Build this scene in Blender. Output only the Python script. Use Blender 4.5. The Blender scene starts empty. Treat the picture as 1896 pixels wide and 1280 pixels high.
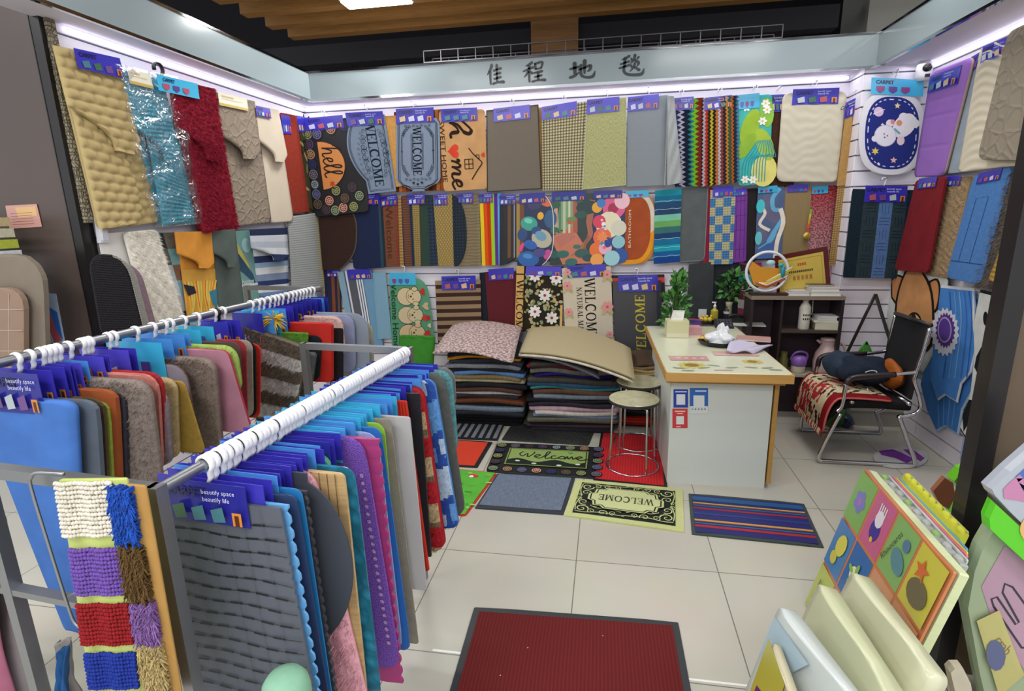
import bpy, math, random
from mathutils import Vector, Matrix
random.seed(7)
PI = math.pi
C = bpy.context.scene.collection
H = 1.5                                     # eye height
F, YAW, PIT, ROLL = 1017.636, -0.1745146, 0.2353926, 0.0216410
cy, sy, cp, sp, cr, sr = math.cos(YAW), math.sin(YAW), math.cos(PIT), math.sin(PIT), math.cos(ROLL), math.sin(ROLL)
FW = Vector((sy*cp, cy*cp, -sp)); R0 = Vector((cy, -sy, 0)); D0 = FW.cross(R0)
RT = cr*R0 + sr*D0; DN = -sr*R0 + cr*D0
def ray(x, y): return RT*((x-948)/F) + DN*((y-640)/F) + FW
def onY(x, y, Y): r = ray(x, y); return r*(Y/r.y) + Vector((0, 0, H))
def onX(x, y, X): r = ray(x, y); return r*(X/r.x) + Vector((0, 0, H))
def onZ(x, y, Z=0.0): r = ray(x, y); return r*((Z-H)/r.z) + Vector((0, 0, H))
def onP(x, y, p, n): r = ray(x, y); o = Vector((0, 0, H)); return o + r*((p-o).dot(n)/r.dot(n))
cam = bpy.data.cameras.new('camera'); cam.lens = F*36/1896; cam.sensor_width = 36; cam.clip_start = .02
co = bpy.data.objects.new('camera', cam); C.objects.link(co)
U = -DN
co.matrix_world = Matrix(((RT.x, U.x, -FW.x, 0), (RT.y, U.y, -FW.y, 0), (RT.z, U.z, -FW.z, H), (0, 0, 0, 1)))
bpy.context.scene.camera = co

def lin(c):
    if isinstance(c, str):
        c = c.lstrip('#'); c = [int(c[i:i+2], 16)/255 for i in (0, 2, 4)]
    return tuple((x/12.92 if x <= .04045 else ((x+.055)/1.055)**2.4) for x in c[:3]) + (1.0,)
LC = {}
def L(c):
    if not isinstance(c, str): return tuple(c[:3]) + (1.0,)
    if c not in LC: LC[c] = lin(c)
    return LC[c]
def mix(a, b, t):
    a, b = L(a), L(b); return tuple(a[i]*(1-t)+b[i]*t for i in range(3)) + (1.0,)
def mul(a, k): a = L(a); return (a[0]*k, a[1]*k, a[2]*k, 1.0)

# ---------------------------------------------------------------- materials
MATS = {}
def fab(kind='plain', sc=1.0, dep=1.0, rough=None, dark=.6, metal=0.0, spec=None):
    """colour comes from the face colours; the node tree adds the weave, pile or rib of the cloth"""
    key = (kind, sc, dep, rough, dark, metal, spec)
    if key in MATS: return MATS[key]
    m = bpy.data.materials.new(kind); m.use_nodes = True; nt = m.node_tree; N = nt.nodes; K = nt.links
    b = N['Principled BSDF']; at = N.new('ShaderNodeAttribute'); at.attribute_name = 'Col'
    uv = N.new('ShaderNodeUVMap'); uv.uv_map = 'UV'
    def math_(op, a, bb=None, c=None):
        n = N.new('ShaderNodeMath'); n.operation = op
        for i, v in enumerate((a, bb, c)):
            if v is None: continue
            if isinstance(v, (int, float)): n.inputs[i].default_value = v
            else: K.new(v, n.inputs[i])
        return n.outputs[0]
    sep = N.new('ShaderNodeSeparateXYZ'); K.new(uv.outputs[0], sep.inputs[0]); u, v = sep.outputs[0], sep.outputs[1]
    def noise(scale, det=2, vec=None, rgh=.5):
        n = N.new('ShaderNodeTexNoise'); n.inputs['Scale'].default_value = scale; n.inputs['Detail'].default_value = det; n.inputs['Roughness'].default_value = rgh
        K.new(vec or uv.outputs[0], n.inputs['Vector']); return n.outputs['Fac']
    def voro(scale, feat='F1'):
        n = N.new('ShaderNodeTexVoronoi'); n.feature = feat; n.inputs['Scale'].default_value = scale; K.new(uv.outputs[0], n.inputs['Vector']); return n.outputs['Distance']
    def sin2(x, freq): return math_('MULTIPLY_ADD', math_('SINE', math_('MULTIPLY', x, freq)), .5, .5)
    def stretch(ku, kv):
        n = N.new('ShaderNodeCombineXYZ'); K.new(math_('MULTIPLY', u, ku), n.inputs[0]); K.new(math_('MULTIPLY', v, kv), n.inputs[1]); return n.outputs[0]
    h = None; R = .85; S = .25; dd = 1.0
    if kind == 'plain': h = noise(180*sc); R, dd, S = .7, .25, .3; dark = .92 if dark == .6 else dark
    elif kind == 'gloss': h = noise(20*sc); R, dd, S = .22, .15, .5; dark = .95 if dark == .6 else dark
    elif kind == 'rubber': h = noise(120*sc); R, dd, S = .5, .2, .4; dark = .85 if dark == .6 else dark
    elif kind == 'pile': h = math_('ADD', math_('MULTIPLY', noise(260*sc, 3), .6), math_('MULTIPLY', noise(40*sc, 2), .4)); R, dd, S = 1, 1.6, .1
    elif kind == 'shag': h = math_('ADD', math_('MULTIPLY', noise(1, 4, stretch(130*sc, 70*sc), .7), .75), math_('MULTIPLY', noise(25*sc), .35)); R, dd, S = 1, 3, .1
    elif kind == 'velvet': h = math_('ADD', math_('MULTIPLY', noise(300*sc), .2), math_('MULTIPLY', noise(9*sc, 3), .8)); R, dd, S = .8, .7, .2; dark = .8 if dark == .6 else dark
    elif kind == 'rib': h = sin2(u, 2*PI*100*sc); R, dd = .9, 1
    elif kind == 'ribv': h = sin2(v, 2*PI*100*sc); R, dd = .9, 1
    elif kind == 'weave':
        a = sin2(u, 2*PI*125*sc); c = sin2(v, 2*PI*125*sc); h = math_('ADD', math_('MULTIPLY', a, c), math_('MULTIPLY', math_('SUBTRACT', 1.0, a), math_('SUBTRACT', 1.0, c)))
    elif kind == 'knots': h = math_('POWER', math_('MULTIPLY', sin2(u, 2*PI*60*sc), sin2(v, 2*PI*60*sc)), .45); dd = 2.5
    elif kind == 'fleck': h = noise(1, 2, stretch(260*sc, 60*sc), .6)
    elif kind == 'diamond': h = math_('ABSOLUTE', math_('SUBTRACT', math_('PINGPONG', math_('MULTIPLY', u, 60*sc), 1.0), math_('PINGPONG', math_('MULTIPLY', v, 40*sc), 1.0)))
    elif kind == 'cells': h = math_('MINIMUM', math_('MULTIPLY', voro(28*sc, 'DISTANCE_TO_EDGE'), 6.0), 1.0); dd = 5
    elif kind == 'bubble': h = math_('SUBTRACT', 1.0, math_('MINIMUM', math_('MULTIPLY', voro(45*sc), 1.6), 1.0)); R, dd, S = .25, 3, .5
    elif kind == 'speck':
        h = math_('GREATER_THAN', noise(330*sc, 1), .5)
    elif kind == 'quilt': h = math_('POWER', math_('ABSOLUTE', math_('SINE', math_('ADD', math_('MULTIPLY', v, PI*18*sc), math_('MULTIPLY', noise(8*sc), 4.0)))), .5); dd = 3; dark = .88 if dark == .6 else dark
    elif kind == 'wood': h = noise(1, 4, stretch(6*sc, 90*sc), .6); R, dd, S = .45, .15, .4; dark = .75 if dark == .6 else dark
    elif kind == 'marble': h = noise(14*sc, 5, None, .7); R, dd, S = .25, 0, .5
    elif kind == 'grass': h = noise(1, 3, stretch(500*sc, 200*sc), .8); dd = 4
    if rough is not None: R = rough
    if spec is not None: S = spec
    mx = N.new('ShaderNodeMix'); mx.data_type = 'RGBA'; mx.blend_type = 'MULTIPLY'; mx.inputs[0].default_value = 1.0
    rmp = N.new('ShaderNodeMapRange'); K.new(h, rmp.inputs[0]); rmp.inputs[1].default_value = .25 if kind in ('pile', 'shag', 'velvet', 'fleck', 'grass', 'wood', 'marble', 'plain', 'gloss', 'rubber') else 0.0
    rmp.inputs[2].default_value = .7 if kind in ('pile', 'shag', 'velvet', 'fleck', 'grass', 'wood', 'marble') else 1.0
    rmp.inputs[3].default_value = dark; rmp.inputs[4].default_value = 1.0 if dark > .8 else 1.12
    cmb = N.new('ShaderNodeCombineColor')
    for i in range(3): K.new(rmp.outputs[0], cmb.inputs[i])
    K.new(at.outputs['Color'], mx.inputs[6]); K.new(cmb.outputs[0], mx.inputs[7]); K.new(mx.outputs[2], b.inputs['Base Color'])
    if dd*dep > 0:
        bp = N.new('ShaderNodeBump'); bp.inputs['Strength'].default_value = min(1.0, .35*dd*dep + .2); bp.inputs['Distance'].default_value = .0012*dd*dep
        K.new(h, bp.inputs['Height']); K.new(bp.outputs[0], b.inputs['Normal'])
    b.inputs['Roughness'].default_value = R; b.inputs['Specular IOR Level'].default_value = S; b.inputs['Metallic'].default_value = metal
    MATS[key] = m; return m
def solid(name, col, rough=.5, metal=0.0, emit=0.0, trans=0.0, alpha=1.0, spec=.5, ior=1.45):
    key = ('s', name)
    if key in MATS: return MATS[key]
    m = bpy.data.materials.new(name); m.use_nodes = True; b = m.node_tree.nodes['Principled BSDF']
    b.inputs['Base Color'].default_value = L(col); b.inputs['Roughness'].default_value = rough; b.inputs['Metallic'].default_value = metal
    b.inputs['Specular IOR Level'].default_value = spec; b.inputs['IOR'].default_value = ior
    if emit: b.inputs['Emission Color'].default_value = L(col); b.inputs['Emission Strength'].default_value = emit
    if trans: b.inputs['Transmission Weight'].default_value = trans
    if alpha < 1: b.inputs['Alpha'].default_value = alpha
    n = m.node_tree.nodes; k = m.node_tree.links
    if not emit and alpha >= 1 and not trans:
        t = n.new('ShaderNodeTexNoise'); t.inputs['Scale'].default_value = 30; r = n.new('ShaderNodeMapRange')
        r.inputs[3].default_value = max(0, rough-.06); r.inputs[4].default_value = min(1, rough+.06)
        k.new(t.outputs['Fac'], r.inputs[0]); k.new(r.outputs[0], b.inputs['Roughness'])
    MATS[key] = m; return m
CHROME = solid('chrome', '#c9c9cc', .16, 1.0); STEEL = solid('brushed_steel', '#9da0a6', .38, 1.0)
WHITEP = solid('white_plastic', '#eeeef2', .35); BLACKP = solid('black_plastic', '#17171a', .4)
def film():
    key = 'film'
    if key in MATS: return MATS[key]
    m = bpy.data.materials.new('clear_plastic_film'); m.use_nodes = True; nt = m.node_tree; N = nt.nodes; K = nt.links
    out = N['Material Output']; N.remove(N['Principled BSDF'])
    tr = N.new('ShaderNodeBsdfTransparent'); gl = N.new('ShaderNodeBsdfGlossy'); gl.inputs['Roughness'].default_value = .12; ms = N.new('ShaderNodeMixShader')
    fr = N.new('ShaderNodeFresnel'); fr.inputs['IOR'].default_value = 1.6
    uv = N.new('ShaderNodeUVMap'); uv.uv_map = 'UV'; no = N.new('ShaderNodeTexNoise'); no.inputs['Scale'].default_value = 14; no.inputs['Detail'].default_value = 3; no.inputs['Distortion'].default_value = 1.5
    bp = N.new('ShaderNodeBump'); bp.inputs['Strength'].default_value = 1; bp.inputs['Distance'].default_value = .02
    K.new(uv.outputs[0], no.inputs['Vector']); K.new(no.outputs['Fac'], bp.inputs['Height']); K.new(bp.outputs[0], gl.inputs['Normal']); K.new(bp.outputs[0], fr.inputs['Normal'])
    mu = N.new('ShaderNodeMath'); mu.operation = 'MULTIPLY'; mu.inputs[1].default_value = .3; K.new(fr.outputs[0], mu.inputs[0]); K.new(mu.outputs[0], ms.inputs[0]); K.new(tr.outputs[0], ms.inputs[1]); K.new(gl.outputs[0], ms.inputs[2]); K.new(ms.outputs[0], out.inputs[0])
    MATS[key] = m; return m

# ---------------------------------------------------------------- mesh building
class MB:
    def __init__(s): s.v = []; s.f = []; s.c = []; s.m = []; s.uv = []
    def face(s, idx, col='#ffffff', m=0, uv=None):
        s.f.append(tuple(idx)); s.c.append(L(col)); s.m.append(m); s.uv.append(uv)
    def poly(s, pts, col='#ffffff', m=0, uv=None):
        i = len(s.v); s.v.extend(Vector(p) for p in pts); s.face(range(i, i+len(pts)), col, m, uv)
    def box(s, a, b, col='#ffffff', m=0, X=None, Y=None, Z=None, o=None):
        """box between local corners a and b in the frame X, Y, Z at o"""
        X = X or Vector((1, 0, 0)); Y = Y or Vector((0, 1, 0)); Z = Z or Vector((0, 0, 1)); o = o or Vector((0, 0, 0))
        i = len(s.v)
        for z in (a[2], b[2]):
            for x, y in ((a[0], a[1]), (b[0], a[1]), (b[0], b[1]), (a[0], b[1])): s.v.append(o + X*x + Y*y + Z*z)
        w, d, h = abs(b[0]-a[0]), abs(b[1]-a[1]), abs(b[2]-a[2])
        for q, (uu, vv) in (((3, 2, 1, 0), (w, d)), ((4, 5, 6, 7), (w, d)), ((0, 1, 5, 4), (w, h)), ((1, 2, 6, 5), (d, h)), ((2, 3, 7, 6), (w, h)), ((3, 0, 4, 7), (d, h))):
            s.face([i+k for k in q], col, m, [(0, 0), (uu, 0), (uu, vv), (0, vv)])
    def tube(s, pts, r, n=8, col='#ffffff', m=0, closed=False, flat=None, caps=True):
        """flat=(vector, k): squash the section's extent along vector by k"""
        pts = [Vector(p) for p in pts]; N_ = len(pts); i0 = len(s.v); rr = r if isinstance(r, (list, tuple)) else [r]*N_
        up = None
        for k, p in enumerate(pts):
            a = pts[(k-1) % N_] if (closed or k > 0) else p; b = pts[(k+1) % N_] if (closed or k < N_-1) else p
            t = (b-a).normalized()
            if up is None:
                up = Vector((0, 0, 1)) if abs(t.z) < .9 else Vector((1, 0, 0))
            x = up.cross(t)
            if x.length < 1e-5: x = Vector((1, 0, 0)).cross(t)
            x.normalize(); y = t.cross(x); up = y
            for j in range(n):
                a_ = 2*PI*j/n; d = x*math.cos(a_) + y*math.sin(a_)
                if flat: d = d + flat[0]*(d.dot(flat[0])*(flat[1]-1))
                s.v.append(p + d*rr[k])
        for k in range(N_ if closed else N_-1):
            for j in range(n):
                a = i0+k*n+j; b = i0+k*n+(j+1) % n; c = i0+((k+1) % N_)*n+(j+1) % n; d = i0+((k+1) % N_)*n+j
                s.face((a, b, c, d), col, m)
        if caps and not closed:
            s.face([i0+j for j in range(n)][::-1], col, m); s.face([i0+(N_-1)*n+j for j in range(n)], col, m)
    def lathe(s, prof, n=20, o=(0, 0, 0), col='#ffffff', m=0, X=None, Y=None, Z=None):
        """prof: (radius, height[, colour]) from the bottom up"""
        X = X or Vector((1, 0, 0)); Y = Y or Vector((0, 1, 0)); Z = Z or Vector((0, 0, 1)); o = Vector(o); i0 = len(s.v)
        for p in prof:
            for j in range(n):
                a = 2*PI*j/n; s.v.append(o + X*(p[0]*math.cos(a)) + Y*(p[0]*math.sin(a)) + Z*p[1])
        for k in range(len(prof)-1):
            cc = prof[k+1][2] if len(prof[k+1]) > 2 else col
            for j in range(n):
                s.face((i0+k*n+j, i0+k*n+(j+1) % n, i0+(k+1)*n+(j+1) % n, i0+(k+1)*n+j), cc, m, [(j/n, prof[k][1]), ((j+1)/n, prof[k][1]), ((j+1)/n, prof[k+1][1]), (j/n, prof[k+1][1])])
        if prof[0][0] > 1e-4: s.face([i0+j for j in range(n)][::-1], prof[0][2] if len(prof[0]) > 2 else col, m)
        if prof[-1][0] > 1e-4:
            e = i0+(len(prof)-1)*n; r = prof[-1][0]
            s.face([e+j for j in range(n)], prof[-1][2] if len(prof[-1]) > 2 else col, m, [(r*math.cos(2*PI*j/n), r*math.sin(2*PI*j/n)) for j in range(n)])
    def ball(s, c, r, col='#ffffff', m=0, n=10, k=6, fn=None):
        c = Vector(c); r = r if isinstance(r, (tuple, list, Vector)) else (r, r, r); i0 = len(s.v)
        for a in range(k+1):
            th = PI*a/k
            for j in range(n):
                ph = 2*PI*j/n; d = Vector((math.sin(th)*math.cos(ph), math.sin(th)*math.sin(ph), math.cos(th)))
                q = fn(d) if fn else 1.0
                s.v.append(c + Vector((d.x*r[0], d.y*r[1], d.z*r[2]))*q)
        for a in range(k):
            for j in range(n):
                s.face((i0+a*n+j, i0+(a+1)*n+j, i0+(a+1)*n+(j+1) % n, i0+a*n+(j+1) % n), col, m, [(j/n*.2, a/k*.1), (j/n*.2, (a+1)/k*.1), ((j+1)/n*.2, (a+1)/k*.1), ((j+1)/n*.2, a/k*.1)])
    def build(s, name, mats, parent=None, smooth=False, origin=None, angle=None):
        if not isinstance(mats, (list, tuple)): mats = [mats]
        me = bpy.data.meshes.new(name)
        xs = [p.x for p in s.v]; ys = [p.y for p in s.v]; zs = [p.z for p in s.v]
        o = Vector(origin) if origin is not None else Vector(((min(xs)+max(xs))/2, (min(ys)+max(ys))/2, min(zs)))
        me.from_pydata([tuple(p-o) for p in s.v], [], s.f)
        for m in mats: me.materials.append(m)
        me.polygons.foreach_set('material_index', s.m)
        uvl = me.uv_layers.new(name='UV'); ca = me.color_attributes.new('Col', 'FLOAT_COLOR', 'CORNER')
        uvs = []; cols = []
        V = s.v
        for f, c, uv in zip(s.f, s.c, s.uv):
            if uv is None:
                p0 = V[f[0]]; nrm = (V[f[1]]-p0).cross(V[f[-1]]-p0); ax = max(range(3), key=lambda k: abs(nrm[k]))
                for k in f:
                    p = V[k]; uvs += ((p.y, p.z), (p.x, p.z), (p.x, p.y))[ax]
            else:
                for q in uv: uvs += (q[0], q[1])
            for _ in f: cols += c
        me.uv_layers['UV'].data.foreach_set('uv', uvs); me.color_attributes['Col'].data.foreach_set('color', cols)
        if smooth:
            me.polygons.foreach_set('use_smooth', [True]*len(me.polygons))
        me.update()
        if smooth and angle is not None:
            try: me.set_sharp_from_angle(angle=angle)
            except Exception: pass
        ob = bpy.data.objects.new(name, me); C.objects.link(ob)
        if parent is not None:
            ob.parent = parent; ob.location = o - WORLD[parent.name]
        else: ob.location = o
        WORLD[ob.name] = o
        return ob
WORLD = {}
def tag(o, label, cat, group=None, kind=None):
    if label: o['label'] = label
    if cat: o['category'] = cat
    if group: o['group'] = group
    if kind: o['kind'] = kind
    return o
def empty(name, loc, label, cat, group=None):
    o = bpy.data.objects.new(name, None); o.empty_display_size = .05; C.objects.link(o); o.location = loc; WORLD[o.name] = Vector(loc); return tag(o, label, cat, group)
def struct(mb, name, mats, smooth=False):
    o = mb.build(name, mats, None, smooth); o['kind'] = 'structure'; return o

# ---------------------------------------------------------------- text
TX = {}
def text_polys(s, off=0.0):
    """triangles of the text, height of a capital = 1, centred"""
    key = (s, off)
    if key in TX: return TX[key]
    cu = bpy.data.curves.new('t', 'FONT'); cu.body = s; cu.size = 1; cu.resolution_u = 2; cu.offset = off; cu.fill_mode = 'FRONT' if hasattr(cu, 'fill_mode') else cu.fill_mode
    ob = bpy.data.objects.new('t', cu); me = bpy.data.meshes.new_from_object(ob)
    vs = [v.co for v in me.vertices]
    x0, x1 = min(v.x for v in vs), max(v.x for v in vs); k = 1/.73
    r = [[((vs[i].x-(x0+x1)/2)*k, (vs[i].y-.365)*k) for i in p.vertices] for p in me.polygons]
    bpy.data.objects.remove(ob); bpy.data.curves.remove(cu); bpy.data.meshes.remove(me)
    TX[key] = (r, (x1-x0)*k); return TX[key]
def strokequads(pts, w, closed=False):
    """quads for a 2D polyline; w a number or a list"""
    n = len(pts); ws = w if isinstance(w, (list, tuple)) else [w]*n; out = []; Lp = []; Rp = []
    for i, (x, y) in enumerate(pts):
        a = pts[i-1] if (i or closed) else pts[i]; b = pts[(i+1) % n] if (i < n-1 or closed) else pts[i]
        dx, dy = b[0]-a[0], b[1]-a[1]; l = math.hypot(dx, dy) or 1; nx, ny = -dy/l, dx/l
        Lp.append((x+nx*ws[i]/2, y+ny*ws[i]/2)); Rp.append((x-nx*ws[i]/2, y-ny*ws[i]/2))
    for i in range(n if closed else n-1):
        j = (i+1) % n; out.append([Lp[i], Lp[j], Rp[j], Rp[i]])
    return out
def smooth2(pts, k=5):
    out = []
    P = [pts[0]] + list(pts) + [pts[-1]]
    for i in range(1, len(P)-2):
        p0, p1, p2, p3 = P[i-1], P[i], P[i+1], P[i+2]
        for j in range(k):
            t = j/k
            out.append(tuple(.5*((2*p1[d]) + (-p0[d]+p2[d])*t + (2*p0[d]-5*p1[d]+4*p2[d]-p3[d])*t*t + (-p0[d]+3*p1[d]-3*p2[d]+p3[d])*t**3) for d in range(len(p1))))
    out.append(tuple(pts[-1])); return out
def arc2(cx, cy_, rx, ry, a0, a1, n=14): return [(cx+rx*math.cos(math.radians(a0+(a1-a0)*i/n)), cy_+ry*math.sin(math.radians(a0+(a1-a0)*i/n))) for i in range(n+1)]
TK, TN = .17, .07
def _ser(x, y, w=.3): return strokequads([(x-w/2, y), (x+w/2, y)], .06)
def _cv(pts, ws): return strokequads(pts, ws)
GL = {
 'W': (1.2, strokequads([(.1, 1), (.38, 0)], TK)+strokequads([(.38, 0), (.62, .95)], TN)+strokequads([(.58, 1), (.86, 0)], TK)+strokequads([(.86, 0), (1.12, 1)], TN)+_ser(.1, .97)+_ser(.6, .97)+_ser(1.1, .97, .24)),
 'E': (.78, strokequads([(.17, 0), (.17, 1)], TK)+strokequads([(.03, .97), (.68, .97)], .07)+strokequads([(.03, .03), (.7, .03)], .07)+strokequads([(.17, .52), (.5, .52)], .06)+strokequads([(.66, 1), (.66, .76)], .06)+strokequads([(.69, 0), (.69, .28)], .06)+strokequads([(.5, .65), (.5, .4)], .05)),
 'L': (.74, strokequads([(.17, 0), (.17, 1)], TK)+_ser(.17, .97, .34)+strokequads([(.03, .03), (.66, .03)], .07)+strokequads([(.66, 0), (.66, .3)], .06)),
 'C': (.9, _cv(arc2(.48, .5, .38, .47, 55, 305, 16), [.07+.11*abs(math.sin(math.radians((55+250*i/16)/2))) for i in range(17)])+strokequads([(.76, .98), (.76, .7)], .06)+strokequads([(.76, .02), (.76, .25)], .05)),
 'O': (1.0, strokequads(arc2(.5, .5, .4, .47, 0, 360, 24)[:-1], [.07+.1*abs(math.cos(2*PI*i/24)) for i in range(24)], True)),
 'M': (1.12, strokequads([(.16, 0), (.16, 1)], TN)+strokequads([(.18, 1), (.55, .05)], TK)+strokequads([(.55, .05), (.92, 1)], TN)+strokequads([(.94, 0), (.94, 1)], TK)+_ser(.16, .03)+_ser(.94, .03, .34)+_ser(.12, .97, .26)+_ser(.98, .97, .26)),
 'N': (1.0, strokequads([(.16, 0), (.16, 1)], TN)+strokequads([(.16, 1), (.82, 0)], TK)+strokequads([(.82, 0), (.82, 1)], TN)+_ser(.16, .03)+_ser(.14, .97, .26)+_ser(.82, .97)),
 'A': (.98, strokequads([(.1, 0), (.48, 1)], TN)+strokequads([(.46, 1), (.86, 0)], TK)+strokequads([(.26, .36), (.7, .36)], .06)+_ser(.1, .03, .26)+_ser(.86, .03)),
 'T': (.84, strokequads([(.42, 0), (.42, 1)], TK)+strokequads([(.04, .97), (.8, .97)], .07)+strokequads([(.06, 1), (.06, .76)], .05)+strokequads([(.78, 1), (.78, .76)], .05)+_ser(.42, .03, .34)),
 'U': (.98, strokequads([(.2, 1), (.2, .35)], TK)+_cv(arc2(.49, .35, .29, .32, 180, 360, 10), .1)+strokequads([(.78, .35), (.78, 1)], TN)+_ser(.2, .97, .34)+_ser(.78, .97)),
 'R': (.95, strokequads([(.17, 0), (.17, 1)], TK)+strokequads(arc2(.4, .74, .26, .23, 90, -90, 10), .12)+strokequads([(.17, .97), (.42, .97)], .07)+strokequads([(.17, .5), (.42, .5)], .06)+strokequads([(.4, .5), (.82, 0)], TK)+_ser(.17, .03, .32)+_ser(.17, .97, .3)),
 ' ': (.4, [])}
def serif_polys(s):
    x = 0; out = []
    for ch in s:
        w, q = GL[ch]; out += [[(px+x, py-.5) for px, py in p] for p in q]; x += w+.08
    return [[(px-x/2, py) for px, py in p] for p in out], x

# ---------------------------------------------------------------- a flat or curved sheet of stuff with a print on it
def rrect(r):
    def f(v, W, H_):
        rr = min(r, W*.499, H_*.499)
        k = 0
        if v < rr: k = rr - math.sqrt(max(0, rr*rr-(rr-v)**2))
        elif v > H_-rr: k = rr - math.sqrt(max(0, rr*rr-(v-H_+rr)**2))
        return k, W-k
    return f
def ellipse_shape(p=2.0):
    def f(v, W, H_):
        t = abs(2*v/H_-1); k = (1-t**p)**(1/p) if t < 1 else 0
        return W/2*(1-k), W/2*(1+k)
    return f
class Sheet:
    def __init__(s, TL, TR, BR, BL, t=.01, r=.02, col='#888888', kind='weave', shape=None, nx=6, ny=10, colfn=None, hf=None, bend=None, uvflip=False, edge=None, side=1, **mk):
        s.q = [Vector(p) for p in (TL, TR, BR, BL)]; TL, TR, BR, BL = s.q
        s.W = ((TR-TL).length+(BR-BL).length)/2; s.H = ((BL-TL).length+(BR-TR).length)/2
        n = (TR-TL+BR-BL).cross(BL-TL+BR-TR); s.n = -n.normalized()
        mid = (TL+TR+BR+BL)/4
        if s.n.dot(Vector((0, 0, H))-mid) < 0 : s.n = -s.n
        s.n *= side
        s.cf = colfn; s.t = t; s.bend = bend; s.mb = MB(); s.kind = (kind, mk); s.col = col; s.layer = 0; s.mats = [fab(kind, **mk)]
        f = shape or rrect(r); W, H_ = s.W, s.H
        vs = set(H_*i/ny for i in range(ny+1))
        if shape is None and r > 0:
            rr = min(r, W*.499, H_*.499)
            for k in range(4): a = rr*(1-math.cos(PI/2*k/4)); vs.add(a); vs.add(H_-a)
        elif shape is not None:
            for k in range(1, 6): a = H_/ny*(1-math.cos(PI/2*k/6)); vs.add(a); vs.add(H_-a)
        vs = sorted(vs); vv = [vs[0]]
        for x in vs[1:]:
            if x-vv[-1] > 1e-4: vv.append(x)
        vs = vv; s.grid = []; b = s.mb
        bevel = min(t*.45, .006)
        for side_ in (0, 1):
            rows = []
            for v in vs:
                u0, u1 = f(min(max(v, 1e-6), H_-1e-6), W, H_)
                row = []
                for i in range(nx+1):
                    u = u0+(u1-u0)*i/nx
                    h = 0 if side_ == 0 else t + (hf(u, v) if hf else 0)
                    if side_ and (i in (0, nx) or v in (vs[0], vs[-1])): h = t-bevel
                    row.append((len(b.v), u, v)); b.v.append(s.P(u, v, h))
                rows.append(row)
            for a in range(len(vs)-1):
                for i in range(nx):
                    q = (rows[a][i], rows[a][i+1], rows[a+1][i+1], rows[a+1][i])
                    cu = sum(x[1] for x in q)/4; cv = sum(x[2] for x in q)/4
                    c = colfn(cu, cv) if (colfn and side_) else (edge if (edge and not side_) else s.col)
                    idx = [x[0] for x in q]; uv = [(x[1], x[2]) for x in q]
                    if side_ == 0: idx.reverse(); uv.reverse()
                    b.face(idx, c, 0, uv)
            s.grid.append(rows)
        A, Bk = s.grid[1], s.grid[0]; m = len(vs)-1; ec = edge or s.col
        ring = [(0, i) for i in range(nx+1)] + [(a, nx) for a in range(1, m+1)] + [(m, i) for i in range(nx-1, -1, -1)] + [(a, 0) for a in range(m-1, 0, -1)]
        for k in range(len(ring)):
            p, q = ring[k], ring[(k+1) % len(ring)]
            a1, a2 = A[p[0]][p[1]], A[q[0]][q[1]]; b1, b2 = Bk[p[0]][p[1]], Bk[q[0]][q[1]]
            b.face((a2[0], a1[0], b1[0], b2[0]), ec, 0, [(a2[1], a2[2]), (a1[1], a1[2]), (b1[1]+.003, b1[2]+.003), (b2[1]+.003, b2[2]+.003)])
        s.bump = 0
    def P(s, u, v, h=0):
        a, c = u/s.W, v/s.H; TL, TR, BR, BL = s.q
        p = (TL*(1-a)+TR*a)*(1-c) + (BL*(1-a)+BR*a)*c
        if s.bend: p = p + s.bend(a, c)
        return p + s.n*h
    def fuzz(s, n, ln, w=.0016, down=.4, seed=1, lo=.6, hi=1.15, m=0):
        """short strands of pile standing on the front, in the same mesh"""
        rn = random.Random(seed); A = s.grid[1]; V = s.mb.v; R_, C_ = len(A)-1, len(A[0])-1
        for _ in range(n):
            a, c = rn.randrange(R_), rn.randrange(C_); x, y = rn.random(), rn.random()
            q = (A[a][c], A[a][c+1], A[a+1][c+1], A[a+1][c]); f = ((1-x)*(1-y), x*(1-y), x*y, (1-x)*y)
            p = sum((V[k[0]]*g for k, g in zip(q, f)), Vector()); u = sum(k[1]*g for k, g in zip(q, f)); v = sum(k[2]*g for k, g in zip(q, f))
            sd = Vector((rn.uniform(-1, 1), rn.uniform(-1, 1), rn.uniform(-1, 1))); tip = p+s.n*ln*rn.uniform(.5, 1)+sd*ln*.45-Vector((0, 0, ln*down)); e = sd.cross(s.n).normalized()*w
            base = s.cf(u, v) if s.cf else s.col
            s.mb.poly([p-e, p+e, tip], mul(base, rn.uniform(lo, hi)), m, [(u, v), (u+.002, v), (u, v+.004)])
    def slot(s, kind, **mk):
        m = fab(kind, **mk)
        if m not in s.mats: s.mats.append(m)
        return s.mats.index(m)
    def lay(s): s.layer += 1
    def poly(s, pts, col, m=0, h=None):
        s.k = getattr(s, 'k', 0)+1; h = s.t+s.bump+.0006*(s.layer+1)+.000015*s.k if h is None else h
        s.mb.poly([s.P(u, v, h) for u, v in pts], col, m, list(pts))
    def polyn(s, pts, col, m=0): s.poly([(u*s.W, v*s.H) for u, v in pts], col, m)
    def rect(s, u0, v0, u1, v1, col, m=0): s.poly([(u0, v0), (u1, v0), (u1, v1), (u0, v1)], col, m)
    def rectn(s, u0, v0, u1, v1, col, m=0): s.rect(u0*s.W, v0*s.H, u1*s.W, v1*s.H, col, m)
    def disc(s, u, v, r, col, n=18, ry=None, rot=0, m=0):
        ry = ry or r; c, d = math.cos(rot), math.sin(rot)
        s.poly([(u+r*math.cos(2*PI*i/n)*c-ry*math.sin(2*PI*i/n)*d, v+r*math.cos(2*PI*i/n)*d+ry*math.sin(2*PI*i/n)*c) for i in range(n)], col, m)
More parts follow.
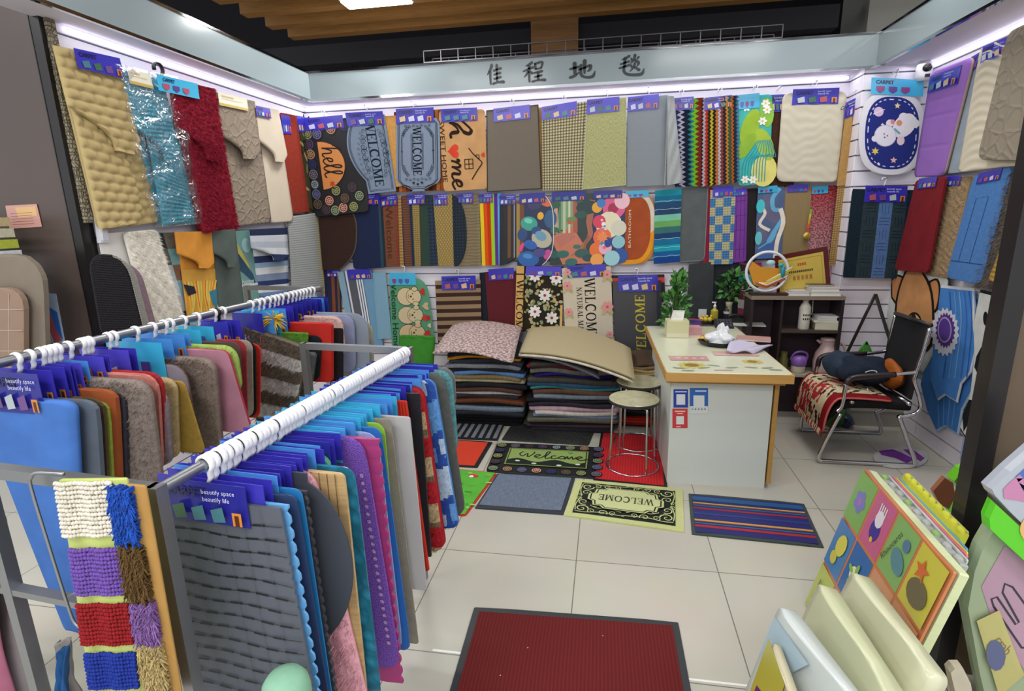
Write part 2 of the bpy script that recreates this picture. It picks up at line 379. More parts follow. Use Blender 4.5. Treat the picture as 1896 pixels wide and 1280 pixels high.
    def line(s, pts, w, col, closed=False, sm=0, m=0):
        if sm: pts = smooth2(pts, sm)
        if isinstance(w, (list, tuple)) and len(w) != len(pts): w = [w[min(len(w)-1, int(i*len(w)/len(pts)))] for i in range(len(pts))]
        for q in strokequads(pts, w, closed): s.poly(q, col, m)
    def heart(s, u, v, r, col, rot=0):
        pts = []
        for i in range(20):
            t = 2*PI*i/20; x = math.sin(t)**3; y = -(13*math.cos(t)-5*math.cos(2*t)-2*math.cos(3*t)-math.cos(4*t))/16
            pts.append((u+r*(x*math.cos(rot)-y*math.sin(rot)), v+r*(x*math.sin(rot)+y*math.cos(rot))))
        s.poly(pts, col)
    def star(s, u, v, r, col, n=5, k=.45):
        s.poly([(u+r*(1 if i % 2 == 0 else k)*math.sin(PI*i/n), v-r*(1 if i % 2 == 0 else k)*math.cos(PI*i/n)) for i in range(2*n)], col)
    def flower(s, u, v, r, pet, ctr, n=8, w=.32):
        for i in range(n):
            a = 2*PI*i/n; s.disc(u+.58*r*math.cos(a), v+.58*r*math.sin(a), r*.42, pet, 8, r*w*.6, a)
        s.lay(); s.disc(u, v, r*.22, ctr, 10)
    def text(s, st, u, v, h, ang=0, col='#111111', style='sans', k=1.0, off=0.0):
        P, w = serif_polys(st) if style == 'serif' else text_polys(st, off)
        a = math.radians(ang); ca, sa = math.cos(a), math.sin(a)
        for p in P: s.poly([(u+h*(x*k*ca+y*sa), v+h*(x*k*sa-y*ca)) for x, y in p], col)
        return w*h*k
    def done(s, name, label=None, cat=None, group=None, parent=None, smooth=False):
        o = s.mb.build(name, s.mats, parent, smooth)
        if parent is None: tag(o, label, cat, group)
        elif label: o['label'] = label
        return o

# ---------------------------------------------------------------- header cards and hooks
def card(parent, TL, TR, BR, BL, style='blue', txt=2, n=3, th=.002):
    base = {'blue': '#3a35b0', 'purple': '#5148c4', 'sky': '#3fb0da', 'cream': '#e9e4cf', 'navy': '#2a2a92', 'azure': '#4c8fd8'}[style]
    s = Sheet(TL, TR, BR, BL, t=th, r=0, col=base, kind='gloss', nx=1, ny=1)
    W, H_ = s.W, s.H; rnd = random.Random(int((TL[0]*7+TL[1]*13+TL[2]*29)*1000))
    hi = {'cream': '#c4a75a', 'sky': '#9be4f5'}.get(style, '#8f8fee')
    if style == 'cream':
        s.rectn(0, .8, 1, 1, '#c9ad5a'); s.rectn(.1, .2, .5, .3, '#cdb98a'); s.rectn(.1, .4, .8, .46, '#d8d0b4')
    else:
        if txt:
            s.text('CARPET', W*.26, H_*.24, H_*.22, 0, '#151550' if style == 'sky' else '#20204f', off=.03)
            if txt > 1:
                s.text('beautify space', W*.68, H_*.18, H_*.11, 0, '#dcdcff'); s.text('beautify life', W*.66, H_*.34, H_*.11, 0, '#dcdcff')
        if n:
            cs = ['#b7c4c9', '#6d4a8c', '#4b7d8a', '#b05a63', '#d4b98a', '#3f6a50', '#c9c9e8']
            for i in range(n):
                u = (.1+.24*i)*W; c = rnd.choice(cs)
                if style == 'sky': s.poly([(u, H_*.5), (u+W*.16, H_*.5), (u+W*.16, H_*.75), (u+W*.08, H_*.92), (u, H_*.75)], rnd.choice(['#8a3f7c', '#5a3f8c', '#b0506a', '#4c5ca8']))
                else:
                    s.poly([(u, H_*.6), (u+W*.15, H_*.5), (u+W*.17, H_*.86), (u+W*.02, H_*.9)], c)
            if style != 'sky':
                s.rectn(.84, .6, .95, .92, '#d98a3d'); s.lay(); s.rectn(.87, .66, .92, .92, '#5c2c1c')
    return s.done('header_card', 'blue printed header card' if style not in ('sky', 'cream') else None, parent=parent)
def hook(parent, p, X=Vector((1, 0, 0)), r=.016, up=.02, col=None, down=.03, w=.0035, name='hanger_hook'):
    """a C hook in the plane X/Z whose stem starts below p (p = the centre of what it hangs on)"""
    mb = MB(); Z = Vector((0, 0, 1)); Nn = X.cross(Z)
    pts = [p + X*(r*math.cos(math.radians(a))) + Z*(r*math.sin(math.radians(a))) for a in range(200, -61, -26)]
    pts += [p + X*(r*.55) - Z*(r*1.15+down*.3), p + X*.001 - Z*(r+down)]
    mb.tube(pts, w, 6, flat=(Nn, 2.0))
    return mb.build(name, col or WHITEP, parent, True)
# ================================================================ THE SETTING
WB, WL, WR, KX, KY, SOF = 4.50, -2.49, 2.03, 1.64, 4.27, 2.41
def slatwall(name, o, X, Y, w, z0, z1, pitch=.102):
    mb = MB(); mb.box((0, 0, z0), (w, .02, z1), '#8b8794', 0, X, Y, None, o)
    z = z0
    while z < z1-.01:
        mb.box((0, -.014, z+.004), (w, .001, min(z+pitch-.006, z1)), '#f0ecf6', 0, X, Y, None, o); z += pitch
    return struct(mb, name, [fab('plain', 1, .3, .38, .97)])
slatwall('wall_back', Vector((WL, WB+.014, 0)), Vector((1, 0, 0)), Vector((0, 1, 0)), KX-WL, 0, SOF)
slatwall('wall_left', Vector((WL-.014, 2.36, 0)), Vector((0, 1, 0)), Vector((-1, 0, 0)), WB-2.36, 0, SOF)
slatwall('wall_right', Vector((WR+.014, KY, 0)), Vector((0, -1, 0)), Vector((1, 0, 0)), KY-1.9, 0, SOF)
mb = MB()                                                      # the boxed pillar in the right-hand corner
for X, Y, w, o in ((Vector((1, 0, 0)), Vector((0, 1, 0)), WR-KX-.004, Vector((KX+.004, KY+.014, 0))), (Vector((0, -1, 0)), Vector((1, 0, 0)), WB-KY-.004, Vector((KX+.014, WB, 0)))):
    mb.box((0, 0, 0), (w, .02, SOF), '#8b8794', 0, X, Y, None, o); z = 0
    while z < SOF-.01:
        mb.box((0, -.014, z+.004), (w, .001, min(z+.096, SOF)), '#f0ecf6', 0, X, Y, None, o); z += .102
struct(mb, 'wall_corner', [fab('plain', 1, .3, .38, .97)])
# floor of 0.6 m tiles with thin grey joints
m = bpy.data.materials.new('floor_tiles'); m.use_nodes = True; nt = m.node_tree; N = nt.nodes; K = nt.links; b = N['Principled BSDF']
tc = N.new('ShaderNodeTexCoord'); mp = N.new('ShaderNodeMapping'); K.new(tc.outputs['Object'], mp.inputs[0]); mp.inputs['Location'].default_value = (.112, .242, 0)
br = N.new('ShaderNodeTexBrick'); br.offset = 0; br.squash = 1; br.inputs['Scale'].default_value = 1; br.inputs['Brick Width'].default_value = .6; br.inputs['Row Height'].default_value = .6
br.inputs['Mortar Size'].default_value = .0022; br.inputs['Mortar Smooth'].default_value = .1; br.inputs['Bias'].default_value = 0
br.inputs['Color1'].default_value = L('#c3c0b3'); br.inputs['Color2'].default_value = L('#bfbcaf'); br.inputs['Mortar'].default_value = L('#75736c')
K.new(mp.outputs[0], br.inputs['Vector']); no = N.new('ShaderNodeTexNoise'); no.inputs['Scale'].default_value = 3; K.new(tc.outputs['Object'], no.inputs['Vector'])
mx = N.new('ShaderNodeMix'); mx.data_type = 'RGBA'; mx.blend_type = 'MULTIPLY'; mx.inputs[0].default_value = .12; K.new(br.outputs['Color'], mx.inputs[6]); K.new(no.outputs['Color'], mx.inputs[7]); K.new(mx.outputs[2], b.inputs['Base Color'])
b.inputs['Roughness'].default_value = .3; b.inputs['Specular IOR Level'].default_value = .35
mb = MB(); mb.poly([(-7, -3, 0), (6, -3, 0), (6, 8, 0), (-7, 8, 0)], '#ffffff'); o = mb.build('floor', m, None, origin=(0, 0, 0)); o['kind'] = 'structure'
# fascia boards with chrome edges, and the soffit behind them
FB, FL, FR = 4.25, -2.28, 1.69
Z1 = [onY(590, 137, FB).z, onY(1620, 61, FB).z]; FT = sum(Z1)/2; FZ = (onY(597, 189, FB).z+onY(1616, 119, FB).z)/2
GLASS = fab('gloss', 1, 0, .16, 1.0)
def fascia(name, x0, y0, x1, y1, dx, dy, sof):
    mb = MB(); mb.box((x0, y0, FZ), (x1, y1, FT), '#8b989d', 0)
    mb.box((x0-dx*.004, y0-dy*.004, FZ-.012), (x1+dx*.004, y1+dy*.004, FZ+.004), '#ffffff', 1); mb.box((x0-dx*.004, y0-dy*.004, FT-.003), (x1+dx*.004, y1+dy*.004, FT+.012), '#ffffff', 1)
    mb.box(sof[0], sof[1], '#d6d2de', 2)
    struct(mb, name, [GLASS, solid('polished_edge', '#b9bcc0', .08, 1.0), fab('plain', 1, .2, .6, .97)])
fascia('trim_back', FL, FB-.012, FR, FB, 0, 1, ((WL, FB, FZ+.004), (WR, WB+.03, FZ+.02)))
fascia('trim_left', FL-.012, 1.0, FL, FB-.012, 1, 0, ((WL-.02, 1.0, FZ+.004), (FL-.012, FB, FZ+.02)))
fascia('trim_right', FR, 1.0, FR+.012, FB-.012, 1, 0, ((FR+.012, 1.0, FZ+.004), (WR+.03, FB, FZ+.02)))
# the four brush-written characters of the sign
CH = {
 'a': [[(.3, .02, .13), (.2, .25, .11), (0, .52, .03)], [(.19, .3, .12), (.19, .6, .1), (.2, 1, .09)], [(.4, .33, .08), (.62, .27, .07), (.85, .22, .1)], [(.6, .04, .12), (.6, .5, .09), (.61, .92, .1)], [(.42, .53, .07), (.82, .45, .1)], [(.42, .75, .08), (.84, .67, .1)], [(.34, 1, .1), (.66, .93, .08), (1.02, .93, .13)]],
 'b': [[(.42, .03, .1), (.28, .13, .09), (.12, .2, .04)], [(0, .46, .06), (.24, .36, .08), (.46, .28, .1)], [(.28, .14, .1), (.27, .6, .09), (.29, 1, .08)], [(.26, .42, .1), (.15, .62, .07), (.02, .76, .02)], [(.3, .46, .07), (.42, .58, .11)], [(.56, .12, .08), (.58, .38, .09)], [(.55, .12, .08), (.9, .05, .09), (.84, .34, .07)], [(.6, .38, .07), (.86, .34, .06)], [(.5, .57, .07), (.9, .5, .1)], [(.54, .78, .07), (.86, .71, .1)], [(.7, .53, .1), (.7, .95, .08)], [(.42, 1, .09), (.7, .94, .07), (1.03, .95, .12)]],
 'c': [[(0, .44, .1), (.36, .34, .11)], [(.18, .1, .13), (.2, .78, .1)], [(0, .92, .13), (.2, .82, .1), (.4, .62, .03)], [(.36, .52, .09), (.62, .4, .08), (.84, .3, .11), (.82, .55, .09), (.72, .62, .04)], [(.6, 0, .13), (.6, .4, .1), (.6, .74, .06)], [(.45, .24, .11), (.44, .62, .09), (.5, .86, .1), (.72, .96, .11), (.95, .92, .12), (1.04, .62, .02)]],
 'd': [[(.42, .06, .1), (.28, .15, .08), (.1, .22, .03)], [(.04, .44, .06), (.42, .32, .09)], [(0, .63, .07), (.44, .5, .09)], [(.24, .14, .11), (.22, .5, .09), (.2, .78, .09), (.36, .95, .1), (.7, 1, .11), (.98, .96, .12), (1.06, .7, .02)], [(.5, .18, .05), (.55, .3, .09)], [(.82, .14, .08), (.73, .28, .03)], [(.66, .02, .1), (.62, .26, .08), (.47, .44, .03)], [(.64, .26, .05), (.82, .4, .11)], [(.5, .5, .05), (.54, .62, .08)], [(.84, .46, .08), (.74, .6, .03)], [(.67, .4, .08), (.62, .62, .08), (.46, .82, .03)], [(.64, .6, .05), (.86, .78, .11)]]}
for ch, (x0, y0, x1, y1), nm in (('a', (902, 119, 932, 155), 'first'), ('b', (969, 114, 1008, 151), 'second'), ('c', (1056, 112, 1100, 145), 'third'), ('d', (1147, 101, 1190, 139), 'fourth')):
    mb = MB()
    A = onY(x0, (y0+y1)/2, FB-.014); B_ = onY(x1, (y0+y1)/2, FB-.014); T = onY((x0+x1)/2, y0, FB-.014); Bo = onY((x0+x1)/2, y1, FB-.014)
    w, h = (B_-A).length, (T-Bo).length; cx, cz = (A.x+B_.x)/2, (T.z+Bo.z)/2
    for st in CH[ch]:
        q = smooth2(st, 4); ws = [p[2]*1.3 for p in q]
        for k in strokequads([(p[0], p[1]) for p in q], ws):
            f = [Vector((cx+(a-.5)*w, FB-.0155, cz-(b_-.5)*h)) for a, b_ in k]; g = [p+Vector((0, .003, 0)) for p in f]
            mb.poly(f, '#1f2629'); 
            for i in range(4): mb.poly([f[i], f[(i+1) % 4], g[(i+1) % 4], g[i]], '#1f2629')
        for e in (q[0], q[-1]):
            mb.poly([Vector((cx+(e[0]+e[2]*.5*math.cos(2*PI*i/10)-.5)*w, FB-.0157, cz-(e[1]+e[2]*.5*math.sin(2*PI*i/10)-.5)*h)) for i in range(10)], '#1f2629')
    tag(mb.build('sign_character', fab('gloss', 1, 0, .3, 1.0)), f'black brush-written character on the pale sign board, {nm} of four from the left', 'sign letter', 'characters of the shop sign')
# ceiling: dark void, brown baffles, lamp
mb = MB(); mb.box((-7, -3, 4.3), (6, 8, 4.4), '#1b191b'); mb.box((-7, 6.6, 0), (6, 6.7, 4.3), '#232126'); struct(mb, 'ceiling', [fab('plain', 1, .2, .9)])
BZ = 3.05
pA = onZ(545, 75, BZ); pB = onZ(1100, 34, BZ)
for i in range(9):
    mb = MB(); y = pA.y - i*.30; x0 = pA.x - .02*i
    mb.box((x0, y-.10, BZ), (4.2, y, BZ+.16), '#a87840', 0)
    o = mb.build('ceiling_beam', [fab('wood', 1)]); o['kind'] = 'structure'
for (px, py) in ((985, 60),):
    a = onY(983, 60, 5.5); c = onY(1070, 100, 5.5)
    mb = MB(); mb.box((a.x, 5.5, 2.2), (c.x, 5.56, 4.0), '#a8794a'); o = mb.build('trim_column', [fab('wood', .6)]); o['kind'] = 'structure'
a = onY(1604, 60, 5.6); c = onY(1800, 60, 5.6); mb = MB(); mb.box((a.x, 5.6, 2.0), (c.x, 6.2, 4.2), '#bcbab0'); o = mb.build('wall_column', [fab('plain')]); o['kind'] = 'structure'
# dark joist and a cable tray seen above the sign
mb = MB(); a = onY(600, 115, 5.6); mb.box((-3.5, 5.6, a.z-.02), (1.9, 5.75, a.z+.16), '#3a383e'); o = mb.build('ceiling_joist', [fab('plain')]); o['kind'] = 'structure'
mb = MB(); ty = 5.0; tz = onY(900, 108, ty).z
for dz in (0, .09): mb.tube([(-1.6, ty, tz+dz), (1.3, ty, tz+dz)], .006, 5); mb.tube([(-1.6, ty+.25, tz+dz), (1.3, ty+.25, tz+dz)], .006, 5)
for i in range(20):
    x = -1.6+i*2.9/19; mb.tube([(x, ty, tz+.09), (x, ty, tz), (x, ty+.25, tz), (x, ty+.25, tz+.09)], .005, 5)
tag(mb.build('cable_tray', solid('zinc', '#7c7a80', .4, 1.0)), 'wire cable tray running under the dark ceiling behind the sign', 'cable tray')
# lamps: one below the beams, then unseen area lights added as fill
def lamp(x, y, z, w, d, power, label, vis=True):
    mb = MB(); mb.box((x-w/2, y-d/2, z), (x+w/2, y+d/2, z+.05), '#dddddd'); r = mb.build('ceiling_lamp', [fab('plain', 1, .2, .5, .97)])
    tag(r, label, 'lamp', 'ceiling lamps')
    mb = MB(); mb.box((x-w/2+.01, y-d/2+.01, z-.012), (x+w/2-.01, y+d/2-.01, z+.001), '#ffffff'); mb.build('diffuser', solid('lamp_diffuser', '#fffaf0', .5, 0, 6.0), r)
    l = bpy.data.lights.new('lamp_light', 'AREA'); l.shape = 'RECTANGLE'; l.size = w; l.size_y = d; l.energy = power; l.color = (1, .985, .96)
    lo = bpy.data.objects.new('lamp_light', l); C.objects.link(lo); lo.location = (x, y, z-.02)
p = onZ(700, 2, BZ-.03); LP = PWR = 1.0
lamp(p.x+.02, p.y-.08, BZ-.06, .5, .16, 16, 'white ceiling lamp below the brown beams, the only one in view')
for (x, y) in ((-1.3, 1.6), (1.0, 2.1), (-1.6, 3.3), (1.25, 3.45)):  # unseen area lights added over the stall to brighten it, no fixtures
    l = bpy.data.lights.new('fill_light', 'AREA'); l.shape = 'RECTANGLE'; l.size = 1.1; l.size_y = .25; l.energy = 15; l.color = (1, .985, .96)
    lo = bpy.data.objects.new('fill_light', l); C.objects.link(lo); lo.location = (x, y, BZ-.02)
for (x, y) in ((-1.5, -.8), (1.5, -.8), (0, -2.0), (-3.6, .4), (3.4, .6)):  # added fill from behind and beside the camera, without fixtures
    l = bpy.data.lights.new('fill_light', 'AREA'); l.shape = 'RECTANGLE'; l.size = 1.4; l.size_y = .6; l.energy = 46; l.color = (1, .985, .965)
    lo = bpy.data.objects.new('fill_light', l); C.objects.link(lo); lo.location = (x, y, 3.2)
# LED tubes under the soffit, close to the wall
LED = solid('led_tube', '#f2f0ff', .4, 0, 2.0)
for a, c_, lab in (((WL+.02, WB-.02, FZ-.015), (KX-.02, WB-.02, FZ-.015), 'thin white LED tube along the top of the back wall'), ((WL+.02, 2.4, FZ-.015), (WL+.02, WB-.03, FZ-.015), 'thin white LED tube along the top of the left wall'), ((WR-.02, 1.9, FZ-.015), (WR-.02, KY-.02, FZ-.015), 'thin white LED tube along the top of the right wall')):
    mb = MB(); mb.tube([a, c_], .009, 6); tag(mb.build('led_tube', LED), lab, 'lamp')
    A, B_ = Vector(a), Vector(c_); l = bpy.data.lights.new('led_light', 'AREA'); l.shape = 'RECTANGLE'; l.size = (B_-A).length; l.size_y = .12; l.energy = 1.1*(B_-A).length; l.color = (.93, .92, 1)
    lo = bpy.data.objects.new('led_light', l); C.objects.link(lo); mid = (A+B_)/2
    inn = Vector((0, -1, 0)) if lab.find('back') > 0 else Vector((1, 0, 0)) if lab.find('left') > 0 else Vector((-1, 0, 0))
    zd = -(Vector((0, 0, -1))-inn*-.15).normalized(); xd = (B_-A).normalized(); yd = zd.cross(xd)
    pos = mid + inn*.10 + Vector((0, 0, .005))
    lo.matrix_world = Matrix(((xd.x, yd.x, zd.x, pos.x), (xd.y, yd.y, zd.y, pos.y), (xd.z, yd.z, zd.z, pos.z), (0, 0, 0, 1)))
w = bpy.data.worlds.new('world'); bpy.context.scene.world = w; w.use_nodes = True; w.node_tree.nodes['Background'].inputs[0].default_value = (.93, .96, 1, 1); w.node_tree.nodes['Background'].inputs[1].default_value = 1.1
vs = bpy.context.scene.view_settings; vs.view_transform = 'Standard'; vs.look = 'None'; vs.gamma = 1; vs.use_curve_mapping = False; vs.exposure = 0.12
# the left pillar at the mouth of the stall
PY_ = 2.3
xl = onY(130, 300, PY_).x
mb = MB(); mb.box((-3.15, PY_, 0), (xl-.055, PY_+.06, 3.2), '#50433e', 0); mb.box((xl-.055, PY_-.012, 0), (xl-.005, PY_+.06, 3.2), '#1d1a1b', 1)
mb.box((xl-.005, PY_+.01, 1.5), (xl+.012, PY_+.05, 3.2), '#9a927c', 2)
mb.box((xl-.058, PY_-.014, 0), (xl-.054, PY_, 3.2), '#6a6466', 1)
struct(mb, 'wall_pillar', [fab('gloss', .2, .3, .35), solid('dark_trim', '#1c191a', .3), fab('cells', 2, 1)])
# the right-hand post and its brown panel
QY = 1.72
xr = onY(1815, 850, QY).x
mb = MB(); mb.box((xr-.02, QY-.01, 0), (xr+.03, QY+.05, 2.6), '#2a2223', 1); mb.box((xr+.03, QY+.005, 0), (2.3, QY+.045, 2.6), '#5c4c3c', 0)
struct(mb, 'wall_partition', [fab('gloss', .2, .3, .4), solid('dark_trim', '#1c191a', .3)])

# pale metal strip let into the floor across the stall mouth
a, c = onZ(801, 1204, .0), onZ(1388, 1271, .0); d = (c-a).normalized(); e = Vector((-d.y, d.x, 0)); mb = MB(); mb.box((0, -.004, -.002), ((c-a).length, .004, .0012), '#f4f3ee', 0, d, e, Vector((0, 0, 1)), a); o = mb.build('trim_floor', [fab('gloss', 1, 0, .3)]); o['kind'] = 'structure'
from mathutils import noise as NS
def nz(a, f1, f2): return lambda u, v: a*(.5+.7*NS.noise(Vector((u*f1*.45, v*f2*.45, a*100))))
# ================================================================ MATS ON THE WALLS
def plane_pt(pl, off):
    if pl == 'B': return lambda x, y: onY(x, y, WB-off)
    if pl == 'L': return lambda x, y: onX(x, y, WL+off)
    if pl == 'R': return lambda x, y: onX(x, y, WR-off)
    if pl == 'K': return lambda x, y: onY(x, y, KY-off)
    if pl == 'S': return lambda x, y: onX(x, y, KX-off)
    return pl
def wm(name, label, pl, off, q, cat='mat', group=None, cards=((.12, -.03, .88, .13),), style='blue', txt=2, hk=None, draw=None, fz=None, **kw):
    f = plane_pt(pl, off); P = [f(*p) for p in q]
    kw.setdefault('t', .009)
    s = Sheet(*P, **kw)
    if draw: draw(s)
    if fz: s.fuzz(*fz)
    o = s.done(name, label, cat, group, smooth=bool(kw.get('hf')) and not fz)
    W, H_ = s.W, s.H; h = s.t + s.bump + .004
    for c in cards or ():
        card(o, s.P(c[0]*W, c[1]*H_, h), s.P(c[2]*W, c[1]*H_, h), s.P(c[2]*W, c[3]*H_, h), s.P(c[0]*W, c[3]*H_, h), style, txt)
    if hk is not None:
        X = (s.q[1]-s.q[0]).normalized(); X.z = 0; X.normalize()
        p = s.P(hk*W, (cards[0][1] if cards else 0)*H_, .004) + Vector((0, 0, .04))
        hook(o, p, X, .014, down=.028, w=.003)
        mb = MB(); n = s.n.copy(); n.z = 0; n.normalize(); mb.tube([p-n*(off+.002), p+n*.03+Vector((0, 0, .003)), p+n*.035+Vector((0, 0, .012))], .0025, 6); mb.build('wall_peg', CHROME, o)
    return o
def zz(s, x0, x1, amp, per, col):
    n = int(s.H/per*2); L_ = [(x0+amp*(i % 2), i*s.H/n) for i in range(n+1)]; R_ = [(x1+amp*(i % 2), i*s.H/n) for i in range(n+1)]
    for i in range(n): s.poly([L_[i], R_[i], R_[i+1], L_[i+1]], col)
def medallion(s, u, v, r, i):
    cs = [('#9da063', '#2a3a30'), ('#7f7684', '#1d1a22'), ('#4c4048', '#231d22'), ('#5b4468', '#1f1a26'), ('#3e4a50', '#aab4b8'), ('#8fa079', '#1c2a24'), ('#b58d6a', '#4b2f20'), ('#6b6d91', '#22244a'), ('#d9a08a', '#47161d'), ('#33365e', '#1d2040'), ('#6b5a4a', '#241d18')]
    a, b_ = cs[i % len(cs)]; s.disc(u, v, r*1.12, '#1b1a1e', 14); s.lay(); s.disc(u, v, r*.9, a, 14); s.lay(); s.disc(u, v, r*.7, b_, 14); s.lay()
    for k in range(7): s.disc(u+r*.42*math.cos(k*.9), v+r*.42*math.sin(k*.9), r*.17, a, 6)
    s.disc(u, v, r*.2, a, 8); s.layer -= 3
def scroll(s, u, v, r, col, flip=1, turns=1.4, rot=0, w=.12):
    pts = []
    for i in range(16):
        t = i/15; a = rot+flip*turns*2*PI*t; rr = r*(1-t*.85); pts.append((u+rr*math.cos(a), v+rr*math.sin(a)))
    s.line(pts, [w*r*(1.3-.6*i/15) for i in range(16)], col)
# ---- back wall, top row
def d_hello(s):
    W, H_ = s.W, s.H
    pos = [(.1, .13+.105*i) for i in range(8)] + [(.24, .93), (.4, .95), (.55, .93), (.74, .93), (.33, .06), (.5, .1), (.72, .08), (.9, .12), (.93, .25), (.26, .14), (.6, .83), (.75, .72), (.86, .82), (.32, .84), (.46, .74)]
    for i, (a, c) in enumerate(pos): medallion(s, a*W, c*H_, .043, i*3)
    s.layer += 5
    s.poly([(.25*W, .22*H_), (.25*W, .72*H_)] + [(u*W, v*H_) for u, v in arc2(.25, .47, .42, .25, 90, -90, 16)], '#d98f4e'); s.lay()
    m = lambda L_: [(a*W, c*H_) for a, c in L_]
    # letters run down the mat; their tops point right: (x, y) = along the line, height
    g = lambda L_: [((.31+.2*y)*W, (.28+.41*x)*H_) for x, y in L_]
    for st in ([(-.04, .9), (.06, 1.5), (.04, .7), (.02, 0)], [(.02, .1), (.1, .75), (.16, .7), (.16, .1), (.2, 0), (.26, .2)], [(.26, .3), (.36, .5), (.37, .8), (.31, .75), (.28, .35), (.34, 0), (.44, .2)], [(.44, .2), (.54, 1.2), (.52, 1.55), (.47, 1.2), (.49, .2), (.54, 0), (.6, .2)], [(.6, .2), (.7, 1.2), (.68, 1.55), (.63, 1.2), (.65, .2), (.7, 0), (.78, .15)]): s.line(g(st), .011, '#1d1713', sm=5)
    s.star(.42*W, .665*H_, .03, '#c4432a', 6); s.line(m([(.4, .7), (.46, .72)]), .008, '#1d1713')
wm('door_mat', 'black mat with ring medallions around an orange hello panel, left end of back wall', 'B', .085, [(556, 226), (668, 216), (684, 392), (583, 402)], col='#1f2124', kind='rubber', r=.04, draw=d_hello, cards=((.08, -.03, .72, .1),), txt=1, hk=.4)
wm('door_mat', 'plain orange mat half hidden between two grey-blue welcome mats', 'B', .09, [(690, 216), (736, 214), (746, 345), (705, 350)], col='#d09a56', kind='pile', cards=None)
def shp_bump(v, W, H_):
    t = v/H_; k = .30*W*(1-max(0, min(1, math.sin(PI*min(1, max(0, (t-.0)/.82)))))**.8) if t < .82 else .3*W
    return k, W
def d_wel1(s):
    W, H_ = s.W, s.H; g = '#25303c'
    pts = [(max(shp_bump(v*H_, W, H_)[0]+.02, .02), v*H_) for v in [.03+.94*i/24 for i in range(25)]]
    s.line(pts + [(W-.02, .97*H_), (W-.02, .03*H_)], .004, g); s.line([(p[0]+.01, p[1]) for p in pts[:-1]] + [(pts[-1][0]+.01, pts[-1][1]-.01), (W-.03, .955*H_), (W-.03, .04*H_)], .003, g)
    s.line([(.52*W, .16*H_), (.52*W, .78*H_)], .004, g); s.line([(.74*W, .16*H_), (.74*W, .8*H_)], .004, g)
    s.text('WELCOME', .63*W, .5*H_, .078, 90, '#1e2732', 'serif', .93)
    for k in range(10):
        v = (.2+.065*k)*H_; a = .05*math.sin(PI*(k+.5)/10)
        scroll(s, .46*W-a*.5, v, .016+a*.25, g, 1 if k % 2 else -1); scroll(s, .8*W+a*.7, v, .016+a*.25, g, -1 if k % 2 else 1)
        scroll(s, .40*W-a, v+.01, .012, g); 
wm('door_mat', 'grey-blue welcome mat with one bulging side and a scroll oval around the word', 'B', .105, [(632, 216), (712, 212), (734, 354), (661, 362)], col='#7e8ea3', kind='pile', sc=1.6, dep=.4, dark=.85, shape=shp_bump, ny=24, draw=d_wel1, cards=((.12, -.04, .98, .13),), hk=.6)
def d_wood(s):
    for i in range(14): s.rectn(i/14, 0, (i+.9)/14, 1, ['#5c2d19', '#8f4c28', '#3d1d12', '#a8683a', '#6e3a20'][i*3 % 5])
wm('door_mat', 'brown plank-striped mat behind the ornate grey-blue welcome mat', 'B', .075, [(730, 208), (826, 202), (830, 352), (733, 356)], col='#4a2615', kind='pile', draw=d_wood, cards=None, t=.006)
def shp_orn(v, W, H_):
    t = v/H_
    if t < .07: k = .06*W+.05*W*(1-(1-((.07-t)/.07)**2)**.5)
    elif t > .84: k = .1*W + .38*W*(1-math.cos(PI*(t-.84)/.16*.5))*.9 if t > .9 else .02*W+.08*W*(t-.84)/.06
    elif t > .80: k = .02*W
    else: k = .02*W
    if t > .985: k = .36*W
    return k, W-k
def d_wel2(s):
    W, H_ = s.W, s.H; g = '#222c38'
    for d_, w_ in ((.022, .005), (.034, .003)):
        vs = [.04+.92*i/30 for i in range(31)]
        l_ = [(shp_orn(v*H_, W, H_)[0]+d_, min(v*H_, H_-d_)) for v in vs]; s.line(l_+[(W-a, c) for a, c in reversed(l_)], w_, g, True)
    for (a, b_, c, d_) in ((.36, .2, .62, .7), (.385, .215, .595, .685)): s.line([(a*W, b_*H_), (c*W, b_*H_), (c*W, d_*H_), (a*W, d_*H_)], .0035, g, True)
    s.text('WELCOME', .49*W, .45*H_, .07, 90, '#1a232e', 'serif', .74)
    for sd in (0, 1):
        for k in range(5):
            t = k/4; u = .16+.02*abs(2*t-1)
            for q, vv in enumerate((.13+.1*t, .65+.12*t)):
                uu = (u+.1*(1-t if q == 0 else t)) if not sd else 1-(u+.1*(1-t if q == 0 else t))
                scroll(s, uu*W, vv*H_, .014, g, 1 if sd else -1, w=.22)
        s.line([((.16 if not sd else .84)*W, .25*H_), ((.16 if not sd else .84)*W, .63*H_)], .006, g)
        s.disc((.16 if not sd else .84)*W, .44*H_, .008, g, 4)
    for k in range(7): scroll(s, (.25+.085*k)*W, .1*H_, .012, g, 1 if k % 2 else -1, w=.2); scroll(s, (.25+.085*k)*W, .83*H_, .012, g, 1 if k % 2 else -1, w=.2)
    for k in (-1, 0, 1): s.heart((.5+.09*k)*W, (.88+.02*(k == 0))*H_, .011, g)
wm('door_mat', 'grey-blue welcome mat with cut corners, wreath border and a boxed word', 'B', .095, [(731, 222), (816, 218), (818, 353), (733, 356)], col='#8593a8', kind='pile', sc=1.6, dep=.4, dark=.85, shape=shp_orn, ny=28, draw=d_wel2, cards=((.04, -.14, .86, .06),), hk=.4)
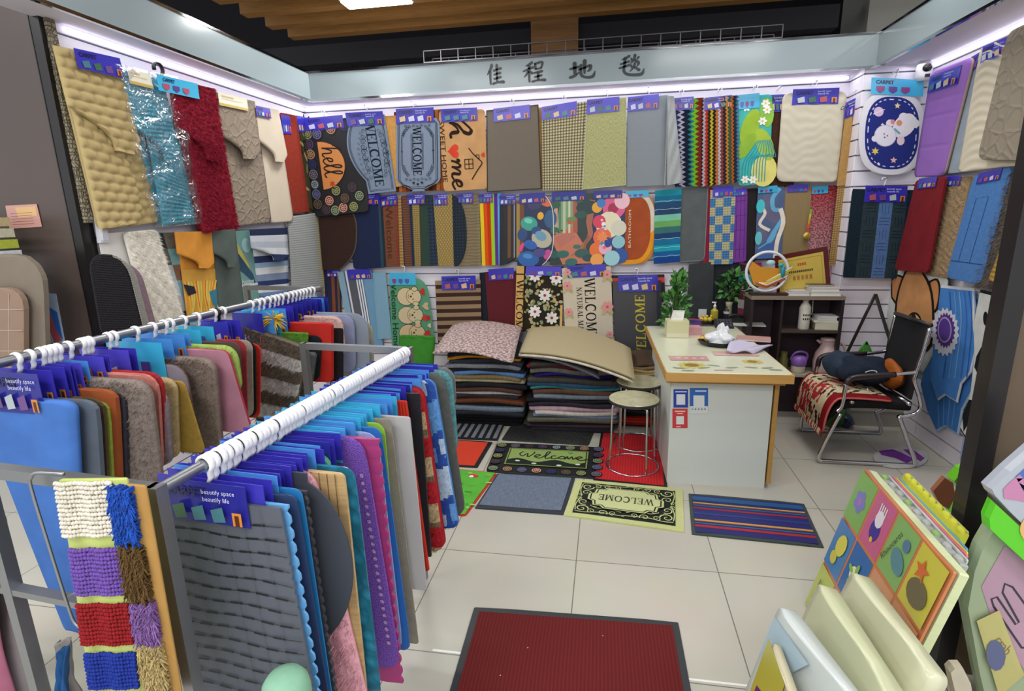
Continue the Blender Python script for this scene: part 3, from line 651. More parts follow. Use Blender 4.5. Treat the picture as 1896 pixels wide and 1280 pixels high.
def d_home(s):
    W, H_ = s.W, s.H; m = lambda L_: [(a*W, c*H_) for a, c in L_]; k_ = '#2a1a14'
    s.text('SWEET HOME', .06*W, .5*H_, .04, 90, '#3a2216', k=1.35)
    g = lambda L_: [((.22+.2*y)*W, (.1+.86*x)*H_) for x, y in L_]
    for st in ([(-.02, .9), (.05, 1.5), (.16, 2.3), (.22, 2.2), (.2, 1.6), (.09, .9), (.05, 0)], [(.05, .1), (.13, .8), (.19, .9), (.2, .4), (.22, .1), (.28, .15)]): s.line(g(st), [.016, .028, .02], k_, sm=5)
    s.heart(.29*W, .5*H_, .052, '#d8432f', PI/2)
    for st in ([(.58, .6), (.6, .9), (.62, .6), (.6, 0)], [(.6, .1), (.66, .9), (.7, .8), (.69, .0)], [(.69, .1), (.76, .9), (.8, .8), (.79, .15), (.83, 0), (.88, .2)], [(.88, .35), (.97, .6), (.98, 1.0), (.92, .95), (.89, .4), (.94, 0), (1.03, .3)]): s.line(g(st), [.014, .022, .016], k_, sm=5)
    s.line(m([(.62, .47), (.72, .55), (.86, .63), (.9, .67), (.8, .75), (.66, .87)]), .008, k_, sm=3); s.line(m([(.78, .59), (.78, .56), (.84, .56), (.84, .61)]), .006, k_); s.heart(.93*W, .565*H_, .018, '#d8432f', PI/2)
    s.line(m([(.52, .61), (.7, .61), (.7, .73), (.52, .73)]), .007, k_, True); s.line(m([(.61, .61), (.61, .73)]), .005, k_); s.line(m([(.52, .67), (.7, .67)]), .005, k_)
wm('door_mat', 'tan mat with sideways home lettering, red heart and a little house', 'B', .09, [(812, 206), (898, 202), (903, 350), (822, 355)], col='#c89a68', kind='velvet', r=.03, draw=d_home, cards=((.06, -.02, .84, .14),), hk=.5)
def edge_draw(w, c):
    def f(s):
        s.rectn(0, 0, w/s.W, 1, c); s.rectn(1-w/s.W, 0, 1, 1, c); s.rectn(0, 0, 1, w/s.H, c); s.rectn(0, 1-w/s.H, 1, 1, c)
    return f
wm('door_mat', 'tan and navy mats edge-on right of the dark taupe woven mat', 'B', .07, [(960, 206), (1006, 198), (1008, 350), (965, 352)], col='#b98d54', kind='pile', t=.012, r=.03, cards=None)
wm('door_mat', 'dark taupe fine-woven mat with a black bound edge', 'B', .09, [(901, 205), (997, 194), (1003, 350), (902, 356)], col='#7d7468', kind='weave', sc=.6, r=.004, draw=edge_draw(.006, '#37302c'), cards=((.14, -.01, .84, .15),), txt=1, style='purple', hk=.5)
wm('door_mat', 'beige basket-weave mat with dark gaps, fourth of the plain weaves from the left', 'B', .085, [(1003, 202), (1087, 188), (1079, 352), (1005, 353)], col='#cfc49c', kind='knots', dark=.12, sc=.8, r=.003, draw=edge_draw(.012, '#c2bb97'), cards=((.0, -.02, .78, .14),), txt=1, style='purple', hk=.5)
wm('door_mat', 'yellow-green flecked woven mat with a pale bound edge', 'B', .092, [(1087, 187), (1160, 180), (1159, 343), (1078, 351)], col='#b9b983', kind='fleck', dark=.5, r=.003, draw=edge_draw(.005, '#dcdcb4'), cards=((.0, -.01, .82, .15),), txt=1, style='purple', hk=.5)
wm('door_mat', 'light grey fine-ribbed mat with a pale right edge', 'B', .085, [(1162, 184), (1238, 176), (1232, 343), (1160, 346)], col='#8d959c', kind='ribv', sc=1.8, dep=.4, dark=.85, r=.003, draw=lambda s: s.rectn(.965, 0, 1, 1, '#bfc4ca'), cards=((.0, -.02, .76, .14),), txt=1, style='purple', hk=.5)
def d_z1(s):
    W = s.W
    for a, b_, c in ((.0, .18, '#2b3f6e'), (.18, .3, '#d0cbe0'), (.3, .52, '#15233d'), (.52, .62, '#2b8d96'), (.62, .76, '#7ed321'), (.76, .98, '#8e2a24')): zz(s, a*W-.01, b_*W-.01, .03, .034, c)
wm('bath_mat', 'navy zigzag mat ending in lime green and dark red zigzags', 'B', .08, [(1244, 186), (1303, 181), (1300, 345), (1250, 346)], col='#15233d', kind='knots', sc=3, dark=.7, r=.004, draw=d_z1, cards=((-.05, -.02, .68, .12),), hk=.3)
def d_z2(s):
    W = s.W; cs = ['#c9b8c0', '#d03a2a', '#26241c', '#d8c928', '#26241c', '#e07a34', '#d8d2dc', '#9c4a4a', '#3a2638', '#dd9a2c', '#2c6b5c', '#d96a22', '#1e3a46', '#5580a8']
    n = len(cs)
    for i, c in enumerate(cs): zz(s, (i/n)*W, ((i+1)/n)*W*.985, .012, .026, c)
wm('bath_mat', 'many-coloured narrow zigzag mat with orange, yellow and white lines', 'B', .092, [(1300, 184), (1365, 177), (1367, 338), (1298, 346)], col='#2a2a26', kind='knots', sc=3, dark=.75, r=.004, draw=d_z2, cards=((.06, -.01, .85, .13),), hk=.5)
def d_leaf(s):
    W, H_ = s.W, s.H
    s.disc(.8*W, .85*H_, .09, '#e0d87c', 16, .11); s.lay()
    for (u, v, r, rot, c) in ((.35, .35, .13, 1.9, '#9cbf3e'), (.8, .55, .12, 1.2, '#a7c244'), (.25, .55, .1, 2.2, '#8fb840'), (.85, .2, .1, 1.5, '#8ec04a')): s.disc(u*W, v*H_, r, c, 14, r*.45, rot)
    s.lay()
    for k in range(9): s.line([(.1*W+.02*k, H_*.97), (.15*W+.02*k, H_*(.75-.01*k)), (.35*W+.022*k, H_*(.62+.01*k)), (.6*W+.01*k, H_*.5)], .006, '#2a9aa8', sm=4)
    for (u, v) in ((.25, .12), (.8, .1), (.85, .17), (.72, .29), (.2, .93), (.45, .94)): s.flower(u*W, v*H_, .03, '#f0f2ea', '#e6c94c', 6, .5)
wm('bath_mat', 'turquoise mat printed with green leaves, white flowers and a yellow ball', 'B', .09, [(1366, 180), (1430, 174), (1425, 340), (1367, 345)], col='#49b7b0', kind='velvet', r=.03, edge='#7fae4a', draw=d_leaf, cards=((.0, -.02, .62, .14),), style='sky', txt=0, hk=.5)
wm('door_mat', 'dark brown mat, a narrow strip left of the big beige rounded mat', 'B', .07, [(1424, 180), (1470, 178), (1470, 345), (1424, 345)], col='#4a3229', kind='pile', cards=((.0, -.02, .7, .17),), hk=.4)
def hf_wave(s_): 
    return lambda u, v: .0035*(.5+.5*math.sin(v*95+3*math.sin(u*21+v*6)+1.5*math.sin(u*47)))
wm('bath_mat', 'large beige rounded mat with embossed ripples, right end of top row', 'B', .1, [(1449, 172), (1568, 168), (1553, 338), (1437, 337)], col='#cfc8b4', kind='velvet', dep=.3, dark=.95, r=.05, nx=26, ny=60, hf=hf_wave(0), t=.012, cards=((.15, -.03, .87, .14),), hk=.5)
# mats squeezed into the corner beside the pillar
wm('bath_mat', 'tall tan and brown mat in the corner beside the pillar, upper one', 'B', .12, [(1566, 196), (1600, 180), (1590, 340), (1548, 345)], col='#8a4f38', kind='pile', r=.01, draw=lambda s: s.rectn(0, 0, .42, 1, '#b9935a'), cards=((-.05, -.04, .72, .16),), hk=.5)
wm('bath_mat', 'tall tan and brown mat in the corner beside the pillar, lower one', 'B', .11, [(1550, 346), (1590, 338), (1572, 488), (1533, 492)], col='#5f3328', kind='knots', r=.01, draw=lambda s: s.rectn(0, 0, .45, 1, '#b08d58'), cards=None)
# ---- back wall, middle row
def shp_rround(v, W, H_):
    t = 2*v/H_-1; return 0, W*(1-.45*abs(t)**3)
wm('door_mat', 'dark brown ribbed mat with a grey curved border, left end of middle row', 'B', .06, [(588, 372), (664, 368), (662, 497), (598, 500)], col='#3a2620', kind='ribv', sc=1.2, shape=shp_rround, ny=20, cards=None, draw=lambda s: s.line([(s.W*(.97-.45*abs(2*t/20-1)**3), s.H*t/20) for t in range(0, 21)], .012, '#55534f'))
wm('door_mat', 'navy pin-striped mat in the middle row, beside the brown ribbed one', 'B', .055, [(640, 366), (707, 362), (712, 496), (655, 498)], col='#1e2a4c', kind='rib', sc=1.2, cards=((.2, -.03, .95, .12),), draw=lambda s: s.rectn(.9, 0, 1, 1, '#2f4a5c'))
def strip(label, q, col, kind='knots', off=.05, draw=None, cards=None, edge='#1f2b3a', name='door_mat', **kw):
    def dd(s):
        if draw: draw(s)
    return wm(name, label, 'B', off, q, col=col, kind=kind, r=.004, draw=dd, cards=cards, t=.008, **kw)
strip('rust-brown mat with sideways raised welcome lettering, middle row', [(704, 366), (736, 362), (740, 494), (712, 495)], '#7a4a33', 'ribv', .062, lambda s: (s.rectn(0, 0, .14, 1, '#23303a'), s.rectn(.86, 0, 1, 1, '#8a3a34'), s.lay(), s.text('Welcome', .5*s.W, .5*s.H, .065, 90, '#5b3020', k=1.25)), ((.05, -.02, 1.0, .13),))
strip('tan mat, very narrow strip between two brown mats, middle row', [(728, 366), (747, 364), (752, 493), (734, 494)], '#a8854a', 'ribv', .05, lambda s: s.rectn(.8, 0, 1, 1, '#1f2b4a'), sc=.4)
strip('reddish-brown narrow mat, middle row, left of the dark green one', [(744, 362), (760, 361), (766, 493), (750, 493)], '#6e4636', 'ribv', .055, None, sc=.5)
strip('tan flecked narrow mat with navy edge, touching the dark green one', [(757, 362), (776, 361), (780, 492), (764, 493)], '#9c8450', 'knots', .06, lambda s: s.rectn(0, 0, .3, 1, '#26384a'), ((-.1, -.02, 1.6, .13),))
strip('plain dark green narrow mat, middle row', [(773, 362), (796, 361), (800, 493), (778, 493)], '#34493d', 'rib', .052)
strip('dark navy ribbed narrow mat, middle row, left of the gold diamond one', [(790, 361), (814, 360), (820, 492), (797, 493)], '#2b3a4c', 'knots', .058, sc=.6)
strip('gold and brown diamond-pattern mat, middle row', [(802, 362), (840, 360), (843, 492), (812, 494)], '#b59a5c', 'diamond', .066, lambda s: s.rectn(.93, 0, 1, 1, '#2c3d44'), ((.05, -.02, .7, .14),), dark=.42, sc=1.4)
def shp_half(v, W, H_): t = 2*v/H_-1; return 0, W*max(.05, (1-abs(t)**2.2)**.5 if abs(t) < 1 else .05)
strip('dark navy studded half-round mat, left of the taupe grooved one', [(838, 362), (862, 361), (866, 493), (842, 494)], '#27323e', 'knots', .07, sc=.7, shape=shp_half, ny=16)
strip('taupe mat with ripple grooves, middle row', [(842, 360), (888, 358), (891, 493), (846, 494)], '#807258', 'quilt', .06, lambda s: s.rectn(.9, 0, 1, 1, '#847a5a'), ((.1, -.01, .75, .13),), sc=2.2)
def d_rain(s):
    for i, c in enumerate(('#e8c832', '#d9581e', '#c8391e', '#9ccf2e', '#5e3a96', '#62b4ec')): s.rectn(i/6.0, 0, (i+1)/6.0, 1, c)
strip('rainbow-striped mat of yellow, orange, red, green, purple and sky blue', [(888, 360), (928, 358), (930, 490), (893, 492)], '#5e3a96', 'pile', .064, d_rain, ((-.02, -.01, .62, .12),), dark=.85)
def d_half(s):
    for a, b_, c in ((.3, .42, '#6a4a30'), (.42, .52, '#2b2620'), (.52, .57, '#8a90a8'), (.62, .74, '#a88a46'), (.74, .9, '#7a4a30')):
        pa = [(a*s.W, v*s.H) for v in (.12, .88)]; s.poly([(a*s.W, .1*s.H), (b_*s.W, .12*s.H), (b_*s.W, .88*s.H), (a*s.W, .9*s.H)], c)
strip('dark half-round mat with brown and tan stripes, left of the pebble print', [(925, 364), (976, 362), (976, 490), (925, 492)], '#23252a', 'rubber', .07, d_half, ((0, -.02, .6, .12),), shape=shp_half, ny=18)
def d_peb(s):
    W, H_ = s.W, s.H
    for u, v, r, ry, rot, c in ((.3, .4, .07, .055, .3, '#3aa08c'), (.66, .62, .085, .07, .6, '#b9b4a0'), (.3, .9, .085, .06, .2, '#2c62a8'), (.75, .12, .05, .026, .5, '#d86a3c'), (.62, .3, .026, .03, 0, '#e8b02c'), (.35, .7, .055, .035, .4, '#2a5fb0'), (.1, .73, .016, .04, .4, '#d8488a'), (.82, .85, .03, .04, .3, '#c84a92'), (.45, .12, .06, .05, 0, '#3b3560'), (.5, .5, .04, .03, 0, '#274a80'), (.9, .35, .05, .07, 0, '#2c5a84'), (.12, .55, .04, .05, 0, '#24457a'), (.6, .82, .05, .035, 0, '#4c4a86')):
        s.disc(u*W, v*H_, r, c, 16, ry, rot)
    s.lay(); s.disc(.63*W, .58*H_, .05, '#6a9cb8', 14, .035, .6); s.disc(.28*W, .36*H_, .035, '#6fd0b8', 12, .02, .3); s.disc(.28*W, .86*H_, .04, '#4a8cd0', 12, .02, .2)
wm('bath_mat', 'dark blue mat printed with glossy pebbles, rounded right side', 'B', .07, [(962, 362), (1026, 358), (1026, 490), (958, 493)], col='#1c2a50', kind='gloss', shape=lambda v, W, H_: (0, W*(1-.3*abs(2*v/H_-1)**4)), ny=20, draw=lambda s: (d_peb(s), s.lay(), s.line([(s.W*(.985-.3*abs(2*t/20-1)**4), s.H*t/20) for t in range(21)], .006, '#d8d8d4')), cards=((0, -.02, .75, .12),), style='navy', txt=0)
def d_forest(s):
    W, H_ = s.W, s.H; m = lambda L_: [(a*W, c*H_) for a, c in L_]
    s.polyn([(.2, .05), (.55, .05), (.6, .5), (.15, .5)], '#7fa37c'); s.polyn([(0, .6), (.5, .45), (1, .95), (1, 1), (.3, 1)], '#c8765a'); s.polyn([(.1, .62), (.45, .5), (.6, .62), (.25, .75)], '#b9705f'); s.lay()
    for x, w_, c in ((.1, .03, '#c9a58c'), (.3, .02, '#b9c9a0'), (.42, .015, '#d9cfae'), (.56, .035, '#b0553c'), (.2, .015, '#53785c')): s.line(m([(x, .04), (x+.02, .55)]), w_, c)
    s.line(m([(.98, .1), (.9, .4), (.92, .6), (.7, .78), (.5, .88)]), [.05, .04, .03, .012], '#a8654c', sm=4); s.line(m([(.9, .6), (.8, .78), (.95, .9)]), .02, '#96543f', sm=3)
    s.lay()
    for u, v, r, c in ((.85, .2, .09, '#1f3a3c'), (.7, .3, .05, '#2a5048'), (.08, .15, .045, '#2d5a40'), (.08, .5, .04, '#2f6a50'), (.1, .85, .05, '#2a5a58'), (.3, .85, .05, '#2b6a5e'), (.75, .85, .06, '#2f5a52'), (.9, .92, .05, '#24484c'), (.5, .97, .05, '#2f6a62'), (.65, .1, .03, '#2f6040'), (.62, .75, .03, '#3a7060')): s.disc(u*W, v*H_, r, c, 12, r*.6)
    s.disc(.48*W, .36*H_, .04, '#5f8f4c', 12, .02); s.disc(.45*W, .4*H_, .025, '#c05a4a', 10, .014)
wm('bath_mat', 'mat printed with an orange path through a mushroom forest', 'B', .066, [(1022, 360), (1100, 357), (1098, 487), (1018, 491)], col='#2c3c38', kind='gloss', draw=d_forest, r=.004, cards=((0, -.03, .8, .1),), style='navy', txt=0)
def d_flor(s):
    W, H_ = s.W, s.H
    for u, v, r, c in ((.65, .2, .09, '#e05a8c'), (.62, .22, .04, '#a82048'), (.12, .2, .04, '#e8a82c'), (.25, .14, .035, '#3a7cc0'), (.5, .45, .1, '#e8e0c0'), (.8, .5, .06, '#d8d4c0'), (.2, .4, .05, '#d83a5c'), (.3, .62, .07, '#e86a34'), (.15, .8, .06, '#e8702c'), (.15, .95, .05, '#f0a04c'), (.4, .78, .05, '#e8b0c4'), (.45, .7, .04, '#1a3c90'), (.8, .7, .05, '#8cc4cc'), (.85, .9, .06, '#1c4c9c'), (.6, .93, .06, '#9ccdd4'), (.9, .12, .06, '#f0c0cc')):
        s.disc(u*W, v*H_, r, c, 14)
    s.lay()
    for k in range(14): s.disc((.28+.03*(k % 5))*W, (.38+.03*k)*H_, .01+.004*(k % 3), ['#f0d0d8', '#e86a7c', '#f4efe0', '#3a90b8'][k % 4], 8)
    s.star(.3*W, .62*H_, .05, '#f08a4c', 9, .6)
wm('bath_mat', 'bright floral mat in pink, orange and blue, middle row', 'B', .07, [(1099, 358), (1158, 356), (1157, 486), (1096, 488)], col='#22305c', kind='gloss', draw=d_flor, r=.004, cards=((0, -.03, .9, .08),), style='navy', txt=0)
def d_bath(s):
    W, H_ = s.W, s.H; P_ = lambda k: [(0, k*.5), (W*.45, k*.5)]
    def half(k, c):
        pts = [(0, k), (W*.5, k)] + [(u, v) for u, v in arc2(W*.5, H_*.36, W*.5-k, H_*.36-k, -90, 0, 10)] + [(W-k, H_*.55)] + [(u, v) for u, v in arc2(W*.42, H_*.55, W*.58-k, H_*.45-k, 0, 90, 10)] + [(0, H_-k)]
        s.poly(pts, c)
    half(.0005, '#d9cdbb'); s.lay(); s.poly([(W*.999, H_*.52), (W, H_*.55)] + arc2(W*.42, H_*.55, W*.575, H_*.449, 0, 90, 10) + [(0, H_), (0, H_*.9)], '#e89a28'); s.lay(); half(.035, '#a8502c'); s.lay()
    s.text('BATHROOM', .24*W, .5*H_, .02, -90, '#e8d8c0', k=1.9)
wm('bath_mat', 'rust mat with rounded white and orange border and small vertical lettering', 'B', .064, [(1152, 358), (1213, 354), (1213, 487), (1150, 490)], col='#c8873c', kind='velvet', shape=lambda v, W, H_: (0, W*(1-.35*abs(2*v/H_-1)**5)), ny=20, draw=d_bath, cards=((.1, -.02, .8, .07),), style='sky', txt=0)
def d_blue(s):
    for i, c in enumerate(('#1f8a9c', '#1c6a8c', '#274a70', '#2c4468', '#7cc4a8', '#6aa860', '#3a6f70', '#22406c', '#1c6f98', '#1fa0b4', '#1c5c98', '#18448c')): s.rectn(0, i/12, 1, (i+1)/12, c)
    s.lay()
    for v in (.15, .26, .66, .78, .9): s.line([(s.W*k/6, s.H*(v+.006*math.sin(k*2.3+v*9))) for k in range(7)], .003, '#a8dce0')
wm('bath_mat', 'teal, navy and green cross-striped velvet mat, middle row', 'B', .07, [(1213, 353), (1262, 349), (1258, 485), (1210, 489)], col='#1c6a8c', kind='velvet', r=.03, draw=d_blue, cards=None, edge='#2c4c78')
wm('bath_mat', 'plain dark grey velvet mat, middle row', 'B', .064, [(1260, 349), (1312, 346), (1305, 484), (1255, 488)], col='#5c6263', kind='velvet', r=.03, draw=lambda s: s.line([(s.W*.97, 0), (s.W*.97, s.H*.93), (s.W*.85, s.H*.98), (0, s.H*.98)], .004, '#8a9092'), cards=None)
wm('bath_mat', 'crimson sliver of a mat left of the blue and beige checked one', 'B', .055, [(1300, 348), (1322, 347), (1316, 488), (1298, 488)], col='#a02840', kind='pile', cards=None)
def d_chk(s):
    for i in range(4):
        for j in range(9): s.rectn((i-.3)/3.2 if i else 0, j/8.6, min(1, (i+.7)/3.2), min(1, (j+1)/8.6), '#b9b48c' if (i+j) % 2 == 0 else '#4a7cb0')
wm('bath_mat', 'blue and beige checked mat, middle row', 'B', .068, [(1315, 352), (1362, 348), (1356, 489), (1312, 490)], col='#5a86a8', kind='knots', sc=.9, dark=.75, r=.03, draw=d_chk, cards=((.1, -.03, .9, .1),), style='purple', txt=0)
def d_grid(s):
    for v in (.15, .35, .55, .82): s.line([(s.W*.1, s.H*v), (s.W*.9, s.H*v)], .003, '#4a2268')
    for u in (.2, .5, .8): s.line([(s.W*u, s.H*.1), (s.W*u, s.H*.95)], .0025, '#4a2268')
wm('bath_mat', 'purple mat with grooved squares, middle row', 'B', .062, [(1360, 353), (1384, 350), (1381, 484), (1356, 487)], col='#7a3f9a', kind='velvet', r=.01, draw=d_grid, cards=((0, -.02, .9, .08),), style='purple', txt=0)
wm('bath_mat', 'black narrow mat right of the purple grooved one', 'B', .056, [(1380, 350), (1404, 348), (1399, 484), (1376, 487)], col='#2a2426', kind='rib', cards=None)
def d_wavep(s):
    W, H_ = s.W, s.H; m = lambda L_: [(a*W, c*H_) for a, c in L_]
    s.poly(m([(.2, .1), (.55, .1), (.6, .28), (.95, .35), (.95, .55), (.5, .48), (.25, .4)]), '#6a6a86'); s.poly(m([(.05, .55), (.45, .6), (.5, .75), (.1, .8)]), '#686a88'); s.poly(m([(.1, .85), (.45, .7), (.85, .9), (.85, 1), (.1, 1)]), '#4c6ca8')
    s.lay(); s.line(m([(.8, .02), (.55, .15), (.6, .3), (.8, .32)]), .03, '#6ab0d8', sm=4); s.line(m([(.95, .45), (.7, .6), (.5, .75), (.1, .85)]), [.03, .04, .01], '#6ab0d8', sm=4); s.line(m([(.1, .25), (.3, .35), (.12, .5), (.5, .6)]), .022, '#e8e0d4', sm=4); s.disc(.12*W, .25*H_, .03, '#4cc4cc', 12, .05); s.disc(.1*W, .7*H_, .025, '#6cc4d0', 12, .05)
    s.line(m([(.85, .3), (.98, .5), (.8, .75), (.75, 1)]), .03, '#e8dfd2', sm=4)
wm('bath_mat', 'mat printed with grey, blue and cream flowing waves', 'B', .07, [(1403, 349), (1454, 345), (1447, 477), (1397, 480)], col='#56688c', kind='velvet', r=.02, draw=d_wavep, cards=((0, -.02, .7, .07),), style='sky', txt=0)
wm('door_mat', 'plain tan mat between the wave print and the red speckled one', 'B', .064, [(1452, 346), (1503, 344), (1494, 476), (1447, 478)], col='#95805a', kind='rib', sc=1.2, dep=.5, dark=.85, cards=((.1, -.02, .85, .08),), style='purple', txt=0)
wm('bath_mat', 'red and pink speckled shag mat, right end of middle row', 'B', .058, [(1500, 346), (1554, 343), (1545, 476), (1492, 478)], col='#b8505c', kind='speck', dark=.45, sc=.25, colfn=lambda u, v: mix('#a8303c', '#c08a90', min(1, v*2.2)), ny=16, cards=((.05, 0, .6, .1),), style='sky', txt=0)
# ---- back wall, lower row
strip('navy mat with rust stripes low on the back wall beside the silver one', [(600, 500), (630, 500), (634, 620), (606, 620)], '#2a2c4a', 'rib', .03, lambda s: (s.rectn(.45, 0, .65, 1, '#8a4a30'), s.rectn(.8, 0, .95, 1, '#70503a')), ((.2, 0, 1, .1),), name='bath_mat')
def d_vst(s):
    for a, b_, c in ((0, .18, '#86a8bc'), (.22, .27, '#d8dce4'), (.27, .5, '#55565e'), (.5, .54, '#e0e4ea'), (.57, .61, '#e0e4ea'), (.64, .68, '#dfe3ea'), (.7, .97, '#6a98b8')): s.rectn(a, 0, b_, 1, c)
wm('bath_mat', 'blue-grey mat with thin white upright stripes, low on the back wall', 'B', .04, [(625, 503), (690, 500), (712, 640), (652, 640)], col='#4c5a70', kind='gloss', draw=d_vst, r=.003, cards=((.3, -.02, .95, .11),), style='blue', txt=0)
wm('bath_mat', 'pale blue plastic-wrapped mat left of the green puppy mat', 'B', .05, [(690, 505), (714, 503), (726, 626), (700, 628)], col='#7ba6bd', kind='gloss', r=.003, cards=None)
def d_dog(s):
    W, H_ = s.W, s.H; k_ = '#4a3420'
    s.text('Welcome Home', .12*W, .52*H_, .055, 90, '#1f4a2c', k=1.15, off=.01)
    for v, c in ((.27, '#d8c49c'), (.55, '#cfc09a'), (.82, '#d0b890')):
        s.disc(.42*W, v*H_, .085, k_, 16, .078); s.lay(); s.disc(.42*W, v*H_, .081, c, 16, .074); s.lay()
        s.disc(.62*W, v*H_, .072, k_, 16, .068); s.lay(); s.disc(.62*W, v*H_, .068, c, 16, .064); s.lay()
        for d_ in (-1, 1): s.disc(.66*W, (v+d_*.11)*H_, .03, k_, 10, .022); 
        s.lay()
        for d_ in (-1, 1): s.disc(.66*W, (v+d_*.11)*H_, .026, c, 10, .018); s.disc(.6*W, (v+d_*.04)*H_, .006, k_, 8)
        s.disc(.55*W, v*H_, .009, k_, 8); s.line([(.5*W, (v-.03)*H_), (.48*W, v*H_), (.5*W, (v+.03)*H_)], .004, k_, sm=2); s.layer -= 5
    s.layer += 5
    for u, v, r, c in ((.86, .2, .03, '#c8362e'), (.9, .42, .035, '#c9b090'), (.84, .6, .03, '#c84040'), (.93, .6, .022, '#b83434'), (.93, .72, .02, '#d8c8a0'), (.86, .85, .036, '#c03a34')): s.heart(u*W, v*H_, r, c, PI/2)
wm('door_mat', 'green mat with three cream puppies, hearts and Welcome Home lettering', 'B', .06, [(721, 515), (790, 515), (806, 635), (726, 640)], col='#5d9a78', kind='pile', sc=1.6, dep=.4, dark=.85, shape=lambda v, W, H_: (0, W-(W*.3*(1-math.sqrt(max(0, 1-(1-min(1, v/(H_*.22)))**2))))), ny=14, draw=d_dog, cards=((.02, -.08, .72, .1),), style='sky', txt=0, hk=.4)
def d_hst(s):
    for j in range(9): s.rectn(0, j/9, 1, (j+.52)/9, '#9c8264')
wm('door_mat', 'brown and beige cross-striped mat behind the speckled pile', 'B', .055, [(806, 520), (890, 518), (893, 650), (812, 652)], col='#402a22', kind='weave', r=.003, draw=d_hst, cards=((.15, -.06, .9, .13),), hk=.5)
strip('black and navy edge-on mats right of the brown striped mat', [(888, 505), (915, 503), (918, 640), (892, 642)], '#1d2430', 'rib', .04)
wm('door_mat', 'maroon diamond-quilted mat low on the back wall', 'B', .05, [(898, 506), (958, 502), (958, 640), (908, 642)], col='#612028', kind='diamond', sc=2, dark=.75, r=.003, cards=((.12, -.05, .9, .1),), txt=0)
def d_stone(s):
    W, H_ = s.W, s.H; rnd = random.Random(3)
    for i in range(150):
        u = .2+rnd.random()*.78; v = rnd.random()*.97
        s.disc(u*W, v*H_, .011+.01*rnd.random(), rnd.choice(['#9c9a6e', '#8a9a70', '#b0a67a', '#7c8a60', '#a8b090', '#c0a870']), 7, .008+.006*rnd.random(), rnd.random()*3)
    s.lay()
    for u, v in ((.4, .12), (.62, .38), (.42, .6), (.78, .68), (.85, .15), (.7, .9)):
        s.disc(u*W, v*H_, .052, '#26211a', 14); s.lay(); s.flower(u*W, v*H_, .055, '#e2e0dc', '#a8383c', 8, .42); s.layer -= 2
    s.layer += 3; s.rectn(0, 0, .17, 1, '#cfa765'); s.rectn(.95, .5, 1, 1, '#cfa765'); s.lay(); s.text('WELCOME', .09*W, .56*H_, .055, 90, '#2c1f14', 'serif', 1.2)
    s.rectn(0, .1, .17, .115, '#2c1f14'); s.rectn(.165, 0, .18, 1, '#2c1f14')
wm('door_mat', 'stone-and-white-flower mat with a tan welcome strip on its left', 'B', .062, [(957, 492), (1044, 494), (1040, 632), (953, 630)], col='#2a241b', kind='velvet', r=.003, draw=d_stone, cards=((.2, .0, .95, .12),), style='purple', txt=0)
def d_nat(s):
    W, H_ = s.W, s.H
    s.text('WELCOME', .56*W, .52*H_, .082, 90, '#1c1814', 'serif', .86); s.text('NATURAL MAT', .34*W, .54*H_, .042, 90, '#2a241e', 'serif', .86)
    for u, v, r in ((.1, .22, .04), (.1, .55, .035), (.2, .92, .04), (.92, .1, .04), (.9, .5, .05), (.93, .85, .03), (.12, .05, .03)):
        s.disc(u*W+.02, v*H_+.03, r*.8, '#a8b070', 8, r*.4, 1); s.disc(u*W-.02, v*H_+.03, r*.8, '#b9ba7c', 8, r*.35, -1); s.lay(); s.flower(u*W, v*H_, r, '#dc9a96', '#c8605c', 6, .6); s.layer -= 1
wm('door_mat', 'cream mat reading Welcome Natural Mat with pink roses down both sides', 'B', .066, [(1040, 497), (1131, 493), (1136, 640), (1048, 642)], col='#cfc4b0', kind='velvet', dark=.92, r=.003, draw=d_nat, cards=((.12, -.03, .9, .12),), txt=1)
wm('door_mat', 'dark grey rubber mat with yellow WELCOME reading upwards', 'B', .06, [(1134, 521), (1224, 519), (1228, 668), (1140, 660)], col='#4b4a4e', kind='rubber', r=.003, draw=lambda s: (s.text('WELCOME', .55*s.W, .58*s.H, .075, -90, '#d2c238', 'serif', 1.0), s.rectn(.9, 0, 1, 1, '#2e3038')), cards=((.12, -.07, .93, .13),), hk=.5)
wm('door_mat', 'black and red mat edge just above the dark grey WELCOME mat', 'B', .045, [(1130, 510), (1230, 508), (1232, 560), (1134, 562)], col='#23232a', kind='rubber', r=.003, draw=lambda s: s.rectn(0, .1, 1, .28, '#d8403c'), cards=None)
wm('bath_mat', 'charcoal folded velvet mat hanging between the two plants', 'B', .07, [(1275, 490), (1322, 484), (1318, 600), (1270, 600)], col='#3b3f42', kind='velvet', r=.01, cards=None)
wm('bath_mat', 'dark grey mat right of the charcoal folded one, behind the second plant', 'B', .05, [(1322, 484), (1368, 482), (1365, 600), (1318, 600)], col='#2f3238', kind='pile', r=.01, cards=None)
def d_col(s):
    for i, c in enumerate(('#3b2c3c', '#4cbcc0', '#e6e2dc', '#b83a68', '#e8e4de', '#b0506a', '#702c48')): s.polyn([(0, i/7), (1, i/7+.08), (1, (i+1)/7+.08), (0, (i+1)/7)], c)
wm('bath_mat', 'turquoise, white and pink slanting-striped mat behind the award shelf', 'B', .045, [(1364, 488), (1410, 486), (1404, 600), (1360, 600)], col='#a8406a', kind='pile', r=.005, draw=d_col, cards=None)
wm('bath_mat', 'pink and white barred mat hanging at the right end of the shelf', 'B', .05, [(1536, 478), (1572, 476), (1566, 540), (1530, 542)], col='#caa0ac', kind='rib', r=.002, draw=lambda s: [s.rectn(.4+.13*i, 0, .45+.13*i, 1, '#4a4048') for i in range(4)], cards=None)
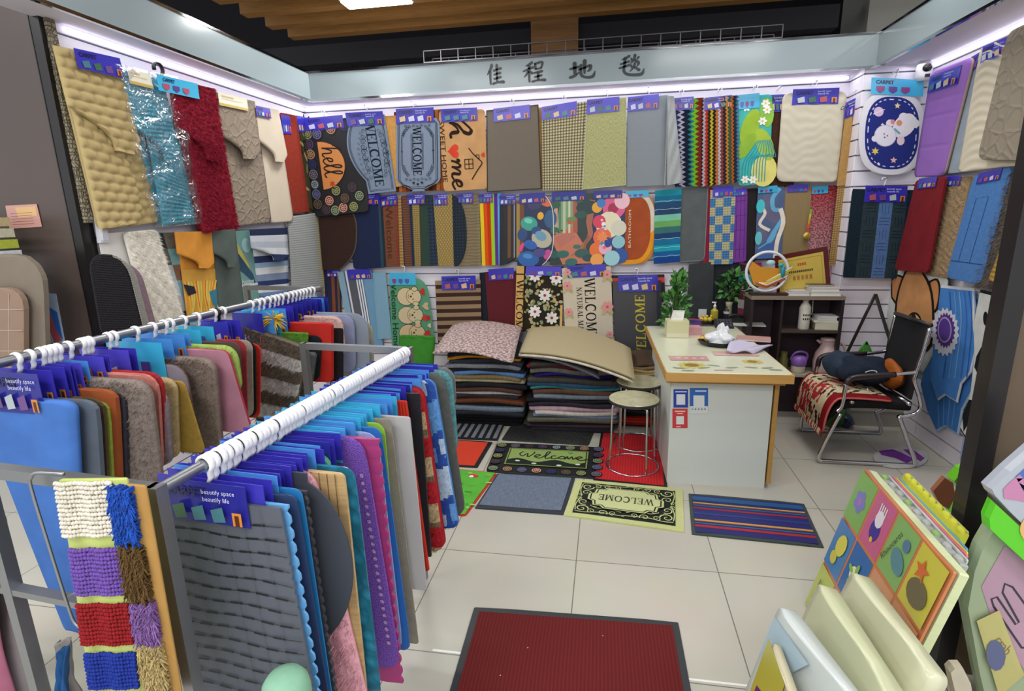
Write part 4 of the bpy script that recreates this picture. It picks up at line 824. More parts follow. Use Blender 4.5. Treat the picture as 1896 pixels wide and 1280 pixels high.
# ---- left wall, top row: three-piece sets
def shp_contour(v, W, H_):
    t = v/H_
    if t < .62: return 0, W
    k = (t-.62)/.38; a = .55*math.sin(min(1, k*1.25)*PI/2)
    return W*a, W*(1-.18*max(0, k-.6)/.4)
def shp_lid(v, W, H_):
    t = v/H_; return 0, W*max(.12, math.sqrt(max(0, 1-(1-t)**2.4)) if t < .9 else math.sqrt(max(0, 1-((t-.9)/.1)**2))*.95+.05)
def toilet_set(label, base, top, lid, col, kind, hf=None, style='blue', off=.05, crd=(.05, .0, .6, .12), cards_style=None, nx=14, ny=36, t=.012, fz=None, **mk):
    f = plane_pt('L', off); s = Sheet(*[f(*p) for p in base], t=t, r=.04, col=col, kind=kind, nx=nx, ny=ny, hf=hf, **mk)
    if fz: s.fuzz(*fz)
    o = s.done('toilet_mat_set', label, 'mat', 'three-piece bathroom mat sets', smooth=True); o['group'] = 'three-piece bathroom mat sets'
    f = plane_pt('L', off+(.034 if hf else .024))
    if lid:
        s2 = Sheet(*[f(*p) for p in lid], t=t, r=.1, col=col, kind=kind, nx=nx, ny=ny, hf=hf, shape=shp_lid, **mk); (s2.fuzz(fz[0]//2, *fz[1:]) if fz else None); s2.done('lid_cover', parent=o, smooth=True)
    f = plane_pt('L', off+(.058 if hf else .045))
    s3 = Sheet(*[f(*p) for p in top], t=t, r=.04, col=col, kind=kind, nx=nx, ny=ny, hf=hf, shape=shp_contour, **mk); (s3.fuzz(fz[0]//2, *fz[1:]) if fz else None); s3.done('contour_mat', parent=o, smooth=True)
    W, H_ = s3.W, s3.H; c = crd
    if c: card(o, *[s3.P(a*W, b_*H_, t+(.026 if hf else .01)) for a, b_ in ((c[0], c[1]), (c[2], c[1]), (c[2], c[3]), (c[0], c[3]))], style=style, txt=1)
    return o, s3
def hf_chunk(u, v): 
    a = (u/.07); b_ = (v/.045); r = int(b_); a += .5*(r % 2); return .015*abs(math.sin(PI*a))**.6*abs(math.sin(PI*b_))**.6
def hf_dia(u, v): a, b_ = (u+v*.6)/.05, (u-v*.6)/.05; return .012*(abs(math.sin(PI*a))*abs(math.sin(PI*b_)))**.6
toilet_set('tan chunky-knobbed three-piece bathroom mat set beside the dark pillar', [(98, 88), (212, 112), (292, 412), (180, 428)], [(96, 84), (214, 110), (262, 292), (140, 262)], [(128, 190), (240, 235), (262, 420), (182, 424)], '#b7a272', 'velvet', hf_chunk, crd=(.2, .0, .95, .2), nx=44, ny=90, dep=.3, dark=.92)
toilet_set('shiny cyan loop-pile bathroom mat set wrapped in clear plastic', [(222, 130), (300, 150), (370, 414), (292, 420)], [(220, 126), (300, 148), (335, 300), (262, 300)], [(268, 235), (330, 290), (358, 412), (300, 418)], '#3fa3bc', 'pile', lambda u, v: .004*math.sin(v*300)+.003*math.sin(u*90+v*40), crd=(.02, .0, .55, .16), off=.06, nx=16, ny=110, style='cream')
toilet_set('crimson shaggy three-piece bathroom mat set', [(312, 150), (392, 168), (438, 426), (366, 432)], [(310, 146), (394, 166), (415, 300), (330, 290)], [(338, 228), (398, 290), (414, 424), (372, 430)], '#8f2436', 'shag', nz(.018, 150, 150), off=.07, crd=(-.35, .0, .48, .2), style='sky', nx=30, ny=80, t=.018, dark=.7, fz=(9000, .016, .0016, .5, 3, .55, 1.35))
toilet_set('taupe pebble-embossed three-piece bathroom mat set', [(390, 172), (470, 190), (502, 412), (432, 420)], [(388, 168), (470, 188), (484, 296), (402, 292)], None, '#8e8172', 'cells', None, off=.06, crd=(.1, .0, .75, .2), style='cream', nx=10, ny=20, dark=.95, sc=.6, dep=.6)
toilet_set('cream smooth three-piece bathroom mat set', [(470, 198), (512, 206), (543, 410), (498, 414)], [(468, 194), (514, 204), (534, 302), (476, 296)], None, '#cfc2ae', 'velvet', None, off=.055, crd=(.0, .02, .55, .2), nx=10, ny=20, dark=.92)
wm('bath_mat', 'plain brick-red mat near the left end of the back wall', 'L', .05, [(516, 208), (548, 214), (572, 392), (540, 396)], col='#8e3528', kind='pile', r=.03, cards=((.0, .02, .5, .2),), txt=0)
def d_camo(s):
    rnd = random.Random(5)
    for i in range(26): s.disc(rnd.random()*s.W*.9, rnd.random()*s.H, .03+.02*rnd.random(), rnd.choice(['#8f8458', '#2c2a20', '#6a6a44', '#b0a26e']), 8, .012, rnd.random()*3)
wm('door_mat', 'olive and black patterned mat in the left corner of the walls', 'L', .03, [(546, 214), (572, 219), (596, 396), (568, 396)], col='#4a4630', kind='pile', draw=d_camo, r=.01, cards=((.0, .0, .7, .16),), txt=0)
# clear plastic film over the cyan set
f = plane_pt('L', .155); s = Sheet(*[f(*p) for p in [(214, 118), (330, 142), (376, 414), (285, 422)]], t=.0008, r=.0, nx=14, ny=30, bend=lambda a, c: Vector((.006*math.sin(a*9+c*13)+.004*math.sin(c*37+a*5), 0, 0)))
s.mats = [film()]; s.done('plastic_wrap', 'clear crinkled plastic wrap over the cyan bathroom mat set', 'plastic wrap', smooth=True)
f = plane_pt('B', .125); s = Sheet(*[f(*p) for p in [(1236, 178), (1248, 178), (1264, 338), (1234, 344)]], t=.006, r=.004, nx=6, ny=20, col='#a0a4a6', kind='gloss', bend=lambda a, c: Vector((0, .006*math.sin(a*9+c*23), 0)))
s.done('plastic_bag', 'grey see-through plastic bag edge between the light grey and the navy zigzag mats', 'plastic bag', smooth=True)
f = plane_pt('L', .10); hk_ = f(293, 128); hook(None, hk_, Vector((0, 1, 0)), .03, col=BLACKP, down=.02, w=.006, name='wall_hook'); tag(bpy.data.objects['wall_hook'], 'black plastic hook above the cyan plastic-wrapped set', 'hook')
# ---- left wall, lower row
wm('bath_mat', 'cream plush mat low on the left wall, next to the pillar', 'L', .03, [(180, 432), (250, 428), (310, 640), (215, 640)], col='#e6e2dc', kind='velvet', dark=.92, r=.02, cards=None)
wm('bath_mat', 'fluffy white fur mat low on the left wall', 'L', .06, [(226, 430), (286, 425), (352, 640), (282, 640)], col='#f4efe4', kind='shag', dark=.86, r=.03, nx=14, ny=60, hf=lambda u, v: .007*math.sin(u*83+v*31)*math.sin(v*77+u*20), t=.02, cards=None, fz=(6000, .018, .0014, .4, 5, .88, 1.1))
def d_patch(s):
    cs = [('#35413c', '#786d62'), ('#6d655c', '#7fb0b0'), ('#b9c4c8', '#8a6450'), ('#c8ccd0', '#7fb0b8'), ('#b0b4bc', '#a8a8b0'), ('#423c34', '#8ab4c0')]
    for j, (a, b_) in enumerate(cs):
        s.rectn(0, j/6, .42, (j+1)/6, a); s.rectn(.42, j/6, 1, (j+1)/6, b_)
wm('bath_mat', 'brown, grey and turquoise patchwork striped mat on the left wall', 'L', .045, [(276, 432), (328, 430), (372, 600), (332, 604)], col='#6d655c', kind='pile', r=.01, draw=d_patch, cards=None)
def d_fire(s):
    W, H_ = s.W, s.H
    for i in range(22):
        t = i/21; s.line([(t*W, .25*H_), ((t*.8+.1)*W, .6*H_), ((t+.1*math.sin(i))*W, .98*H_)], .012, ['#e0962c', '#e8b84c', '#d97a24', '#e6cf6a', '#cfae4a', '#d8c86a'][i % 6], sm=3)
    s.lay(); s.polyn([(.0, .3), (.3, .36), (.35, .5), (.1, .55)], '#2e2838'); s.polyn([(.75, .5), (1, .45), (1, .95), (.85, .8)], '#3a7c94')
o, s3 = toilet_set('orange and yellow flame-print bathroom mat set on the left wall', [(325, 432), (392, 430), (402, 580), (345, 590)], [(322, 430), (392, 428), (396, 498), (330, 496)], None, '#d8923c', 'velvet', None, off=.05, crd=None, nx=16, ny=20, dark=.8, colfn=None)
bpy.data.objects.remove(o.children[0]) if False else None
f = plane_pt('L', .064); s = Sheet(*[f(*p) for p in [(335, 500), (398, 498), (402, 580), (346, 588)]], t=.002, r=0, col='#d9a54a', kind='velvet'); d_fire(s); s.done('flame_print', parent=o)
toilet_set('grey-green plain bathroom mat set on the left wall', [(392, 430), (434, 426), (452, 575), (402, 582)], [(390, 428), (434, 424), (440, 496), (396, 494)], None, '#58625e', 'velvet', None, off=.055, crd=None, nx=10, ny=16)
def d_teal(s):
    W, H_ = s.W, s.H
    s.polyn([(0, .1), (.6, .45), (.7, .6), (0, .35)], '#b9ae5c'); s.polyn([(0, .25), (.8, .6), (.9, .75), (0, .5)], '#2c4a62'); s.rectn(0, .72, 1, .75, '#c8d4d4'); s.text('happy', .45*W, .68*H_, .04, 0, '#d8e0dc'); s.disc(.6*W, .2*H_, .05, '#9cc4c4', 10)
wm('bath_mat', 'teal plastic-wrapped printed mat between grey-green and striped sets', 'L', .05, [(430, 428), (462, 426), (480, 560), (448, 566)], col='#6f9a92', kind='gloss', r=.005, draw=d_teal, cards=None)
def strip_col(u, v): return L(['#26304e', '#c8ccd4', '#b0b8c4', '#d4d8dc', '#2e3a60', '#8aa4c0', '#d0d4d8', '#7c8ca8', '#2c3a66', '#dcdfe2', '#6c8cb4', '#c4ccd4'][int(v/.045) % 12])
toilet_set('blue and white cross-striped bathroom mat set on the left wall', [(462, 428), (530, 424), (534, 546), (478, 552)], [(460, 426), (530, 422), (534, 484), (466, 480)], None, '#8a9ab8', 'velvet', None, off=.05, crd=None, nx=8, ny=40, dark=.85, colfn=strip_col)
wm('door_mat', 'silver-grey ribbed mat with a beige edge at the left corner', 'L', .045, [(532, 402), (588, 394), (600, 540), (540, 545)], col='#9ea2a0', kind='ribv', sc=.55, dark=.75, r=.03, draw=lambda s: s.rectn(.86, 0, 1, 1, '#a8a486'), cards=None)
# rounded mats stacked on edge against the pillar
for i, (dx, c, kd, lab) in enumerate(((16, '#8d7680', 'pile', 'mauve rounded mat, rear one of three leaning beside the pillar'), (8, '#9c9a94', 'pile', 'grey rounded mat, middle one of three leaning beside the pillar'), (0, '#26242a', 'knots', 'black mesh rounded mat with pale binding leaning beside the pillar'))):
    f = plane_pt('L', .13+.03*i)
    s = Sheet(*[f(*p) for p in [(160+dx, 468+dx), (230+dx*1.6, 474+dx), (272+dx*1.6, 640), (190+dx, 640)]], t=.014, r=.09, col=c, kind=kd, nx=6, ny=10, sc=1.5)
    if i == 2:
        s.line([(s.W-.09, .006), (s.W-.045, .02), (s.W-.015, .06), (s.W-.006, .1), (s.W-.006, s.H)], .01, '#a8a49c')
    s.done('bath_mat', lab, 'mat')
# ---- pillar in the right corner
def d_space(s):
    W, H_ = s.W, s.H
    def ov(k, n=36): return [(W/2+(W/2-k)*math.copysign(abs(math.cos(a))**.75, math.cos(a)), H_/2+(H_/2-k)*math.copysign(abs(math.sin(a))**.75, math.sin(a))) for a in (2*PI*i/n for i in range(n))]
    s.poly(ov(.035), '#24307c'); s.lay(); P_ = ov(.052, 60)
    for i in range(0, 60, 2): s.line([P_[i], P_[(i+1) % 60]], .006, '#d8dcf0')
    s.disc(.28*W, .25*H_, .03, '#d8c0d8', 12); s.line([(.2*W, .28*H_), (.37*W, .22*H_)], .005, '#e8e0f0'); s.star(.56*W, .17*H_, .02, '#e0d49a', 5); s.star(.26*W, .72*H_, .026, '#e0d060', 6); s.star(.55*W, .82*H_, .022, '#e8c0b0'); s.star(.32*W, .87*H_, .012, '#e8e8f0', 4); s.star(.35*W, .4*H_, .012, '#e8e8f0', 4)
    # a little white animal in a bubble helmet, drawn head down
    s.disc(.68*W, .4*H_, .085, '#eae6ea', 18, .06, 2.2); s.disc(.66*W, .3*H_, .028, '#e4e6ea', 10); s.disc(.84*W, .37*H_, .028, '#e4e6ea', 10); s.disc(.46*W, .38*H_, .024, '#e6e2e4', 10); s.disc(.64*W, .58*H_, .024, '#e6d2d4', 10, .03)
    s.lay(); s.disc(.4*W, .53*H_, .068, '#c8c4d8', 20); s.lay(); s.disc(.4*W, .53*H_, .063, '#e6e4ec', 20); s.disc(.24*W, .57*H_, .02, '#e6e4ec', 8); s.lay(); s.disc(.6*W, .37*H_, .018, '#d89a6c', 8); s.disc(.5*W, .36*H_, .014, '#dc8c94', 8); s.line([(.53*W, .44*H_), (.62*W, .5*H_)], .012, '#6ab0b8')
    for a, c in ((.38, .51), (.43, .53), (.39, .55)): s.disc(a*W, c*H_, .005, '#5a5660', 6)
wm('bath_mat', 'white-edged oval navy mat with a white animal astronaut, on the corner pillar', 'K', .05, [(1594, 166), (1716, 172), (1706, 326), (1586, 322)], col='#dcdce2', kind='velvet', dark=.93, shape=ellipse_shape(2.7), ny=28, nx=10, draw=d_space, cards=((.14, -.14, .93, .05),), style='sky', txt=1, hk=.5)
def d_dk(s):
    W, H_ = s.W, s.H
    s.rectn(.46, 0, .68, 1, '#5c7cb0'); s.rectn(0, 0, .2, 1, '#1f2e38'); s.rectn(.9, 0, 1, 1, '#1c2b3c'); s.lay()
    for j in range(7):
        for k, (a, b_) in enumerate(((.22, .44), (.47, .67), (.7, .9))):
            c = '#3f5678' if k == 1 else '#202f36'
            if (j+k) % 2: [s.line([(W*(a+.02), H_*(j+q)/7), (W*(b_-.02), H_*(j+q)/7)], .003, c) for q in (.2, .45, .7)]
            else: [s.line([(W*(a+(b_-a)*q), H_*(j+.12)/7), (W*(a+(b_-a)*q), H_*(j+.85)/7)], .003, c) for q in (.25, .5, .75)]
wm('bath_mat', 'dark slate basket-pattern mat with a light blue stripe, on the corner pillar', 'K', .06, [(1578, 350), (1692, 352), (1672, 516), (1560, 514)], col='#33434a', kind='pile', r=.02, draw=d_dk, cards=((.2, -.04, .88, .14),), txt=2, hk=.5)
tagd = MB(); p = onY(1711, 133, KY-.06)
tagd.lathe([(.0, -.055), (.038, -.055), (.046, -.03), (.046, .03), (.03, .06), (0, .066)], 16, p, '#e9e9ee'); r_ = tagd.build('security_camera', [fab('gloss', 1, 0, .3)], None, True); tag(r_, 'white security camera with a black round lens high in the right corner', 'security camera')
mb = MB(); mb.ball(p+Vector((-.004, -.042, .016)), (.028, .014, .026), '#141416', 0, 14, 8); mb.build('lens', [fab('gloss', 1, 0, .1)], r_, True)
mb = MB(); mb.box((-.013, -.052, -.04), (.013, -.04, -.022), '#141416', 0, None, None, None, p); mb.build('sensor_panel', [fab('gloss', 1, 0, .1)], r_)
# ---- right wall
wm('bath_mat', 'lilac mat with embossed cross ribs, top row of right wall', 'R', .06, [(1728, 134), (1808, 104), (1752, 326), (1696, 328)], col='#9a6ec0', kind='velvet', dark=.9, r=.04, t=.02, nx=8, ny=60, hf=lambda u, v: -.004*(abs(math.sin(PI*v/.09)) < .12), edge='#b8a08c', cards=((.05, .04, .82, .2),))
wm('bath_mat', 'grey-blue mat mostly hidden between the lilac and cream mats', 'R', .045, [(1792, 130), (1830, 110), (1800, 318), (1752, 322)], col='#9aa6b4', kind='velvet', cards=((.2, -.1, 1.0, .04),), txt=1)
wm('bath_mat', 'cream wavy-embossed mat, top row of right wall', 'R', .075, [(1818, 90), (1905, 56), (1905, 305), (1776, 320)], col='#d8cfb8', kind='velvet', dark=.95, r=.03, t=.014, nx=20, ny=60, hf=lambda u, v: .006*(.5+.5*math.sin(v*120+4*math.sin(u*16)+v*u*60)), cards=((.12, .0, .7, .13),))
wm('bath_mat', 'taupe stone-embossed rounded mat nearest the camera on the right wall', 'R', .12, [(1872, 60), (1990, 0), (1990, 300), (1814, 296)], col='#948a7a', kind='cells', sc=.5, dark=.96, dep=.6, r=.05, t=.02, cards=None)
wm('bath_mat', 'dark red plush mat, second row of right wall', 'R', .09, [(1700, 334), (1756, 326), (1722, 506), (1660, 500)], col='#7c1f26', kind='velvet', r=.03, t=.02, cards=((.18, -.01, .8, .1),), txt=0, bend=None)
wm('bath_mat', 'tan fleecy mat, second row of right wall', 'R', .045, [(1756, 330), (1804, 326), (1762, 516), (1714, 508)], col='#a89070', kind='shag', sc=1.6, r=.03, t=.02, nx=8, ny=30, hf=lambda u, v: .003*math.sin(u*120)*math.sin(v*130), cards=((.05, -.02, .7, .08),), txt=0, fz=(4000, .007, .0014, .2, 7, .75, 1.2))
def d_br(s):
    W, H_ = s.W, s.H; s.line([(.3*W, .22*H_), (.62*W, .22*H_), (.6*W, .82*H_), (.28*W, .82*H_)], .005, '#2c4c84', True); s.line([(.05*W, .82*H_), (.95*W, .82*H_)], .005, '#2c4c84')
wm('bath_mat', 'light blue fleecy mat with an embossed rectangle, second row of right wall', 'R', .075, [(1808, 326), (1882, 308), (1820, 528), (1756, 514)], col='#5585c4', kind='shag', sc=1.8, dark=.7, r=.04, t=.02, draw=d_br, cards=((.2, -.01, .8, .09),), txt=0)
wm('bath_mat', 'long-haired grey-brown shaggy mat beside the light blue fleecy one', 'R', .062, [(1880, 318), (1912, 312), (1862, 538), (1808, 530)], col='#7b7169', kind='shag', dark=.45, r=.03, t=.02, nx=8, ny=40, hf=lambda u, v: .007*math.sin(u*90+v*31)*math.sin(v*60), cards=None, fz=(5000, .02, .0014, .5, 6, .5, 1.5))
wm('bath_mat', 'mustard corduroy-ribbed mat at the right edge', 'R', .1, [(1906, 330), (2000, 300), (1930, 545), (1832, 520)], col='#bf9a48', kind='velvet', dark=.9, r=.02, t=.014, nx=4, ny=90, hf=lambda u, v: .012*abs(math.sin(PI*v/.026)), cards=None)
# lower right: cut-out shaped mats
def wmp(name, label, pl, off, px, col, t=.01, draw=None, kind='velvet', rim=None, **mk):
    """a mat cut to an outline given point by point"""
    f = plane_pt(pl, off); P = [f(*p) for p in px]; c = sum(P, Vector())/len(P)
    fr = not (isinstance(pl, str) and pl not in 'BK'); X = Vector((1, 0, 0)) if fr else Vector((0, -1, 0)); n = Vector((0, -1, 0)) if fr else Vector((-1, 0, 0)); Z = Vector((0, 0, 1))
    uv = [((p-c).dot(X), (p-c).dot(Z)) for p in P]
    k = max(max(abs(a), abs(b_)) for a, b_ in uv)
    mb = MB(); i0 = len(mb.v); N_ = len(P)
    pr = [c+X*(a*.96)+Z*(b_*.96) for a, b_ in uv]
    for p in P: mb.v.append(p)
    for p in P: mb.v.append(p+n*(t*.5))
    for p in pr: mb.v.append(p+n*t)
    ec = rim or col
    for i in range(N_):
        j = (i+1) % N_
        mb.face((i, j, N_+j, N_+i), ec, 0); mb.face((N_+i, N_+j, 2*N_+j, 2*N_+i), ec, 0, [uv[i], uv[j], uv[j], uv[i]])
    mb.face([2*N_+i for i in range(N_)], col, 0, uv); mb.face([i for i in range(N_)][::-1], ec, 0)
    class D: pass
    d = D(); d.layer = 0
    def poly(pp, cc):
        mb.poly([f(*q)+n*(t+.0008*(d.layer+1)) for q in pp], cc, 0)
    d.poly = poly; d.line = lambda pp, w, cc, sm=0: [poly(q, cc) for q in strokequads(smooth2(pp, sm) if sm else pp, w)]
    d.disc = lambda x, y, r, cc, ry=None, nn=20: poly([(x+r*math.cos(2*PI*i/nn), y+(ry or r)*math.sin(2*PI*i/nn)) for i in range(nn)], cc)
    if draw: draw(d)
    o = mb.build(name, [fab(kind, **mk)], None); tag(o, label, 'mat'); return o
def d_bear(d):
    d.poly(smooth2([(1652, 518), (1662, 508), (1678, 514), (1686, 530), (1678, 560), (1664, 566), (1653, 552)], 3), '#1d1612'); d.poly(smooth2([(1724, 520), (1740, 516), (1746, 540), (1740, 574), (1728, 578), (1722, 550)], 3), '#1d1612'); d.layer = 1
    d.poly(smooth2([(1655, 520), (1663, 512), (1676, 517), (1682, 530), (1675, 555), (1665, 561), (1656, 550)], 3), '#c98a58'); d.poly(smooth2([(1727, 523), (1738, 520), (1742, 540), (1737, 570), (1730, 573), (1725, 550)], 3), '#c98a58'); d.layer = 2
    P_ = [(1680, 500), (1668, 530), (1660, 575), (1664, 640), (1700, 655), (1730, 640), (1734, 575), (1728, 530), (1712, 500)]
    d.poly(smooth2(P_, 3), '#1d1612'); d.layer = 3; d.poly(smooth2([(1683, 503), (1671, 532), (1664, 576), (1668, 636), (1700, 650), (1726, 636), (1730, 575), (1724, 532), (1709, 503)], 3), '#d09560'); d.layer = 4
    d.disc(1697, 598, 14, '#1d1612', 20); d.layer = 5; d.disc(1697, 600, 12, '#d8bd8c', 18); d.layer = 6; d.disc(1696, 590, 5, '#2c1a12', 9); d.disc(1684, 512, 12, '#c98a3c', 8) if False else None
wmp('shaped_mat', 'upside-down teddy-bear-shaped tan mat on white behind the black chair', 'R', .045, [(1650, 490), (1700, 488), (1745, 492), (1756, 520), (1752, 580), (1738, 640), (1710, 690), (1670, 680), (1648, 620), (1640, 560), (1642, 520)], '#cfd2cc', draw=d_bear)
wmp('shaped_mat', 'pale sea-green mat with outlined waves between the chair and the blue flower mat', 'R', .03, [(1716, 520), (1748, 530), (1752, 600), (1742, 660), (1722, 712), (1700, 700), (1706, 640), (1712, 580)], '#a9bdb6', draw=lambda d: [d.line([(1712+6*k, 590), (1724+4*k, 640), (1708+6*k, 690)], 1.5, '#4c6a68', 3) for k in range(3)])
def d_fl(d):
    d.layer = 1
    for k in range(9): d.line([(1762+9*k, 540), (1764+10*k, 600), (1750+11*k, 700)], 2.0, ['#2f5fb4', '#6ea2dc', '#7db0e6', '#3d70c0'][k % 4], 3)
    d.layer = 2; P_ = []
    for i in range(40): a = 2*PI*i/40; k = 1 if i % 2 else .86; P_.append((1754+27*k*math.cos(a), 615+46*k*math.sin(a)))
    d.poly(P_, '#dcdce8'); d.layer = 3; P_ = []
    for i in range(40): a = 2*PI*i/40; k = 1 if i % 2 else .84; P_.append((1755+19*k*math.cos(a), 612+34*k*math.sin(a)))
    d.poly(P_, '#5a3a8c'); d.layer = 4; d.disc(1754, 611, 13, '#b8a0d8', 24); d.layer = 5; d.disc(1754, 611, 11, '#5f3f98', 21)
wmp('shaped_mat', 'blue flower-shaped mat with a purple centre, lower right wall, front one', 'R', .06, [(1744, 528), (1806, 534), (1806, 600), (1812, 640), (1800, 690), (1782, 712), (1774, 746), (1752, 732), (1738, 742), (1724, 700), (1730, 640), (1738, 580)], '#4a86d0', draw=d_fl, rim='#c8cad0')
wmp('shaped_mat', 'larger plain blue petal mat hanging just behind the purple-centred flower mat', 'R', .035, [(1736, 540), (1826, 548), (1822, 640), (1806, 720), (1784, 760), (1776, 806), (1752, 790), (1736, 800), (1718, 760), (1706, 712), (1722, 640)], '#3f78bd', rim='#9fb4cc', draw=lambda d: [d.line([(1740+12*k, 720), (1742+8*k, 792)], 1.5, '#6a9cd4') for k in range(4)])
wmp('shaped_mat', 'white mat with black cow patches, lower right wall', 'R', .07, [(1818, 536), (1858, 546), (1846, 600), (1838, 660), (1826, 720), (1810, 780), (1790, 812), (1780, 796), (1800, 730), (1808, 660), (1806, 600)], '#d4d6d2', rim='#1c1a1c', draw=lambda d: (d.disc(1829, 590, 4.5, '#17161a', 13), d.poly([(1828, 630), (1812, 660), (1808, 680), (1816, 696), (1826, 670)], '#1c1b20'), d.poly([(1798, 740), (1806, 742), (1800, 780), (1788, 800), (1786, 770)], '#1c1b20')))
wmp('shaped_mat', 'cream and pink long mat edge at the right post', 'R', .09, [(1872, 548), (1884, 552), (1852, 700), (1826, 800), (1806, 836), (1796, 826), (1822, 760), (1846, 650)], '#cbb8ae', rim='#2a2224', draw=lambda d: d.poly([(1818, 780), (1826, 770), (1808, 826), (1798, 824)], '#c88a98'))
wmp('shaped_mat', 'blue and white sea print mat low at the right post', 'R', .05, [(1786, 812), (1806, 800), (1826, 810), (1812, 870), (1786, 880), (1780, 850)], '#8fa6cc', draw=lambda d: d.poly([(1786, 845), (1806, 850), (1796, 876), (1784, 870)], '#2b3a9c'))
# golden prize medal hanging over the speckled mat
mb = MB(); p = onY(1494, 437, WB-.1); r_ = empty('medal', p, 'gold medal on a rainbow ribbon hanging before the red speckled mat', 'medal')
mb.lathe([(.0, -.004), (.024, -.004), (.027, 0), (.024, .004), (0, .005)], 20, p, '#c9a94c', 0, Vector((1, 0, 0)), Vector((0, 0, 1)), Vector((0, -1, 0))); mb.build('medal_disc', [fab('gloss', 1, 0, .3, .9, .5)], r_, True)
mb = MB(); t_ = p+Vector((.012, 0, .19)); cs = ['#7fb03c', '#c8c03c', '#d89a2c', '#d8642c', '#c84a24']
for i in range(5):
    a, b_ = t_.lerp(p+Vector((0, 0, .02)), i/5), t_.lerp(p+Vector((0, 0, .02)), (i+1)/5); X = Vector((.007, 0, 0)); mb.poly([a-X, a+X, b_+X, b_-X], cs[i]); mb.poly([a+Vector((0, .002, 0))+X, a+Vector((0, .002, 0))-X, b_+Vector((0, .002, 0))-X, b_+Vector((0, .002, 0))+X], cs[i])
mb.build('ribbon', [fab('plain')], r_)
# ================================================================ THE TWO HANGING RACKS
Z3 = Vector((0, 0, 1))
class Rail:
    def __init__(s, xa, ya, xb, yb, z):
        s.xa, s.ya, s.k, s.z = xa, ya, (yb-ya)/(xb-xa), z
        s.A = s.pt(xa); s.B = s.pt(xb); s.d = (s.B-s.A).normalized(); s.X = s.d.cross(Z3).normalized()
    def pt(s, x): return onZ(x, s.ya+s.k*(x-s.xa), s.z)
R1 = Rail(0, 672, 590, 535, 1.10); R2 = Rail(290, 910, 755, 650, 1.0)
SERIAL = [0, 0]; FZ_ = {'grey-brown shaggy mat wi': (7000, .012), 'taupe long-pile rounded ': (7000, .012), 'brown and white cross-st': (9000, .018), 'dark grey speckled shagg': (5000, .02), 'red and tan striped chen': (6000, .012), 'candy pink fluffy mat on': (7000, .014), 'bright blue plush mat': (0, 0)}
def ritem(rail, hx, TR, BR, col, kind='pile', cst='blue', label='', txt=0, t=.014, r=.04, hkcol=None, name='bath_mat', cw=.22, ch=.085, yaw=0, lw=None, cz=.036, cn=3, group=None, card_=True, TLz=None, off=0.0, **kw):
    if rail is R2 and SERIAL[1]: cw = max(cw, .27)
    if rail is R2: SERIAL[1] = 1
    P = rail.pt(hx) + rail.d*off; n = rail.d.copy(); X = rail.X.copy()
    if yaw: rot = Matrix.Rotation(yaw, 3, 'Z'); n = rot @ n; X = rot @ X
    a, b_ = onP(*TR, P, n), onP(*BR, P, n)
    ua, ub = (a-P).dot(X), (b_-P).dot(X); za, zb = a.z-P.z, b_.z-P.z
    if lw is not None: la = lb = -lw
    else: la, lb = -min(ua, .22), -min(ub, .22)
    q = [P+X*la+Z3*(TLz if TLz is not None else za), P+X*ua+Z3*za, P+X*ub+Z3*zb, P+X*lb+Z3*zb]
    draw = kw.pop('draw', None); slats = kw.pop('cut', None)
    s = Sheet(*q, t=t, r=r, col=col, kind=kind, **kw)
    if draw: draw(s)
    fz = FZ_.get(label.split(',')[0][:24])
    if kind == 'shag' and not fz: fz = (2600, .010)
    if fz: s.fuzz(fz[0], fz[1], .0012, .3, 4, .65, 1.25)
    o = s.done(name, label, 'mat', group, smooth=bool(kw.get('hf') or kw.get('bend')))
    if card_:
        top = P - Z3*cz; off_ = -n*(t+s.bump+.003)
        if za < -cz-ch+.01: ch = -za-cz+.02
        c = card(o, top-X*cw/2+off_, top+X*cw/2+off_, top+X*cw/2-Z3*ch+off_, top-X*cw/2-Z3*ch+off_, cst, txt, cn, th=.003)
    hook(o, P, X, .018, col=hkcol, down=.026, w=.0042)
    SERIAL[0] += 1
    return o
shg = dict(nx=12, ny=34, hf=nz(.012, 190, 160))
# frames
def frame(rail, name, label, wide, nearx, farx, down=0.0):
    mb = MB(); P, Q = rail.pt(nearx), rail.pt(farx)
    r_ = empty(name, Vector((P.x, P.y, 0)), label, 'clothes rack')
    mb.tube([P, Q], .0125 if rail is R2 else .016, 14); mb.build('rail', STEEL, r_, True, angle=.6)
    for k, p in (('n', P), ('f', Q)):
        for u in (0, -wide):
            mb = MB(); a = p+rail.X*u
            mb.box((-.013, -.013, -a.z), (.013, .013, .012), '#ffffff', 0, rail.X, rail.d, Z3, a); mb.build('post', STEEL, r_)
        for z in (0, -.82):
            mb = MB(); mb.box((-wide, -.012, z-.013), (0, .012, z+.012), '#ffffff', 0, rail.X, rail.d, Z3, p); mb.build('crossbar', STEEL, r_)
    return r_
f2 = frame(R2, 'mat_rack', 'grey steel rack with one long rail packed with white hooks, nearest the camera', .46, 290, 757)
f1 = frame(R1, 'mat_rack', 'grey steel rack behind, its rail running along the left wall', .5, -150, 592)
# bent wire arm on the near end of the front rack
mb = MB(); a = R2.pt(290); f_ = lambda x, y: onP(x, y, a-R2.d*.03, R2.d)
mb.tube([f_(*p) for p in smooth2([(118, 878), (70, 876), (58, 884), (58, 905), (90, 1010), (125, 1120), (140, 1156), (160, 1166)], 4)], .0035, 6); mb.tube([f_(127, 1105), f_(150, 1092)], .0025, 6)
mb.build('wire_arm', STEEL, f2, True)
mb = MB(); mb.box((-.5, -.012, -.30), (-.14, .012, -.285), '#ffffff', 0, R2.X, R2.d, Z3, a); mb.build('lower_bar', STEEL, f2)
